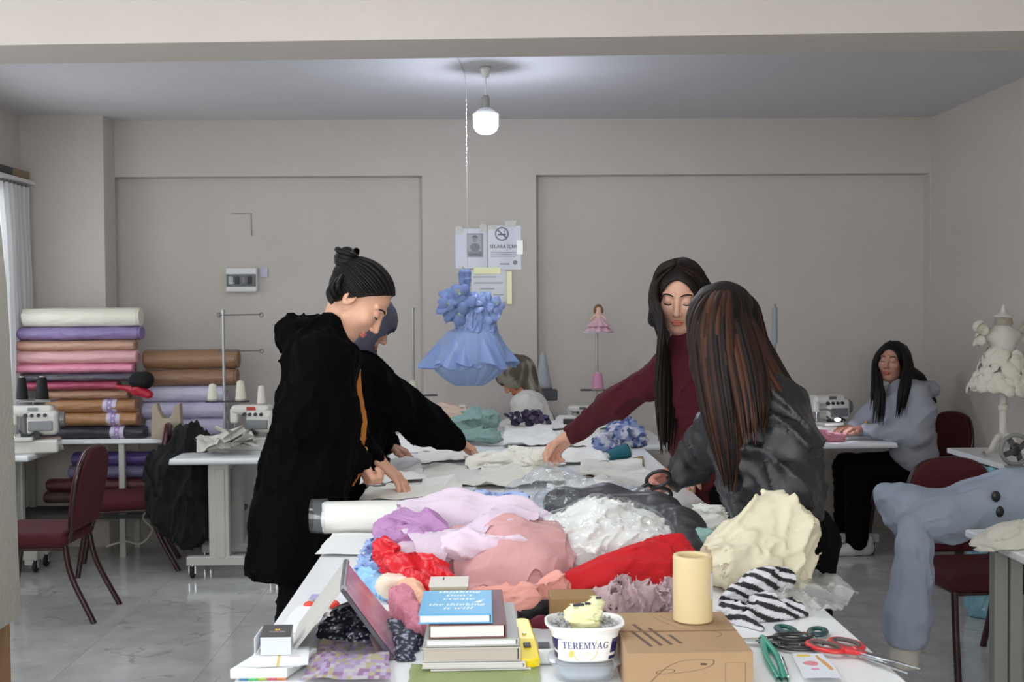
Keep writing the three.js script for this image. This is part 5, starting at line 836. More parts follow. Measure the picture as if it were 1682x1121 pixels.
{
  // pale blue jacket over the chair back
  const p = thing('jacket', 'pale blue jacket with white lining draped over a burgundy chair, one sleeve hanging', 'jacket'), q = at, blue = cloth('#929cab', { roughness: 0.85 });
  part(p, 'jacket_body', heap([...chain([q(1452, 812, 4.62), q(1490, 838, 4.58), q(1545, 848, 4.56), q(1610, 832, 4.58), q(1670, 818, 4.6), q(1730, 815, 4.62)], [0.035, 0.09, 0.09, 0.095, 0.11, 0.11]), cap(q(1510, 862, 4.52), q(1570, 866, 4.52), 0.05, 0.045), cap(q(1650, 805, 4.6), q(1690, 815, 4.58), 0.065, 0.08)], { k: 0.06, amp: 0.014, freq: 7, dir: V(1, 0.25, 0), stretch: 0.15, h: 0.008, s: 1 }), blue);
  part(p, 'sleeve', heap([...chain([q(1500, 862, 4.5), q(1502, 900, 4.46), q(1498, 945, 4.44), q(1490, 1010, 4.42), q(1489, 1040, 4.42)], [0.055, 0.062, 0.068, 0.078, 0.08])], { k: 0.03, amp: 0.012, freq: 8, dir: V(0.15, 1, 0), stretch: 0.12, h: 0.008, extra: (d, x, y, z) => Math.max(d, q(1490, 1062, 4.42).y - y) }), blue);
  part(p, 'sleeve_lining', heap(chain([q(1489, 1040, 4.42), q(1486, 1088, 4.42)], [0.062, 0.058]), { amp: 0.006, h: 0.008, extra: (d, x, y, z) => Math.max(d, q(1490, 1096, 4.42).y - y) }), cloth('#b9b5aa'));
  for (const [x, y] of [[1636, 816], [1642, 841]]) part(p, 'button', new THREE.SphereGeometry(0.02, 14, 10).scale(0.9, 1.1, 0.5).translate(...q(x, y, 4.475).toArray()), mat('#16171c', { roughness: 0.4 }));
  const w = q(1640, 895, 4.0);
  solo('white_towel', heap([...chain([q(1612, 905, 3.98), q(1650, 890, 3.98), q(1720, 875, 4.0)], [0.045, 0.058, 0.06]), cap(q(1610, 912, 3.9), q(1660, 918, 3.92), 0.032, 0.03)], { k: 0.04, amp: 0.012, freq: 14, dir: V(1, 0.3, 0), h: 0.007, floor: 0.717 }), cloth('#c9c6ba'), 'white towel folded on the end of the grey-legged side table', 'towel');
}
// tall white wrapped parcel on a carton, cut by the left edge of the picture
{
  const t = thing('tall_parcel', 'tall off-white parcel with rounded edge standing on a brown carton', 'parcel'), e = at(33, 1004, 2.8), e2 = at(2, 330, 2.8);
  const sh = new THREE.Shape(); sh.moveTo(e.x, e.y); sh.lineTo(e.x - 0.3, e.y); sh.lineTo(e.x - 0.3, e2.y); sh.lineTo(e2.x - 0.012, e2.y); sh.bezierCurveTo(at(9, 420, 2.8).x, at(9, 420, 2.8).y, at(19, 560, 2.8).x, at(19, 560, 2.8).y, e.x, e.y);
  part(t, 'wrapping', bent(new THREE.ExtrudeGeometry(sh, { depth: 0.2, bevelEnabled: true, bevelSize: 0.008, bevelThickness: 0.01, bevelSegments: 4, curveSegments: 24, steps: 6 }).translate(0, 0, -2.78), v => { v.x += 0.0025 * nz(v.y * 8, v.z * 8, 2); v.z += 0.004 * nz(v.x * 9, v.y * 9, 5); }), mat('#9c9a90', { roughness: 0.6, bumpMap: rep(grainTex, 2, 2), bumpScale: 0.002 }));
  const c = thing('carton', 'tall brown cardboard carton under the off-white parcel', 'carton'), x1 = at(18, 1060, 2.83).x, H = e.y - 0.012;
  part(c, 'carton_body', rbox(0.36, H, 0.3, 0.004, x1 - 0.18, H / 2, -2.68), mat('#8a6a4c', { roughness: 0.85, bumpMap: rep(grainTex, 2, 2), bumpScale: 0.001 }));
  part(c, 'packing_tape', box(0.06, 0.001, 0.302, x1 - 0.2, H + 0.0006, -2.68), mat('#b99b6a', { roughness: 0.3 }));
  part(c, 'string', tube([V(x1 + 0.002, H * 0.92, -2.53), V(x1 - 0.03, H * 0.90, -2.527), V(x1 - 0.1, H * 0.86, -2.527)], 0.003, 12, 6), mat('#cfc9ba', { roughness: 0.9 }));
}
for (const [x, t, l] of [[374, 0.3, 'white sneaker under the sewing table with the scraps, toe to the window'], [420, 0.1, 'white sneaker beside its pair, nearer the black coat woman']]) {
  const k = thing('sneaker', l, 'shoe', 'pair of white sneakers'), p = at(x, 884, 7.5), M = g => g.rotateY(-Math.PI / 2 + t).translate(p.x, 0, p.z);
  part(k, 'upper', M(nets(union([cap(V(0, 0.055, -0.07), V(0, 0.05, 0.04), 0.04, 0.038), cap(V(0, 0.05, 0.04), V(0, 0.038, 0.12), 0.038, 0.028)], 0.03), 0.008)), mat('#dedbd5', { roughness: 0.6 }));
  part(k, 'sole', M(rbox(0.085, 0.022, 0.27, 0.01, 0, 0.012, 0.02, 3)), mat('#f0eeea', { roughness: 0.5 }));
}
// ---------- things spread over the far half of the cutting table ----------
const onT = (px, py, lift = 0) => onY(px, py, TABLE + lift);
const off = (px, py, h) => onY(px, py, TABLE + h);
// a loose sheet of cloth or paper: four corners on the table, gently buckled
let layer = 0;
function sheetGeo(cs, lift = 0.012, n = 16, sd = 0, fray = 0.006) {
  const P = cs.map(c => onT(c[0], c[1])), pos = [], idx = [], uv = []; layer += 0.0009;
  for (let j = 0; j <= n; j++) for (let i = 0; i <= n; i++) {
    const u = i / n, v = j / n, p = P[0].clone().lerp(P[1], u).lerp(P[3].clone().lerp(P[2], u), v), w = Math.max(0, nz(p.x * 7 + sd, p.z * 5, sd) * 1.1 + 0.25) * lift + Math.max(0, nz(p.x * 17, p.z * 13 + sd, 3)) * lift * 0.8;
    pos.push(p.x + fray * nz(p.z * 20, sd, u * 3), TABLE + 0.0012 + (layer % 0.012) + w, p.z + fray * nz(p.x * 20, sd + 4, v * 3)); uv.push(u, 1 - v);
  }
  for (let j = 0; j < n; j++) for (let i = 0; i < n; i++) { const a = j * (n + 1) + i; idx.push(a, a + 1, a + n + 1, a + 1, a + n + 2, a + n + 1); }
  const g = new THREE.BufferGeometry(); g.setAttribute('position', new THREE.Float32BufferAttribute(pos, 3)); g.setAttribute('uv', new THREE.Float32BufferAttribute(uv, 2)); g.setIndex(idx); g.computeVertexNormals(); return g;
}
const offWhite = ['#efeee8', '#eae8de', '#f2f1ec', '#e6e5dd'].map(h => mat(h, { roughness: 0.9 }));
const PIECE = ['beside the elbow of the woman in the headscarf', 'under the reaching hand of the woman in the headscarf', 'under the scissors of the woman in the black coat', 'in front of the folded standing paper', 'under the crumpled white cloth', 'in front of the crumpled white cloth', 'under the hand of the woman in burgundy', 'carrying the mustard scraps', 'behind the crumpled clear bag', 'behind the white fabric roll', 'in front of the purple garland', 'left of the blue floral cloth', 'below the shears of the woman in leather', 'under the beige cloth', 'beside the small black box'];
const PAT = 'white pattern pieces spread over the cutting table';
[[[640, 716], [700, 712], [742, 742], [650, 746]], [[690, 742], [770, 738], [790, 760], [680, 764]], [[600, 765], [690, 762], [700, 792], [590, 800]], [[700, 766], [790, 770], [800, 800], [690, 802]],
 [[760, 752], [905, 738], [930, 768], [770, 776]], [[790, 776], [920, 776], [930, 802], [780, 806]], [[920, 740], [980, 735], [1000, 762], [925, 766]], [[955, 762], [1052, 758], [1062, 788], [950, 792]],
 [[900, 792], [1010, 790], [1030, 815], [895, 818]], [[610, 800], [760, 802], [750, 826], [590, 828]], [[830, 706], [905, 704], [918, 734], [826, 738]], [[905, 716], [985, 708], [990, 736], [930, 742]], [[1000, 786], [1072, 782], [1090, 812], [1005, 816]], [[700, 690], [770, 690], [765, 712], [690, 714]], [[900, 690], [990, 688], [1000, 706], [900, 708]]
].forEach((c, i) => solo('pattern_piece', sheetGeo(c, 0.016 + (i % 3) * 0.008, 18, i * 3.7), offWhite[i % 4], 'off-white pattern piece ' + PIECE[i], 'pattern piece', PAT));
{
  const C2 = (hex, o = {}) => cloth(hex, { sheen: 0.15, ...o });
  solo('white_cloth', heap([...chain([at(772, 757, 4.95), at(840, 748, 4.95), at(895, 752, 4.85)], [0.018, 0.03, 0.03]), cap(at(880, 748, 4.82), at(905, 745, 4.78), 0.025, 0.018), ...chain([at(800, 768, 4.9), at(870, 765, 4.88), at(905, 762, 4.85)], [0.012, 0.02, 0.022])], { k: 0.03, amp: 0.014, freq: 16, dir: V(1, 0, 0.2), floor: TABLE + 0.001, h: 0.006 }), C2('#ebe9df'), 'crumpled white cloth being pulled by the woman in burgundy', 'cloth');
  solo('green_cloth', heap([cap(at(755, 702, 5.95), at(800, 690, 5.95), 0.06, 0.055), cap(at(745, 715, 5.9), at(810, 718, 5.8), 0.035, 0.035), cap(at(785, 690, 5.95), at(775, 682, 6.0), 0.05, 0.04)], { k: 0.04, amp: 0.022, freq: 13, dir: V(1, 0.1, 0), floor: TABLE + 0.001, h: 0.007 }), C2('#7d9a94'), 'sage green cloth heap on the cutting table', 'cloth');
  solo('beige_cloth', heap([...chain([at(690, 685, 6.3), at(730, 682, 6.35), at(765, 686, 6.3)], [0.04, 0.06, 0.04])], { k: 0.04, amp: 0.02, freq: 13, dir: V(1, 0, 0), floor: TABLE + 0.001, h: 0.008 }), C2('#c4ad9c'), 'beige cloth heap behind the sage green cloth', 'cloth');
  solo('lilac_bag', heap([cap(at(655, 650, 6.55), at(672, 660, 6.55), 0.06, 0.05), cap(at(650, 690, 6.55), at(675, 690, 6.5), 0.06, 0.06)], { k: 0.05, amp: 0.014, freq: 14, floor: TABLE + 0.001, h: 0.008 }), mat('#a18a97', { roughness: 0.7 }), 'dusty lilac bundle beside the arm of the woman in black', 'bundle');
  // petals
  const petals = (c0, c1, n, R, size, ht) => { const gs = []; for (let i = 0; i < n; i++) { const t = rnd(), p = c0.clone().lerp(c1, t), g = new THREE.SphereGeometry(size * rr(0.7, 1.2), 8, 5, 0, 6.283, 0, 1.3); g.scale(1, 0.5, 1).rotateX(rr(-1.3, 1.3)).rotateZ(rr(-1.3, 1.3)); g.translate(p.x + rr(-R, R), TABLE + size * 1.15 + rr(0, ht), p.z + rr(-R, R)); gs.push(g); } return merge(gs); };
  solo('purple_garland', petals(onT(842, 706), onT(893, 704), 60, 0.045, 0.024, 0.07), mat('#4a4058', { roughness: 0.75 }), 'dark purple fabric flower garland on the cutting table', 'garland');
  solo('black_box', rbox(0.10, 0.045, 0.07, 0.006, onT(938, 700).x, TABLE + 0.0235, onT(938, 702).z), mat('#1b1b1e', { roughness: 0.5 }), 'small black box beside the purple garland', 'box');
  const fl = (x, y, z) => { const a = nz(x * 38, y * 38, z * 38), b = nz(x * 20 + 5, y * 20, z * 20); return a > 0.12 ? [0.06, 0.09, 0.24] : b > 0.1 ? [0.22, 0.28, 0.48] : [0.55, 0.56, 0.66]; };
  solo('floral_cloth', heap([...chain([onT(990, 742).setY(TABLE + 0.03), onT(1025, 735).setY(TABLE + 0.06), onT(1046, 735).setY(TABLE + 0.05)], [0.04, 0.06, 0.05]), cap(onT(1010, 725).setY(TABLE + 0.06), onT(1030, 725).setY(TABLE + 0.06), 0.05, 0.05)], { k: 0.04, amp: 0.024, freq: 16, floor: TABLE + 0.001, h: 0.006, color: fl }), mat('#ffffff', { vertexColors: true, roughness: 0.85 }), 'blue and white floral cloth heap on the cutting table', 'cloth');
  const tc = onT(1015, 757); cone('teal thread cone lying in front of the floral cloth', V(0, 0, 0), '#16616f', 0.11, 0.034).children.forEach(m => m.geometry.rotateZ(Math.PI / 2 + 0.2).rotateY(0.3).translate(tc.x + 0.05, TABLE + 0.046, tc.z));
  solo('pink_fabric', heap([cap(onT(1005, 700).setY(TABLE + 0.02), onT(1030, 702).setY(TABLE + 0.02), 0.035, 0.035)], { amp: 0.016, freq: 16, floor: TABLE + 0.001, h: 0.006 }), C2('#cda5ad'), 'small pale pink cloth behind the floral heap', 'cloth');
  [[[972, 764], [998, 762], [1000, 772], [975, 775]], [[1040, 755], [1056, 753], [1058, 768], [1043, 770]], [[966, 780], [985, 779], [984, 786], [964, 788]], [[1030, 777], [1046, 775], [1046, 781], [1030, 783]]].forEach((c, i) => solo('yellow_scrap', sheetGeo(c, 0.01, 6, i), mat(i % 2 ? '#8f7c2e' : '#b39a35', { roughness: 0.8 }), ['larger mustard scrap nearest the teal cone', 'mustard scrap below the blue floral cloth', 'thin olive scrap lying in front of the mustard ones', 'olive scrap beside the shears tip'][i], 'scrap', 'mustard scraps on the pattern pieces'));
  // folded white paper standing up
  const a = onT(697, 806), b = onT(745, 806), top = at(738, 782, 4.6), g = new THREE.BufferGeometry(); g.setAttribute('position', new THREE.Float32BufferAttribute([a.x, TABLE + 0.03, a.z - 0.10, b.x, TABLE + 0.05, a.z - 0.08, (a.x + b.x) / 2 + 0.01, TABLE + 0.002, a.z, a.x, TABLE + 0.03, a.z - 0.10, (a.x + b.x) / 2 + 0.01, TABLE + 0.002, a.z, a.x + 0.005, TABLE + 0.001, a.z - 0.03, b.x, TABLE + 0.05, a.z - 0.08, b.x + 0.02, TABLE + 0.001, a.z - 0.05, (a.x + b.x) / 2 + 0.01, TABLE + 0.002, a.z], 3)); g.computeVertexNormals();
  solo('folded_paper', g, mat('#e2e3df', { roughness: 0.8 }), 'folded white paper standing up on the pattern pieces', 'paper');
}
// scissors: two blades with ring handles; p pivot, dir towards the tips
function scissors(label, p, ang, o = {}) {
  const t = thing('scissors', label, 'scissors'), L = o.blade || 0.11, H = o.handle || 0.09, open = o.open ?? 0.12, hm = mat(o.hex || '#16171a', { roughness: 0.4, clearcoat: 0.3 }), sm = mat('#c3c6c9', { roughness: 0.22, metalness: 1 });
  const inner = o.inner ? mat(o.inner, { roughness: 0.6 }) : null;
  for (const s of [-1, 1]) {
    const R = new THREE.Matrix4().makeRotationY(s * open), W = new THREE.Matrix4().makeRotationY(ang).setPosition(p.x, p.y + 0.007 + (s > 0 ? 0.0035 : 0), p.z);
    const bl = new THREE.Shape(); [[-0.015, -0.008], [L * 0.3, -0.010], [L, 0], [L * 0.3, 0.006], [-0.015, 0.008]].forEach(([a, b], i) => i ? bl.lineTo(a, -s * b) : bl.moveTo(a, -s * b)); bl.closePath();
    const bg = new THREE.ExtrudeGeometry(bl, { depth: 0.0022, bevelEnabled: true, bevelSize: 0.0006, bevelThickness: 0.0006, bevelSegments: 1 }).rotateX(-Math.PI / 2);
    part(t, 'blade', bg.applyMatrix4(R).applyMatrix4(W), sm);
    const hx = -H * 0.62, hz = s * 0.020, rx = H * 0.36, rz = o.ring || 0.022, pts = []; for (let i = 0; i < 14; i++) { const a = i / 14 * 6.283; pts.push(V(hx + Math.cos(a) * rx, 0, hz + Math.sin(a) * rz)); }
    const loop = new THREE.TubeGeometry(new THREE.CatmullRomCurve3(pts, true), 40, 0.0065, 8, true), arm = rod(V(hx + rx * 0.8, 0, hz * 0.7), V(0.012, 0, 0), 0.0085, 0.006, 8);
    const h = part(t, 'handle', merge([loop, arm]).scale(1, 0.75, 1).applyMatrix4(R).applyMatrix4(W), hm);
    if (inner) part(h, 'grip_insert', new THREE.TubeGeometry(new THREE.CatmullRomCurve3(pts.map(v => V(hx + (v.x - hx) * 0.86, 0.0015, hz + (v.z - hz) * 0.8)), true), 40, 0.004, 8, true).applyMatrix4(R).applyMatrix4(W), inner);
  }
  part(t, 'pivot_screw', cyl(0.0055, 0.0055, 0.012, p.x, p.y + 0.009, p.z, 14), o.pivot ? mat(o.pivot, { roughness: 0.4 }) : sm);
  return t;
}
scissors('steel scissors lying under the hand of the woman in the black coat', onT(640, 800), 0.15, { hex: '#3c3f42', blade: 0.10 });
{
  // black-handled shears held by the woman in the leather jacket
  const t = scissors('black-handled shears held by the woman in the leather jacket', V(0, 0, 0), 0, { hex: '#0c0c0d', blade: 0.09, handle: 0.11, ring: 0.027, open: 0.16 }), c = at(1050, 803, 3.83);
  const M = new THREE.Matrix4().makeRotationX(1.3).premultiply(new THREE.Matrix4().makeRotationZ(Math.PI + 0.12)).setPosition(c.x, c.y, c.z);
  t.children.forEach(m => m.geometry.applyMatrix4(M));
}
// ---------- heaps of fabric in the foreground ----------
const clearFilm = mat('#f4f7fa', { transmission: 0.95, thickness: 0, roughness: 0.08, ior: 1.45 });
const down = (pts, rs) => pts.map((p, i) => cap(p, V(p.x, Math.min(p.y, TABLE + 0.02), p.z), rs[i], rs[i] * 0.9));
const full = (pts, rs) => [...chain(pts, rs), ...down(pts, rs)];
const T0 = TABLE + 0.001;
const sat = (hex, o = {}) => mat(hex, { roughness: 0.35, sheen: 0.5, sheenColor: C('#ffffff'), sheenRoughness: 0.4, ...o });
{
  // white fabric roll and paper under it
  const D = 3.55, a = at(531, 849, D), b = at(790, 849, D), r = 26 * D / FOCAL, y = T0 + r;
  const w = thing('white_roll', 'white film-wrapped fabric roll lying across the cutting table under the tulle', 'fabric roll');
  const f = (x, yy, z) => { const d = Math.hypot(yy - y, (z + D) * 0.95) - r + 0.0025 * nz(x * 6, Math.atan2(yy - y, z + D) * 2, 1); return Math.max(d, a.x - x + 0.004 * nz(yy * 50, z * 50, 2), x - b.x); }; f.lo = [a.x, y - r, -D - r]; f.hi = [b.x, y + r, -D + r];
  part(w, 'roll', nets(f, 0.007, { pad: 0.006 }), mat('#e3e3dd', { roughness: 0.5, clearcoat: 0.3, clearcoatRoughness: 0.2 }));
  const fr2 = new THREE.CylinderGeometry(r * 1.06, r * 1.1, 0.05, 40, 6, true).rotateZ(Math.PI / 2); bent(fr2, v => { const k = 1 + 0.08 * nz(v.y * 60, v.z * 60, v.x * 30); v.y *= k; v.z *= k; }); part(w, 'film_end', fr2.translate(a.x - 0.012, y + 0.003, -D), clearFilm);
  solo('white_paper', sheetGeo([[546, 880], [660, 880], [650, 916], [516, 916]], 0.003, 10, 2), mat('#e9ebea', { roughness: 0.6 }), 'white paper sheet on the table below the white roll', 'paper');
}
let TB;
{
  const t = TB = thing('tulle_bundle', 'folded bundle of lilac and pink tulle heaped on the cutting table', 'fabric bundle');
  part(t, 'pale_layer', heap([...full([at(672, 866, 3.12), at(750, 864, 3.12), at(845, 878, 3.06), at(900, 898, 3.02)], [0.042, 0.056, 0.056, 0.045])], { k: 0.05, amp: 0.014, freq: 9, stretch: 0.12, dir: V(1, -0.25, 0.1), floor: T0, h: 0.005, s: 3 }), sat('#dfcddb', { roughness: 0.6 }));
  part(t, 'pink_layer', heap([...full([at(755, 930, 2.93), at(835, 926, 2.91), at(900, 926, 2.91)], [0.06, 0.082, 0.058]), ...full([at(790, 958, 2.83), at(880, 956, 2.83)], [0.03, 0.042]), cap(at(905, 905, 2.95), at(925, 930, 2.93), 0.035, 0.03)], { k: 0.05, amp: 0.010, freq: 11, stretch: 0.1, dir: V(1, -0.1, 0.1), floor: T0, h: 0.005, s: 8 }), sat('#d3a1a3', { roughness: 0.7 }));
  part(t, 'white_fold', heap([...chain([at(635, 905, 2.96), at(690, 905, 2.90), at(760, 898, 2.84), at(850, 893, 2.84), at(905, 888, 2.9)], [0.02, 0.03, 0.032, 0.024, 0.02]), ...full([at(668, 915, 2.9), at(712, 928, 2.86)], [0.035, 0.03])], { k: 0.03, amp: 0.009, freq: 16, stretch: 0.12, dir: V(1, -0.3, 0), floor: T0, h: 0.0045, s: 5 }), sat('#d9c6d6', { roughness: 0.6 }));
  part(t, 'lilac_fold', heap([...chain([at(642, 866, 2.97), at(662, 852, 2.98), at(700, 862, 2.96), at(728, 876, 2.93)], [0.034, 0.030, 0.030, 0.018]), cap(at(638, 876, 2.95), at(672, 886, 2.92), 0.03, 0.032), cap(at(690, 880, 2.9), at(705, 893, 2.88), 0.026, 0.012)], { k: 0.02, amp: 0.014, freq: 14, stretch: 0.2, dir: V(1, -0.4, 0), h: 0.0045, s: 1 }), sat('#a97bab', { roughness: 0.45 }));
}
{
  const W2 = (px, py, D) => at(px, py, D).setY(TABLE), t = TB, base = union([...full([at(672, 866, 3.12), at(750, 864, 3.12), at(845, 878, 3.06), at(900, 898, 3.02)], [0.046, 0.06, 0.06, 0.049]), ...full([at(755, 930, 2.93), at(835, 926, 2.91), at(900, 926, 2.91)], [0.064, 0.086, 0.062]), ...full([at(790, 958, 2.83), at(880, 956, 2.83)], [0.034, 0.046]), ...full([at(668, 915, 2.9), at(712, 928, 2.86)], [0.035, 0.03])], 0.06);
  const tul = (hex, tr) => mat(hex, { roughness: 0.85, transmission: tr, thickness: 0, sheen: 0.3 });
  part(t, 'tulle_sheet', drape(base, [W2(650, 850, 3.24), W2(915, 850, 3.2), W2(925, 900, 2.98), W2(655, 900, 2.94)], 90, 60, { lift: 0.008, amp: 0.013, freq: 10, stretch: 0.12, dir: V(1, 0, 0.35), s: 2, floor: T0, edge: 0.02 }), tul('#e6d6e4', 0.25));
  part(t, 'tulle_sheet', drape(base, [W2(735, 900, 2.99), W2(930, 900, 3.0), W2(940, 980, 2.78), W2(760, 985, 2.74)], 80, 60, { lift: 0.009, amp: 0.011, freq: 13, stretch: 0.1, dir: V(1, 0, -0.25), s: 7, floor: T0, edge: 0.02 }), tul('#dca9aa', 0.25));
  part(t, 'tulle_sheet', drape(base, [W2(628, 880, 2.99), W2(900, 880, 2.98), W2(870, 905, 2.88), W2(690, 935, 2.80)], 90, 40, { lift: 0.016, amp: 0.015, freq: 13, stretch: 0.12, dir: V(1, 0, -0.2), s: 12, floor: T0, edge: 0.015 }), tul('#dccbdc', 0.2));
}
solo('red_satin', heap([...full([at(632, 903, 2.85), at(655, 932, 2.78), at(690, 966, 2.7), at(728, 985, 2.66)], [0.018, 0.026, 0.03, 0.03]), cap(at(700, 935, 2.78), at(735, 960, 2.72), 0.03, 0.03), cap(at(735, 985, 2.68), at(800, 985, 2.70), 0.02, 0.02)], { k: 0.025, amp: 0.014, freq: 16, dir: V(0.7, -0.7, 0.1), floor: T0, h: 0.005 }), sat('#cf1322', { roughness: 0.28, sheen: 0.3, sheenColor: C('#ff8080') }), 'bright red satin strip spilling from under the tulle bundle', 'cloth');
solo('red_cloth_fold', heap([...full([at(935, 972, 2.72), at(1000, 960, 2.74), at(1060, 945, 2.78), at(1108, 925, 2.84)], [0.016, 0.03, 0.042, 0.045])], { k: 0.07, amp: 0.016, freq: 8, stretch: 0.14, dir: V(1, 0.25, 0), floor: T0, h: 0.005 }), cloth('#b80f18', { sheen: 0.4, sheenColor: C('#ff4040') }), 'flat red cloth fold between the white plastic bag and the cream tube', 'cloth');
{
  const t = thing('white_plastic_bag', 'clear plastic bag stuffed with white cloth on the cutting table', 'bag'), pr = k => [...full([at(915, 893, 3.0), at(985, 884, 3.0), at(1055, 890, 3.0)], [0.068 + k, 0.088 + k, 0.072 + k]), cap(at(960, 905, 2.93), at(1060, 905, 2.93), 0.06 + k, 0.055 + k), cap(at(985, 862, 3.05), at(1030, 862, 3.05), 0.055 + k, 0.05 + k)];
  part(t, 'white_cloth', heap(pr(-0.012), { k: 0.05, amp: 0.018, freq: 15, dir: V(0.8, 0.5, 0), floor: T0, h: 0.0055, s: 2 }), cloth('#e6e4dc'));
  const u = union(pr(0), 0.05), f = (x, y, z) => Math.max(u(x, y, z) + 0.012 * Math.abs(nz(x * 22, y * 22, z * 22)) + 0.009 * Math.abs(nz(x * 55 + 3, y * 55, z * 55)) - 0.008, T0 + 0.001 - y); f.lo = u.lo; f.hi = u.hi;
  part(t, 'plastic_film', nets(f, 0.0045), clearFilm);
}
{
  const t = thing('charcoal_roll', 'charcoal fabric roll in clear film, bent round behind the white plastic bag', 'fabric roll');
  part(t, 'fabric', heap(full([at(925, 832, 3.38), at(1000, 836, 3.36), at(1075, 848, 3.3), at(1118, 878, 3.2), at(1130, 905, 3.1)], [0.040, 0.042, 0.042, 0.040, 0.032]), { k: 0.08, amp: 0.008, freq: 9, stretch: 0.1, dir: V(1, -0.3, 0), floor: T0, h: 0.006 }), mat('#2f2f33', { roughness: 0.5, clearcoat: 0.35, clearcoatRoughness: 0.3 }));
  const u = union([cap(at(905, 832, 3.38), at(940, 834, 3.36), 0.055, 0.053)], 0.03), f = (x, y, z) => u(x, y, z) + 0.010 * Math.abs(nz(x * 40, y * 40, z * 40)) - 0.003; f.lo = u.lo; f.hi = u.hi; part(t, 'film', nets(f, 0.0045), clearFilm);
  const t2 = thing('clear_bag', 'crumpled empty clear plastic bag behind the charcoal roll', 'bag'), u2 = union([...full([at(858, 822, 3.55), at(905, 800, 3.6), at(960, 806, 3.55)], [0.05, 0.055, 0.03]), cap(at(1000, 808, 3.6), at(1060, 812, 3.6), 0.03, 0.02)], 0.05), f2 = (x, y, z) => Math.max(u2(x, y, z) + 0.020 * Math.abs(nz(x * 18, y * 18, z * 18)) + 0.008 * Math.abs(nz(x * 50, y * 50, z * 50)) - 0.006, T0 - y); f2.lo = u2.lo; f2.hi = u2.hi; part(t2, 'plastic_film', nets(f2, 0.005), clearFilm);
}
{
  const lace = (x, y, z) => { const a = nz(x * 85, y * 85, z * 85), b = nz(x * 16, y * 16, z * 16); return a > 0.33 && b > -0.05 ? [0.05, 0.07, 0.25] : [0.40, 0.50, 0.78]; };
  solo('blue_lace', heap([...full([at(740, 840, 3.38), at(790, 832, 3.4), at(850, 836, 3.4)], [0.028, 0.038, 0.036]), cap(at(800, 848, 3.2), at(845, 850, 3.2), 0.018, 0.018)], { k: 0.03, amp: 0.016, freq: 20, floor: T0, h: 0.005, color: lace }), mat('#ffffff', { vertexColors: true, roughness: 0.7 }), 'pale blue lace with dark beads behind the tulle bundle', 'cloth');
  solo('cream_scrap', heap(full([at(725, 838, 3.5)], [0.022]), { amp: 0.006, floor: T0, h: 0.005 }), cloth('#dcd9a8'), 'tiny pale yellow cloth knot beside the blue lace', 'scrap');
  solo('blue_ruffle', heap(full([at(628, 908, 2.95), at(640, 935, 2.88), at(615, 945, 2.86), at(618, 925, 2.9)], [0.03, 0.034, 0.03, 0.03]), { k: 0.02, amp: 0.026, freq: 26, stretch: 0.8, floor: T0, h: 0.0042 }), mat('#93a9d8', { roughness: 0.6, sheen: 0.3 }), 'periwinkle blue ruffled fabric left of the red satin', 'ruffle');
  solo('sky_satin', heap([...full([at(602, 935, 2.88), at(604, 958, 2.8), at(640, 975, 2.72), at(665, 985, 2.68)], [0.022, 0.024, 0.022, 0.018])], { k: 0.02, amp: 0.011, freq: 20, dir: V(0.2, 1, 0.4), floor: T0, h: 0.004 }), sat('#8cc0ea', { roughness: 0.22 }), 'shiny sky blue satin left of the peach cloth', 'cloth');
  solo('cream_cloth', heap([...full([at(640, 962, 2.7), at(668, 958, 2.7)], [0.024, 0.016])], { k: 0.02, amp: 0.008, freq: 18, floor: T0, h: 0.004 }), sat('#eadbc6'), 'small cream satin fold under the red satin', 'cloth');
  solo('peach_cloth', heap([...full([at(672, 975, 2.64), at(692, 1000, 2.58)], [0.026, 0.024])], { k: 0.02, amp: 0.008, freq: 18, floor: T0, h: 0.004 }), sat('#eeb493'), 'small peach satin fold beside the blue notebook', 'cloth');
  solo('pink_gauze', heap([...full([at(660, 985, 2.56), at(672, 1015, 2.48), at(682, 1040, 2.42)], [0.024, 0.026, 0.02])], { k: 0.02, amp: 0.012, freq: 22, floor: T0, h: 0.004, dir: V(0.4, -1, 0) }), mat('#cf8596', { roughness: 0.7 }), 'pink gauze strip between the tablet cover and the notebooks', 'cloth');
  solo('coral_cloth', heap([...full([at(800, 1000, 2.6), at(860, 990, 2.62), at(915, 968, 2.68)], [0.024, 0.026, 0.026]), ...full([at(790, 985, 2.66), at(830, 985, 2.66)], [0.02, 0.024])], { k: 0.025, amp: 0.013, freq: 17, dir: V(1, 0.3, 0), floor: T0, h: 0.004 }), sat('#dc978a', { roughness: 0.5 }), 'coral satin folds under the pink tulle', 'cloth');
  solo('black_cloth', heap([...full([at(690, 1005, 2.5), at(830, 1022, 2.46), at(900, 1005, 2.52)], [0.012, 0.016, 0.018])], { k: 0.02, amp: 0.008, freq: 18, floor: T0, h: 0.005 }), cloth('#0b0b0d'), 'black cloth under the coral folds behind the notebooks', 'cloth');
  solo('crimson_cloth', heap([...full([at(880, 1035, 2.36), at(893, 1030, 2.36)], [0.014, 0.02])], { k: 0.02, amp: 0.006, freq: 18, floor: T0, h: 0.004 }), cloth('#5c0f1f'), 'wine red cloth corner left of the margarine tub', 'cloth');
  solo('mauve_ruffle', heap(full([at(995, 995, 2.52), at(1030, 990, 2.54), at(1060, 992, 2.54), at(1100, 990, 2.54)], [0.024, 0.034, 0.03, 0.028]), { k: 0.02, amp: 0.030, freq: 22, stretch: 0.7, dir: V(0.3, 1, 0), floor: T0, h: 0.0042, s: 9 }), mat('#b09799', { roughness: 0.7, sheen: 0.3 }), 'mauve chiffon ruffle behind the cardboard box', 'ruffle');
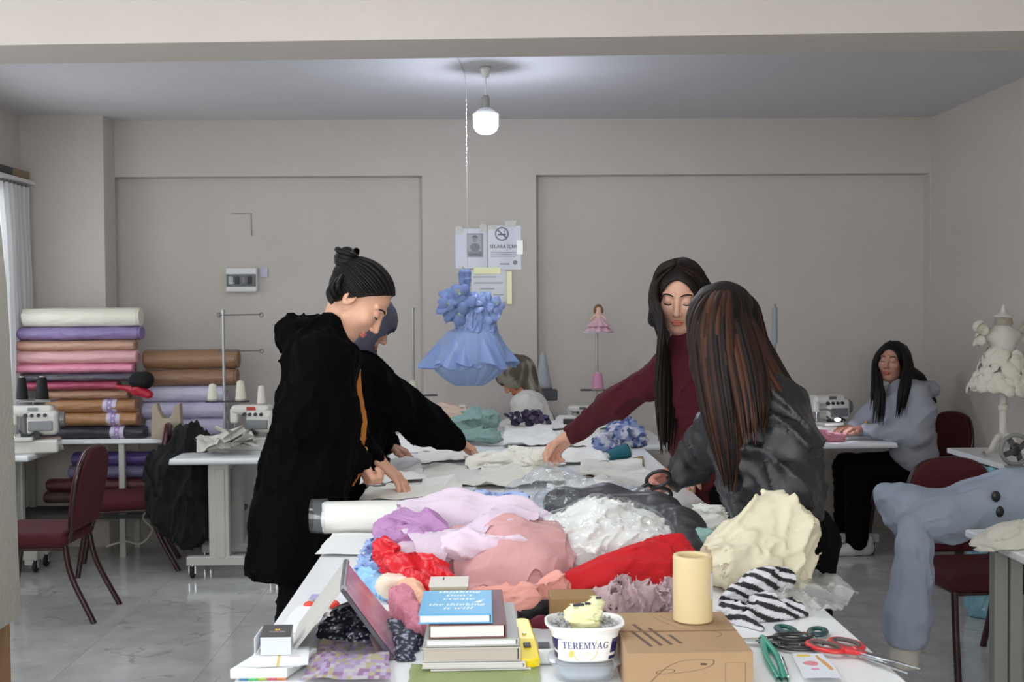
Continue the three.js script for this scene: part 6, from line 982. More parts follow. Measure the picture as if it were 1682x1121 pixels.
  solo('dark_gauze', heap([...full([at(640, 1040, 2.4), at(672, 1060, 2.34), at(668, 1095, 2.25)], [0.02, 0.024, 0.022])], { k: 0.02, amp: 0.012, freq: 22, floor: T0, h: 0.004, color: (x, y, z) => nz(x * 160, y * 160, z * 160) > 0.25 ? [0.3, 0.32, 0.42] : [0.012, 0.013, 0.03] }), mat('#ffffff', { vertexColors: true, roughness: 0.6 }), 'dark navy netting beside the notebooks', 'cloth');
}
{
  // cream cloth bag and clear sheet at the right edge of the table
  solo('cream_bag', heap([...full([at(1200, 915, 2.85), at(1255, 908, 2.82), at(1290, 905, 2.82)], [0.065, 0.072, 0.05]), ...chain([at(1215, 880, 2.85), at(1262, 856, 2.85), at(1305, 848, 2.84)], [0.045, 0.05, 0.036]), cap(at(1300, 850, 2.84), at(1322, 872, 2.82), 0.034, 0.028), cap(at(1185, 935, 2.76), at(1270, 945, 2.74), 0.05, 0.04)], { k: 0.045, amp: 0.021, freq: 8, dir: V(0.6, 0.6, 0), stretch: 0.6, floor: T0, h: 0.0055, s: 6 }), mat('#cfc9ae', { roughness: 0.65, sheen: 0.2 }), 'crumpled cream cloth bag on the right edge of the cutting table', 'bag');
  solo('pale_cloth', heap([...full([at(1150, 862, 3.3), at(1172, 858, 3.3)], [0.04, 0.035]), cap(at(1150, 848, 3.36), at(1175, 850, 3.36), 0.03, 0.03)], { k: 0.03, amp: 0.016, freq: 16, floor: T0, h: 0.006 }), cloth('#d6d9d2'), 'white cloth scrap between the charcoal roll and the cream bag', 'cloth');
  solo('teal_cloth', heap([...full([at(1150, 880, 3.12), at(1166, 884, 3.1)], [0.022, 0.02])], { k: 0.02, amp: 0.01, freq: 16, floor: T0, h: 0.005 }), cloth('#8fb0ab'), 'pale teal cloth beside the cream bag', 'cloth');
  // clear plastic sheet, buckled, leaning off the table edge
  const P = [[1282, 910], [1410, 968], [1372, 1004], [1262, 992]].map(c => onT(c[0], c[1], 0.02)), n = 26, pos = [], idx = [];
  for (let j = 0; j <= n; j++) for (let i = 0; i <= n; i++) { const u = i / n, v = j / n, p = P[0].clone().lerp(P[1], u).lerp(P[3].clone().lerp(P[2], u), v); pos.push(p.x + 0.012 * nz(v * 5, u * 2, 2), T0 + 0.004 + 0.035 * Math.abs(nz(u * 3, v * 4, 7)) + 0.014 * Math.abs(nz(u * 9, v * 11, 1)) + 0.02 * (1 - u), p.z + 0.012 * nz(u * 6, v * 2, 5)); }
  for (let j = 0; j < n; j++) for (let i = 0; i < n; i++) { const a = j * (n + 1) + i; idx.push(a, a + 1, a + n + 1, a + 1, a + n + 2, a + n + 1); }
  const g = new THREE.BufferGeometry(); g.setAttribute('position', new THREE.Float32BufferAttribute(pos, 3)); g.setIndex(idx); g.computeVertexNormals();
  solo('clear_sheet', g, mat('#eceeec', { transmission: 0.72, thickness: 0, roughness: 0.16, ior: 1.45 }), 'buckled clear plastic sheet sticking out past the right table edge', 'plastic sheet');
  // zebra cloth
  const zc = (x, y, z) => { const w = 0.02 * nz(x * 14, y * 14, z * 14), q = (x * 0.55 + y * 1.25 - z * 0.45 + w) * 170; return Math.sin(q) + 0.1 > 0 ? [0.62, 0.62, 0.66] : [0.008, 0.008, 0.010]; };
  solo('striped_cloth', heap([...full([at(1205, 988, 2.62), at(1250, 968, 2.68), at(1282, 958, 2.7)], [0.03, 0.034, 0.022]), ...full([at(1215, 1030, 2.5), at(1258, 1015, 2.52), at(1298, 1012, 2.54)], [0.028, 0.034, 0.022]), cap(at(1195, 1010, 2.52), at(1240, 1045, 2.42), 0.02, 0.018)], { k: 0.03, amp: 0.014, freq: 12, dir: V(1, 0.4, 0), floor: T0, h: 0.0028, color: zc }), mat('#ffffff', { vertexColors: true, roughness: 0.7 }), 'black and white striped cloth crumpled beside the cardboard box', 'cloth');
}
// ---------- desk things at the near end ----------
{
  const D = 2.0, H = at(1100, 1074, D).y - TABLE, x0 = at(1031, 1077, D).x, x1 = at(1237, 1070, D).x, w = x1 - x0, d = 0.27, cx = (x0 + x1) / 2;
  const b = thing('cardboard_box', 'brown cardboard box printed with line drawings, under the cream tube', 'box'), kraft = '#a88a68';
  const dr = (fn) => mat('#ffffff', { map: canvasTex(512, 512, (g, W, Hh) => { g.fillStyle = kraft; g.fillRect(0, 0, W, Hh); for (let i = 0; i < 5000; i++) { g.fillStyle = rnd() > 0.5 ? 'rgba(190,160,125,0.14)' : 'rgba(110,85,60,0.14)'; g.fillRect(rnd() * W, rnd() * Hh, 2 + rnd() * 7, 1.4); } fn(g, W, Hh); }), roughness: 0.8 });
  const top = dr((g, W, h) => { g.fillStyle = 'rgba(70,55,45,0.75)'; for (let i = 0; i < 4; i++) { g.save(); g.translate(W * (0.2 + i * 0.085), h * (0.86 - i * 0.02)); g.rotate(-0.28); g.fillRect(0, -h * [0.4, 0.55, 0.42, 0.22][i], 16, h * [0.4, 0.55, 0.42, 0.22][i]); g.restore(); } g.strokeStyle = 'rgba(70,55,45,0.8)'; g.lineWidth = 3; g.beginPath(); g.moveTo(W * 0.36, h * 0.12); g.bezierCurveTo(W * 0.42, h * 0.3, W * 0.55, h * 0.52, W * 0.72, h * 0.5); g.bezierCurveTo(W * 0.85, h * 0.48, W * 0.9, h * 0.62, W * 0.78, h * 0.66); g.stroke(); g.beginPath(); g.moveTo(W * 0.42, h * 0.1); g.bezierCurveTo(W * 0.5, h * 0.28, W * 0.6, h * 0.4, W * 0.75, h * 0.42); g.stroke(); });
  const front = dr((g, W, h) => { g.strokeStyle = 'rgba(60,48,40,0.85)'; g.lineWidth = 4; g.beginPath(); g.ellipse(W * 0.3, h * 0.42, 40, 22, -0.4, 0, 7); g.stroke(); g.beginPath(); g.moveTo(W * 0.16, h * 0.7); g.bezierCurveTo(W * 0.25, h * 0.5, W * 0.3, h * 0.2, W * 0.5, h * 0.16); g.lineTo(W * 0.68, h * 0.16); g.bezierCurveTo(W * 0.72, h * 0.3, W * 0.6, h * 0.42, W * 0.36, h * 0.46); g.stroke(); g.fillStyle = 'rgba(50,40,34,0.8)'; g.fillRect(W * 0.58, h * 0.24, 26, 22); g.strokeStyle = 'rgba(90,70,55,0.5)'; g.strokeRect(W * 0.78, h * 0.24, W * 0.16, h * 0.6); });
  const plain = mat(kraft, { roughness: 0.8 });
  const g = box(w, H, d); part(b, 'box_body', g.translate(cx, T0 + H / 2, -D - d / 2), [plain, plain, top, plain, front, plain]); b.children[0].material = [plain, plain, top, plain, front, plain];
  part(b, 'flap_seam', box(w * 0.998, 0.0012, 0.003, cx, T0 + H + 0.0006, -D - d * 0.5), mat('#7d6347', { roughness: 0.9 }));
  // cream tube on the box
  const p = at(1138, 1012, 2.21), r = 32.5 * 2.21 / FOCAL, y0 = T0 + H + 0.0015, h2 = at(1138, 912, 2.21).y - y0;
  const t = thing('paper_tube', 'cream cardboard tube standing on the brown box', 'tube');
  part(t, 'tube_wall', lathe([[r - 0.006, 0], [r, 0.0], [r, 0.002], [r, h2 - 0.004], [r - 0.001, h2], [r - 0.010, h2], [r - 0.012, h2 - 0.004], [r - 0.012, 0.004], [r - 0.006, 0]], 48).translate(p.x, y0, p.z), mat('#d8c598', { roughness: 0.6 }));
  part(t, 'tube_inner', lathe([[0.010, 0.004], [r - 0.012, 0.004], [r - 0.012, h2 - 0.012], [0.018, h2 - 0.014], [0.012, h2 - 0.05], [0.010, 0.004]], 40).translate(p.x, y0, p.z), mat('#d8c598', { roughness: 0.8 }));
  part(t, 'sticker', new THREE.CylinderGeometry(r + 0.0006, r + 0.0006, 0.05, 16, 1, true, 0.85, 0.55).translate(p.x, y0 + h2 * 0.55, p.z), mat('#e4e2e2', { roughness: 0.5 }));
}
{
  // margarine tub on a clear container
  const D = 2.13, c = at(960, 1050, D), cx = c.x, rimY = at(960, 1022, D).y, botY = at(960, 1078, D).y, W = 0.076, Z = 0.058;
  const con = thing('clear_container', 'clear plastic container under the margarine tub', 'container');
  const sup = (rx, rz, n = 56, e = 3) => { const a = []; for (let i = 0; i < n; i++) { const t = i / n * 6.2832, ct = Math.cos(t), st = Math.sin(t); a.push([Math.sign(ct) * Math.pow(Math.abs(ct), 2 / e) * rx, Math.sign(st) * Math.pow(Math.abs(st), 2 / e) * rz]); } return a; };
  const loft = (rings, capTop, capBot) => { const n = 56, pos = [], idx = [], uv = []; rings.forEach(([y, rx, rz, e], j) => sup(rx, rz, n, e || 3).forEach(([x, z], i) => { pos.push(cx + x, y, c.z + z); uv.push(i / n, j / (rings.length - 1)); })); for (let j = 0; j < rings.length - 1; j++) for (let i = 0; i < n; i++) { const a = j * n + i, b = j * n + (i + 1) % n; idx.push(a, a + n, b, b, a + n, b + n); } const cp = (j, f) => { const k = pos.length / 3; pos.push(cx, rings[j][0], c.z); uv.push(0.5, 0.5); for (let i = 0; i < n; i++) f ? idx.push(k, j * n + (i + 1) % n, j * n + i) : idx.push(k, j * n + i, j * n + (i + 1) % n); }; if (capTop) cp(rings.length - 1, true); if (capBot) cp(0, false); const g = new THREE.BufferGeometry(); g.setAttribute('position', new THREE.Float32BufferAttribute(pos, 3)); g.setAttribute('uv', new THREE.Float32BufferAttribute(uv, 2)); g.setIndex(idx); g.computeVertexNormals(); return g; };
  const cl = mat('#eef2f4', { transmission: 0.75, thickness: 0, roughness: 0.12 });
  part(con, 'container_body', loft([[T0, 0.050, 0.042], [T0 + 0.004, 0.055, 0.046], [botY - 0.008, 0.062, 0.052], [botY - 0.006, 0.068, 0.057], [botY - 0.001, 0.068, 0.057]], true, true), cl);
  part(con, 'contents', loft([[T0 + 0.004, 0.045, 0.038], [Math.max(T0 + 0.008, botY - 0.014), 0.054, 0.044]], true, true), mat('#aeb6c6', { roughness: 0.6 }));
  const t = thing('margarine_tub', 'white and blue margarine tub reading TEREMYAG filled with beads and clips', 'tub');
  const tub = part(t, 'tub_body', loft([[botY, 0.050, 0.042], [botY + 0.004, 0.055, 0.045], [rimY - 0.010, 0.0625, 0.050], [rimY - 0.004, 0.064, 0.052]], false, true), mat('#e9e9e6', { roughness: 0.35 }));
  part(t, 'rim', loft([[rimY - 0.009, 0.0660, 0.054], [rimY - 0.001, 0.0705, 0.058], [rimY, 0.0735, 0.060], [rimY + 0.003, 0.0735, 0.060], [rimY + 0.003, 0.0655, 0.053], [rimY - 0.02, 0.062, 0.050]], false, false), mat('#eeeeec', { roughness: 0.3 }));
  part(t, 'tub_floor', loft([[rimY - 0.016, 0.02, 0.018], [rimY - 0.012, 0.061, 0.049]], true, false), mat('#e9e9e6', { roughness: 0.6 }));
  // printed label wrapped round the near side
  const n = 60, pos = [], uv = [], idx = []; for (let j = 0; j <= 6; j++) for (let i = 0; i <= n; i++) { const v = j / 6, u = i / n, th = Math.PI * (1 - u), y = lerp(botY + 0.005, rimY - 0.011, v), rx = lerp(0.0556, 0.0630, v), rz = lerp(0.0456, 0.0508, v), ct = Math.cos(th), st = Math.sin(th), e = 2 / 3; pos.push(cx + Math.sign(ct) * Math.pow(Math.abs(ct), e) * rx, y, c.z + Math.pow(Math.abs(st), e) * rz); uv.push(u, v); }
  for (let j = 0; j < 6; j++) for (let i = 0; i < n; i++) { const a = j * (n + 1) + i; idx.push(a, a + 1, a + n + 1, a + 1, a + n + 2, a + n + 1); }
  // spread the print evenly along the front by arc length
  const xs = []; for (let i = 0; i <= n; i++) xs.push([pos[i * 3], pos[i * 3 + 2]]); const acc = [0]; for (let i = 1; i <= n; i++) acc.push(acc[i - 1] + Math.hypot(xs[i][0] - xs[i - 1][0], xs[i][1] - xs[i - 1][1])); for (let j = 0; j <= 6; j++) for (let i = 0; i <= n; i++) uv[(j * (n + 1) + i) * 2] = acc[i] / acc[n];
  const lg = new THREE.BufferGeometry(); lg.setAttribute('position', new THREE.Float32BufferAttribute(pos, 3)); lg.setAttribute('uv', new THREE.Float32BufferAttribute(uv, 2)); lg.setIndex(idx); lg.computeVertexNormals();
  part(tub, 'printed_label', lg, mat('#ffffff', { roughness: 0.35, map: canvasTex(1024, 256, (g, w, h) => {
    g.fillStyle = '#efefea'; g.fillRect(0, 0, w, h); g.fillStyle = '#262a63'; g.fillRect(0, 0, w * 0.27, h); g.fillRect(w * 0.70, 0, w * 0.30, h);
    g.fillStyle = '#efefea'; g.beginPath(); g.moveTo(w * 0.17, h); g.lineTo(w * 0.215, h * 0.22); g.lineTo(w * 0.765, h * 0.12); g.lineTo(w * 0.74, h); g.fill(); g.beginPath(); g.moveTo(w * 0.1, h * 0.62); g.lineTo(w * 0.3, h * 0.75); g.lineTo(w * 0.3, h * 0.86); g.lineTo(w * 0.1, h * 0.7); g.fill(); g.fillRect(w * 0.68, h * 0.74, w * 0.16, h * 0.12);
    g.strokeStyle = '#d9b64a'; g.lineWidth = 9; g.beginPath(); g.arc(w * 0.48, h * 0.52, h * 0.54, 0, 7); g.stroke(); g.fillStyle = '#f4f4f0'; g.beginPath(); g.arc(w * 0.48, h * 0.52, h * 0.51, 0, 7); g.fill(); g.fillStyle = '#e2c766'; g.beginPath(); g.ellipse(w * 0.345, h * 0.74, 26, 40, 0.4, 0, 7); g.fill();
    g.fillStyle = '#c8322e'; g.font = 'bold 34px sans-serif'; g.fillText('Bizim', w * 0.275, h * 0.2); g.textAlign = 'center'; g.font = 'bold 92px serif'; g.lineWidth = 14; g.strokeStyle = '#f4f4f0'; g.strokeText('TEREMYAG', w * 0.49, h * 0.55, w * 0.47); g.fillStyle = '#2a2f78'; g.fillText('TEREMYAG', w * 0.49, h * 0.55, w * 0.47); g.fillStyle = '#b9b48f'; g.font = '44px serif'; g.fillText('GURME', w * 0.48, h * 0.8, w * 0.26); g.strokeStyle = '#c9cbd6'; g.lineWidth = 4; g.beginPath(); g.arc(w * 0.8, h * 0.2, 26, 0, 7); g.stroke();
  }) }));
  // contents: chalk wedge, silver beads
  part(t, 'soap_wedge', heap([cap(V(cx - 0.018, rimY + 0.010, c.z), V(cx + 0.012, rimY + 0.012, c.z), 0.020, 0.021), cap(V(cx + 0.016, rimY + 0.016, c.z - 0.006), V(cx + 0.022, rimY + 0.030, c.z - 0.008), 0.018, 0.014)], { amp: 0.006, freq: 45, h: 0.0028, k: 0.012 }), mat('#e6e6b4', { roughness: 0.7 }));
  const gs = []; for (let i = 0; i < 90; i++) { const s = i % 2 ? 1 : -1, x = cx + s * rr(0.026, 0.056), z = c.z + rr(-0.034, 0.034); gs.push(new THREE.IcosahedronGeometry(rr(0.003, 0.0055), 0).translate(x, rimY - 0.008 + rr(0, s < 0 ? 0.018 : 0.010), z)); }
  const bd = part(t, 'silver_beads', merge(gs), mat('#c2c4c6', { roughness: 0.2, metalness: 0.8 })); bd.userData.kind = 'stuff';
  part(t, 'dark_clips', merge([[-0.006, 0.034], [0.006, 0.036], [0.026, 0.046], [-0.016, 0.033]].map(([x, y]) => rbox(0.011, 0.004, 0.008, 0.0015, cx + x, rimY + y, c.z + 0.006))), mat('#26222e', { roughness: 0.3 }));
  const kb = at(942, 992, 2.45); part(thing('kraft_box', 'small brown kraft box behind the margarine tub', 'box'), 'box_body', rbox(0.10, kb.y + 0.012 - TABLE, 0.08, 0.003, kb.x, TABLE + (kb.y + 0.012 - TABLE) / 2, -2.49), mat('#98794f', { roughness: 0.85 }));
}
{
  // stack of notebooks
  const z0 = -2.15; let y = T0;
  const book = (label, px0, px1, th, depth, cover, page, zf, o = {}) => {
    const D = -zf, s = D / FOCAL, t = thing('notebook', label, 'notebook', o.group), w = (px1 - px0) * s, cx = ((px0 + px1) / 2 - 803) * s - 0.0012, cz = zf - depth / 2, rot = o.rot || 0, c = 0.0022;
    const place = g => g.rotateY(rot).translate(cx, y, cz), cm = mat(cover, { roughness: 0.45, clearcoat: 0.2 });
    part(t, 'cover', place(merge([rbox(w, c, depth, 0.0008, 0, c / 2 + 0.0003, 0), rbox(w, c, depth, 0.0008, 0, th - c / 2, 0), rbox(c * 1.3, th - 0.001, depth, 0.0008, o.spine === 'left' ? -w / 2 + c / 2 : w / 2 - c / 2, th / 2, 0)])), o.top ? cm : cm);
    part(t, 'pages', place(box(w - 0.008, th - 2 * c, depth - 0.008, o.spine === 'left' ? 0.001 : -0.001, th / 2, 0)), mat('#ffffff', { roughness: 0.9, map: pageTex(page) }));
    if (o.top) part(t, 'cover_print', place(new THREE.PlaneGeometry(w * 0.985, depth * 0.985).rotateX(-Math.PI / 2).translate(0, th + 0.0004, 0)), mat('#ffffff', { roughness: 0.4, clearcoat: 0.3, map: o.top }));
    y += th + 0.0008; return t;
  };
  const pc = {}; function pageTex(hex) { return pc[hex] = pc[hex] || canvasTex(64, 64, (g, w, h) => { g.fillStyle = hex; g.fillRect(0, 0, w, h); for (let i = 0; i < 32; i++) { g.fillStyle = i % 2 ? 'rgba(120,120,120,0.13)' : 'rgba(255,255,255,0.15)'; g.fillRect(0, i * 2, w, 1); } }); }
  book('thin white notebook at the bottom of the stack', 700, 866, 0.011, 0.27, '#c9c9c6', '#d9d8d4', z0 + 0.012, { rot: 0.03 });
  book('thin grey-edged notebook second from the bottom of the stack', 690, 862, 0.011, 0.27, '#d3d2ce', '#cfcdc8', z0 + 0.01, { rot: -0.01 });
  book('thick beige-paged notebook in the middle of the stack', 690, 852, 0.026, 0.27, '#bdbab4', '#b6ada3', z0 + 0.005, { rot: 0.0 });
  book('pale green-grey notebook under the maroon one', 694, 848, 0.014, 0.27, '#b4b7b0', '#e3e2e6', z0, { rot: 0.012 });
  const ym = y;
  book('maroon notebook with white pages under the blue one', 699, 827, 0.026, 0.27, '#6f3a3a', '#e6e4df', z0 - 0.002, { rot: 0.02 });
  const yt = y;
  book('sky blue notebook with white lettering on top of the stack', 684, 806, 0.018, 0.185, '#5fb0dc', '#e2e6ec', z0 - 0.006, { rot: 0.0, top: canvasTex(512, 660, (g, w, h) => { g.fillStyle = '#64b2dd'; g.fillRect(0, 0, w, h); g.fillStyle = '#eef6fb'; g.textAlign = 'center'; g.font = 'italic bold 74px serif'; ['thinking', 'Don\'t', 'create', 'the thinking', 'it will'].forEach((s, i) => g.fillText(s, w * (i === 3 ? 0.5 : 0.52), h * (0.10 + i * 0.155 + (i > 2 ? 0.08 : 0)), w * 0.8)); g.beginPath(); g.moveTo(w * 0.9, h * 0.4); g.lineTo(w * 0.74, h * 0.52); g.lineTo(w * 0.83, h * 0.54); g.fill(); }) });
  const bx = at(738, 966, 2.40), b = thing('small_box', 'small kraft box with a white lid on the notebooks', 'box'); const hh = at(738, 956, 2.385).y - yt;
  part(b, 'box_body', rbox(0.078, hh - 0.004, 0.075, 0.0015, bx.x, yt + (hh - 0.004) / 2, -2.395), mat('#b3a78f', { roughness: 0.75 })); part(b, 'lid', rbox(0.081, 0.005, 0.078, 0.001, bx.x, yt + hh - 0.0025, -2.395), mat('#d5d1c7', { roughness: 0.7 })); part(b, 'ink_mark', box(0.003, 0.0004, 0.022, bx.x - 0.012, yt + hh + 0.0003, -2.412), mat('#56524b', { roughness: 0.9 }));
  // yellow cutter leaning on a clear packet
  const pk = thing('clear_packet', 'clear plastic packet of white paper beside the notebooks', 'packet'), pp = onT(888, 1075); part(pk, 'packet', bent(rbox(0.055, 0.03, 0.17, 0.006, pp.x, T0 + 0.015, pp.z - 0.01, 3), v => { v.y += 0.003 * nz(v.x * 60, v.z * 60, 2) * (v.y > TABLE + 0.01 ? 1 : 0); }), mat('#dde0e2', { roughness: 0.15, clearcoat: 0.8 })); 
  part(pk, 'packet_label', box(0.022, 0.0008, 0.03, pp.x + 0.004, T0 + 0.034, pp.z + 0.055), mat('#4a4d52', { roughness: 0.6 }));
  const a = at(870, 1096, 2.16), bq = at(855, 1030, 2.33), cu = thing('cutter', 'yellow plastic cutter knife leaning beside the notebooks', 'cutter'), dirv = bq.clone().sub(a), len = dirv.length(), zA = dirv.clone().normalize(), xA = V(0, 1, 0).cross(zA).normalize(), yA = zA.clone().cross(xA), Mx = basis(xA, yA, zA, a);
  const cs = new THREE.Shape(); cs.moveTo(-0.016, 0); cs.lineTo(-0.018, len * 0.3); cs.lineTo(-0.014, len * 0.95); cs.quadraticCurveTo(0, len * 1.03, 0.013, len * 0.95); cs.lineTo(0.018, len * 0.3); cs.lineTo(0.016, 0); cs.quadraticCurveTo(0, -0.01, -0.016, 0);
  part(cu, 'handle', new THREE.ExtrudeGeometry(cs, { depth: 0.012, bevelEnabled: true, bevelSize: 0.003, bevelThickness: 0.003, bevelSegments: 3 }).rotateX(Math.PI / 2).translate(0, 0.016, 0).applyMatrix4(Mx), mat('#ecd213', { roughness: 0.35, clearcoat: 0.4 }));
  part(cu, 'slider', rbox(0.014, 0.004, 0.018, 0.002, 0, 0.0205, len * 0.28).applyMatrix4(Mx), mat('#2a2a28', { roughness: 0.4 })); part(cu, 'rivet', cyl(0.004, 0.004, 0.003, 0, 0.0205, len * 0.58).applyMatrix4(Mx), chrome);
  solo('green_leaflet', sheetGeo([[676, 1098], [882, 1098], [888, 1130], [668, 1130]], 0.001, 6, 1), mat('#8c9a62', { roughness: 0.5 }), 'green printed leaflet under the notebooks at the table end', 'leaflet');
}
{
  // tablet in a folding cover standing like a tent
  const t = thing('tablet', 'tablet in a folding cover standing like a tent with a pink screen reflection', 'tablet');
  const an = at(564, 967, 2.24), af = at(569, 924, 2.47), rn = at(650, 1108, 2.24), rf = at(657, 1060, 2.47), ln = at(472, 1112, 2.24), lf = at(490, 1062, 2.47); rn.y = rf.y = ln.y = lf.y = T0;
  const panel = (p0, p1, p2, p3, th, m, name, parent = t) => { const nrm = p1.clone().sub(p0).cross(p3.clone().sub(p0)).normalize().multiplyScalar(th), v = [p0, p1, p2, p3], w = v.map(p => p.clone().add(nrm)), pos = [...v, ...w].flatMap(p => p.toArray()), g = new THREE.BufferGeometry(); g.setAttribute('position', new THREE.Float32BufferAttribute(pos, 3)); g.setIndex([0, 1, 2, 0, 2, 3, 4, 6, 5, 4, 7, 6, 0, 4, 5, 0, 5, 1, 1, 5, 6, 1, 6, 2, 2, 6, 7, 2, 7, 3, 3, 7, 4, 3, 4, 0]); const q = g.toNonIndexed(); q.computeVertexNormals(); return part(parent, name, q, m); };
  const scr = panel(an, rn, rf, af, -0.008, mat('#4c4a52', { roughness: 0.35, metalness: 0.6 }), 'tablet_shell');
  const lift = an.clone().sub(rn).normalize(), n = rn.clone().sub(an).cross(af.clone().sub(an)).normalize(); if (n.y < 0) n.multiplyScalar(-1); const q = p => p.clone().addScaledVector(n, 0.0012);
  const sg = new THREE.BufferGeometry(), A = q(an.clone().lerp(rn, 0.03)), B = q(rn.clone().lerp(an, 0.03)), Cc = q(rf.clone().lerp(af, 0.03)), Dd = q(af.clone().lerp(rf, 0.03)); sg.setAttribute('position', new THREE.Float32BufferAttribute([A, B, Cc, Dd].flatMap(p => p.toArray()), 3)); sg.setAttribute('uv', new THREE.Float32BufferAttribute([0, 0, 1, 0, 1, 1, 0, 1], 2)); sg.setIndex([0, 1, 2, 0, 2, 3]); sg.computeVertexNormals();
  part(t, 'glossy_back', sg, mat('#ffffff', { roughness: 0.3, clearcoat: 0.6, clearcoatRoughness: 0.15, map: tex(128, (u, v) => { const k = fbm(u * 3, v * 3, 3, 3); return [0.66 + k * 0.25, 0.50 + k * 0.25, 0.56 + k * 0.15]; }, { srgb: true }) }));
  panel(ln, an, af, lf, 0.006, mat('#b9b7b2', { roughness: 0.6, bumpMap: rep(grainTex, 3, 3), bumpScale: 0.0006 }), 'cover_flap');
  part(t, 'hinge', rod(an, af, 0.007, 0.007, 12), mat('#a9abae', { roughness: 0.25, metalness: 0.7 }));
  // things sheltered beneath
  solo('sequin_cloth', heap([...full([at(545, 1040, 2.42), at(585, 1020, 2.44), at(600, 1060, 2.36)], [0.03, 0.036, 0.03])], { k: 0.02, amp: 0.010, freq: 20, floor: T0, h: 0.0038, color: (x, y, z) => nz(x * 190, y * 190, z * 190) > 0.36 ? [0.5, 0.52, 0.6] : [0.010, 0.011, 0.022] }), mat('#ffffff', { vertexColors: true, roughness: 0.4 }), 'black sequined cloth sheltered under the tablet tent', 'cloth');
  const tp = tex(128, (u, v) => { const c = Math.floor(u * 17) * 7 + Math.floor(v * 15) * 13, k = (Math.sin(c * 12.9) * 43758.5) % 1, pal = [[0.62, 0.55, 0.68], [0.70, 0.68, 0.70], [0.66, 0.62, 0.50], [0.55, 0.42, 0.55], [0.66, 0.60, 0.72]]; return pal[Math.floor(Math.abs(k) * 5)]; }, { srgb: true });
  solo('print_sheet', sheetGeo([[530, 1062], [640, 1066], [640, 1130], [490, 1130]], 0.012, 12, 5), mat('#ffffff', { roughness: 0.7, map: tp }), 'patchwork-patterned lilac sheet under the tablet tent', 'sheet');
  const st = (pts, hex, label, name) => { const c = new THREE.CatmullRomCurve3(pts), n2 = 24, pos = [], idx = []; for (let i = 0; i <= n2; i++) { const p = c.getPoint(i / n2); for (const s of [0, 1]) pos.push(p.x + s * 0.006, p.y + s * 0.002, p.z - s * 0.035); } for (let i = 0; i < n2; i++) { const a = i * 2; idx.push(a, a + 1, a + 2, a + 1, a + 3, a + 2); } const g = new THREE.BufferGeometry(); g.setAttribute('position', new THREE.Float32BufferAttribute(pos, 3)); g.setIndex(idx); g.computeVertexNormals(); solo(name, g, mat(hex, { roughness: 0.25, clearcoat: 0.6 }), label, 'ribbon'); };
  st([at(592, 1022, 2.3), at(575, 1060, 2.26), at(556, 1105, 2.2), at(552, 1122, 2.19)], '#8c7f86', 'glossy mauve ribbon hanging inside the tablet tent', 'mauve_ribbon');
  st([at(606, 1045, 2.28), at(618, 1080, 2.24), at(612, 1105, 2.2), at(596, 1122, 2.18)], '#c9aeb2', 'pale pink ribbon curling inside the tablet tent', 'pink_ribbon');
  // red pins, papers, card box
  [[508, 1003, 0.014], [522, 998, 0.010], [548, 1000, 0.013], [556, 1010, 0.010]].forEach(([x, y2, r]) => { const p = onT(x, y2); solo('red_bead', nets(union([ell(V(p.x, TABLE + r * 0.75, p.z), r, r * 0.75, r), ell(V(p.x + r * 0.5, TABLE + r * 0.5, p.z), r * 0.6, r * 0.5, r * 0.6)], 0.006), 0.003), mat('#d9412e', { roughness: 0.35 }), r > 0.0135 ? 'largest orange red bead, outside the tablet cover flap' : r > 0.0125 ? 'large orange red bead sheltered by the tablet flap' : x < 540 ? 'small orange red bead touching the largest one' : 'small orange red bead under the tablet flap', 'bead', 'orange red beads'); });
  solo('lilac_paper', sheetGeo([[513, 984], [540, 984], [536, 994], [508, 994]], 0.004, 6, 3), mat('#a9a4cc', { roughness: 0.7 }), 'tiny lilac paper slip behind the red beads', 'paper');
  solo('written_paper', sheetGeo([[488, 1004], [540, 1006], [505, 1062], [448, 1062]], 0.002, 8, 4), mat('#ffffff', { roughness: 0.7, map: canvasTex(128, 128, (g, w, h) => { g.fillStyle = '#e8eaec'; g.fillRect(0, 0, w, h); g.strokeStyle = '#55585f'; g.lineWidth = 2; for (const [x, y2] of [[0.6, 0.2], [0.5, 0.5], [0.3, 0.8]]) { g.beginPath(); g.moveTo(w * x, h * y2); g.lineTo(w * (x + 0.1), h * (y2 - 0.05)); g.lineTo(w * (x + 0.06), h * (y2 + 0.05)); g.lineTo(w * (x + 0.2), h * y2); g.stroke(); } g.strokeStyle = '#c0464a'; g.strokeRect(w * 0.55, h * 0.46, 10, 6); }) }), 'white paper with scribbles left of the tablet tent', 'paper');
  const L = 2.13, pad = thing('card_stack', 'stack of white cards with a gold line at the left table corner', 'card stack'), cA = at(376, 1104, L), cB = at(470, 1106, L), pw = cB.x - cA.x, cx = (cA.x + cB.x) / 2 + 0.004, topY = at(420, 1098, L).y, y0 = topY - 0.018;
  part(pad, 'cards', bent(rbox(pw, 0.018, 0.13, 0.002, cx, topY - 0.009, -L - 0.06), v => { v.x += (v.z + L) * -0.28; }), mat('#dfe5e4', { roughness: 0.7 }));
  const cardM = mat('#ffffff', { roughness: 0.5, map: canvasTex(128, 128, (g, w, h) => { g.fillStyle = '#eceef0'; g.fillRect(0, 0, w, h); g.fillStyle = '#d8bf6a'; g.fillRect(w * 0.4, 0, 7, h); g.fillStyle = '#d0888c'; g.fillRect(w * 0.62, h * 0.5, 26, 3); }) }); for (let i = 0; i < 3; i++) part(pad, 'loose_card', new THREE.PlaneGeometry(pw * 0.92, 0.12).rotateX(-Math.PI / 2).rotateY((i - 1) * 0.13).translate(cx + 0.02 + i * 0.006, topY + 0.0006 + i * 0.0007, -L - 0.062), cardM);
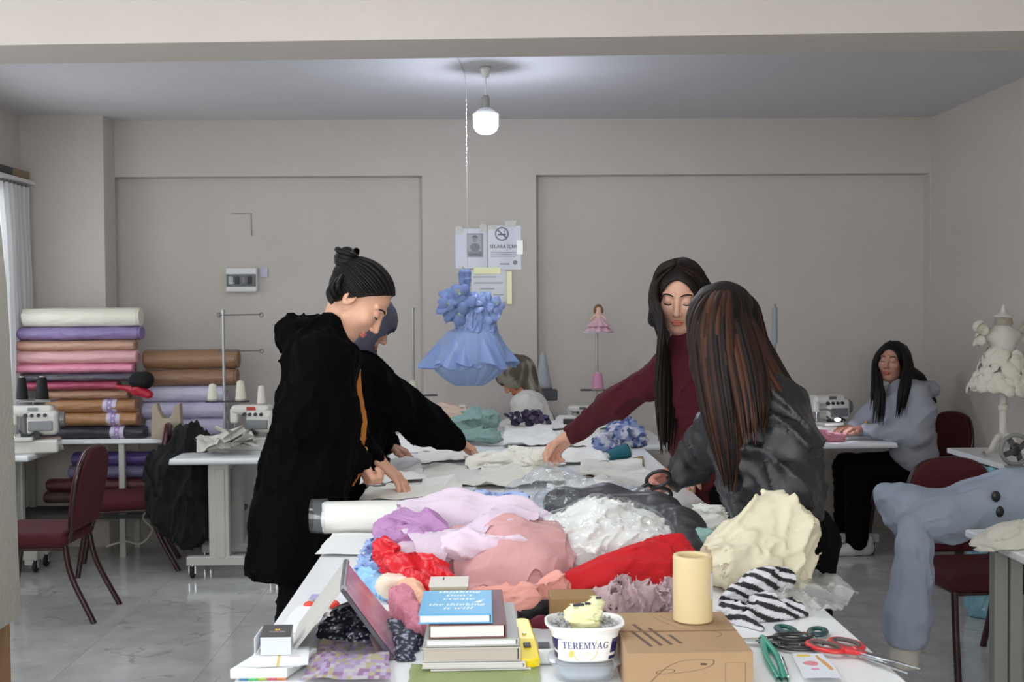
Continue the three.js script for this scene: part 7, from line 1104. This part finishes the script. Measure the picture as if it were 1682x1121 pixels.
  const tabs = thing('index_tabs', 'row of coloured index tabs beneath the card stack', 'index tabs'); ['#2f7fb5', '#3fcf6a', '#a9c832', '#e03a5f', '#f07f2a'].forEach((h, i) => part(tabs, 'index_tab', box(0.0165, y0 - T0 - 0.001, 0.05, at(400, 1116, L).x + i * 0.0175, T0 + (y0 - T0) / 2, -L - 0.022), mat(h, { roughness: 0.5 })));
  part(tabs, 'backing', box(pw * 0.9, y0 - T0 - 0.004, 0.075, cx + 0.01, T0 + (y0 - T0 - 0.004) / 2, -L - 0.09), mat('#cfd2d3', { roughness: 0.7 }));
  const cb = thing('card_box', 'business card box with a dark lid printed with a gold emblem', 'box'), q0 = at(428, 1079, 2.2), q1 = at(478, 1076, 2.2), cw = q1.x - q0.x, ch = at(450, 1050, 2.2).y - at(450, 1079, 2.2).y, cy = topY + 0.003, bxc = (q0.x + q1.x) / 2 + 0.0;
  part(cb, 'box_body', bent(box(cw, ch, 0.085, bxc, cy + ch / 2, -2.2 - 0.0425, 2), v => { v.x += (v.z + 2.2) * 0.12; }), mat('#c9d2d6', { roughness: 0.5 }));
  part(cb, 'lid', bent(new THREE.PlaneGeometry(cw, 0.085).rotateX(-Math.PI / 2).translate(bxc, cy + ch + 0.0012, -2.2 - 0.0425), v => { v.x += (v.z + 2.2) * 0.12; }), mat('#ffffff', { roughness: 0.4, map: canvasTex(128, 128, (g, w, h) => { g.fillStyle = '#4b4947'; g.fillRect(0, 0, w, h); g.fillStyle = '#d9a840'; g.beginPath(); g.moveTo(54, 62); g.lineTo(58, 40); g.lineTo(66, 52); g.lineTo(74, 40); g.lineTo(78, 62); g.fill(); g.fillStyle = '#c9b9a8'; for (let i = 0; i < 9; i++) g.fillRect(34 + i * 7.5, 70 + (i % 3), 5, 8 - (i % 2) * 2); }) }));
  part(cb, 'side_card', box(0.0015, ch * 0.95, 0.08, bxc - cw / 2 - 0.012, cy + ch * 0.475, -2.2 - 0.045), mat('#e4e4e6', { roughness: 0.6 }));
}
// scissors and cards at the right corner
scissors('scissors with dark green handles and a red pivot beside the striped cloth', onT(1322, 1052, 0.001), -Math.PI / 2 - 0.1, { hex: '#1f3f45', blade: 0.08, handle: 0.075, open: 0.3, ring: 0.016, pivot: '#d5352c', inner: '#17514a' });
scissors('black-handled scissors pushed under the striped cloth', onT(1256, 1060, 0.002), Math.PI - 0.15, { hex: '#1a1b1e', blade: 0.07, handle: 0.10, open: 0.12, ring: 0.02 });
scissors('large red-handled shears pointing off the table corner', onT(1414, 1082, 0.002), -1.08, { hex: '#c8262a', blade: 0.13, handle: 0.11, open: 0.12, ring: 0.024, inner: '#55504c' });
{
  const t = thing('thread_snips', 'teal green thread snips beside the cardboard box', 'snips'), a = onT(1252, 1048, 0.012), b = onT(1283, 1118, 0.004), m = mat('#129a80', { roughness: 0.35, clearcoat: 0.4 });
  const side = V(0.012, 0, 0.002); part(t, 'snip_arm', merge([tube([a, a.clone().lerp(b, 0.5).add(side.clone().multiplyScalar(-0.7)), b.clone().add(side.clone().multiplyScalar(-0.3))], 0.0065, 16, 8)]), m); part(t, 'snip_arm', merge([tube([a, a.clone().lerp(b, 0.45).add(side), b.clone().add(side.clone().multiplyScalar(0.6))], 0.0065, 16, 8)]), m);
  part(t, 'snip_blade', rod(a.clone().lerp(b, 0.55).add(side).add(V(0.006, 0.004, 0)), b.clone().add(V(0.016, 0.004, -0.01)), 0.004, 0.002, 6), chrome);
  const cd = thing('print_card', 'white card with coloured print and an ice-lolly drawing at the table corner', 'card');
  part(cd, 'card', sheetGeo([[1302, 1084], [1352, 1084], [1386, 1126], [1322, 1126]], 0.001, 6, 2), mat('#ffffff', { roughness: 0.5, map: canvasTex(128, 128, (g, w, h) => { g.fillStyle = '#dfe5ec'; g.fillRect(0, 0, w, h); g.fillStyle = '#e0c95a'; g.fillRect(w * 0.1, h * 0.05, w * 0.4, h * 0.1); g.fillStyle = '#df8a98'; g.beginPath(); g.ellipse(w * 0.42, h * 0.42, w * 0.22, h * 0.1, 0, 0, 7); g.fill(); g.fillStyle = '#d98fa6'; g.fillRect(w * 0.3, h * 0.62, w * 0.24, h * 0.06); g.fillStyle = '#d9a25c'; g.save(); g.translate(w * 0.72, h * 0.1); g.rotate(-0.15); g.fillRect(0, 0, w * 0.12, h * 0.6); g.restore(); }) }));
}
// ---------- put every thing's origin at its base, shadows on, hand over ----------
for (const o of things) {
  if (o.userData.placed) { delete o.userData.placed; continue; }
  o.updateMatrixWorld(true);
  const b = new THREE.Box3().setFromObject(o); if (b.isEmpty()) continue;
  const c = V((b.min.x + b.max.x) / 2, b.min.y, (b.min.z + b.max.z) / 2);
  if (o.isMesh) o.geometry.translate(-c.x, -c.y, -c.z); else for (const k of o.children) k.position.sub(c);
  o.position.copy(c);
}
scene.traverse(o => { if (o.isMesh) { o.castShadow = true; o.receiveShadow = true; } });
renderer.render(scene, camera);
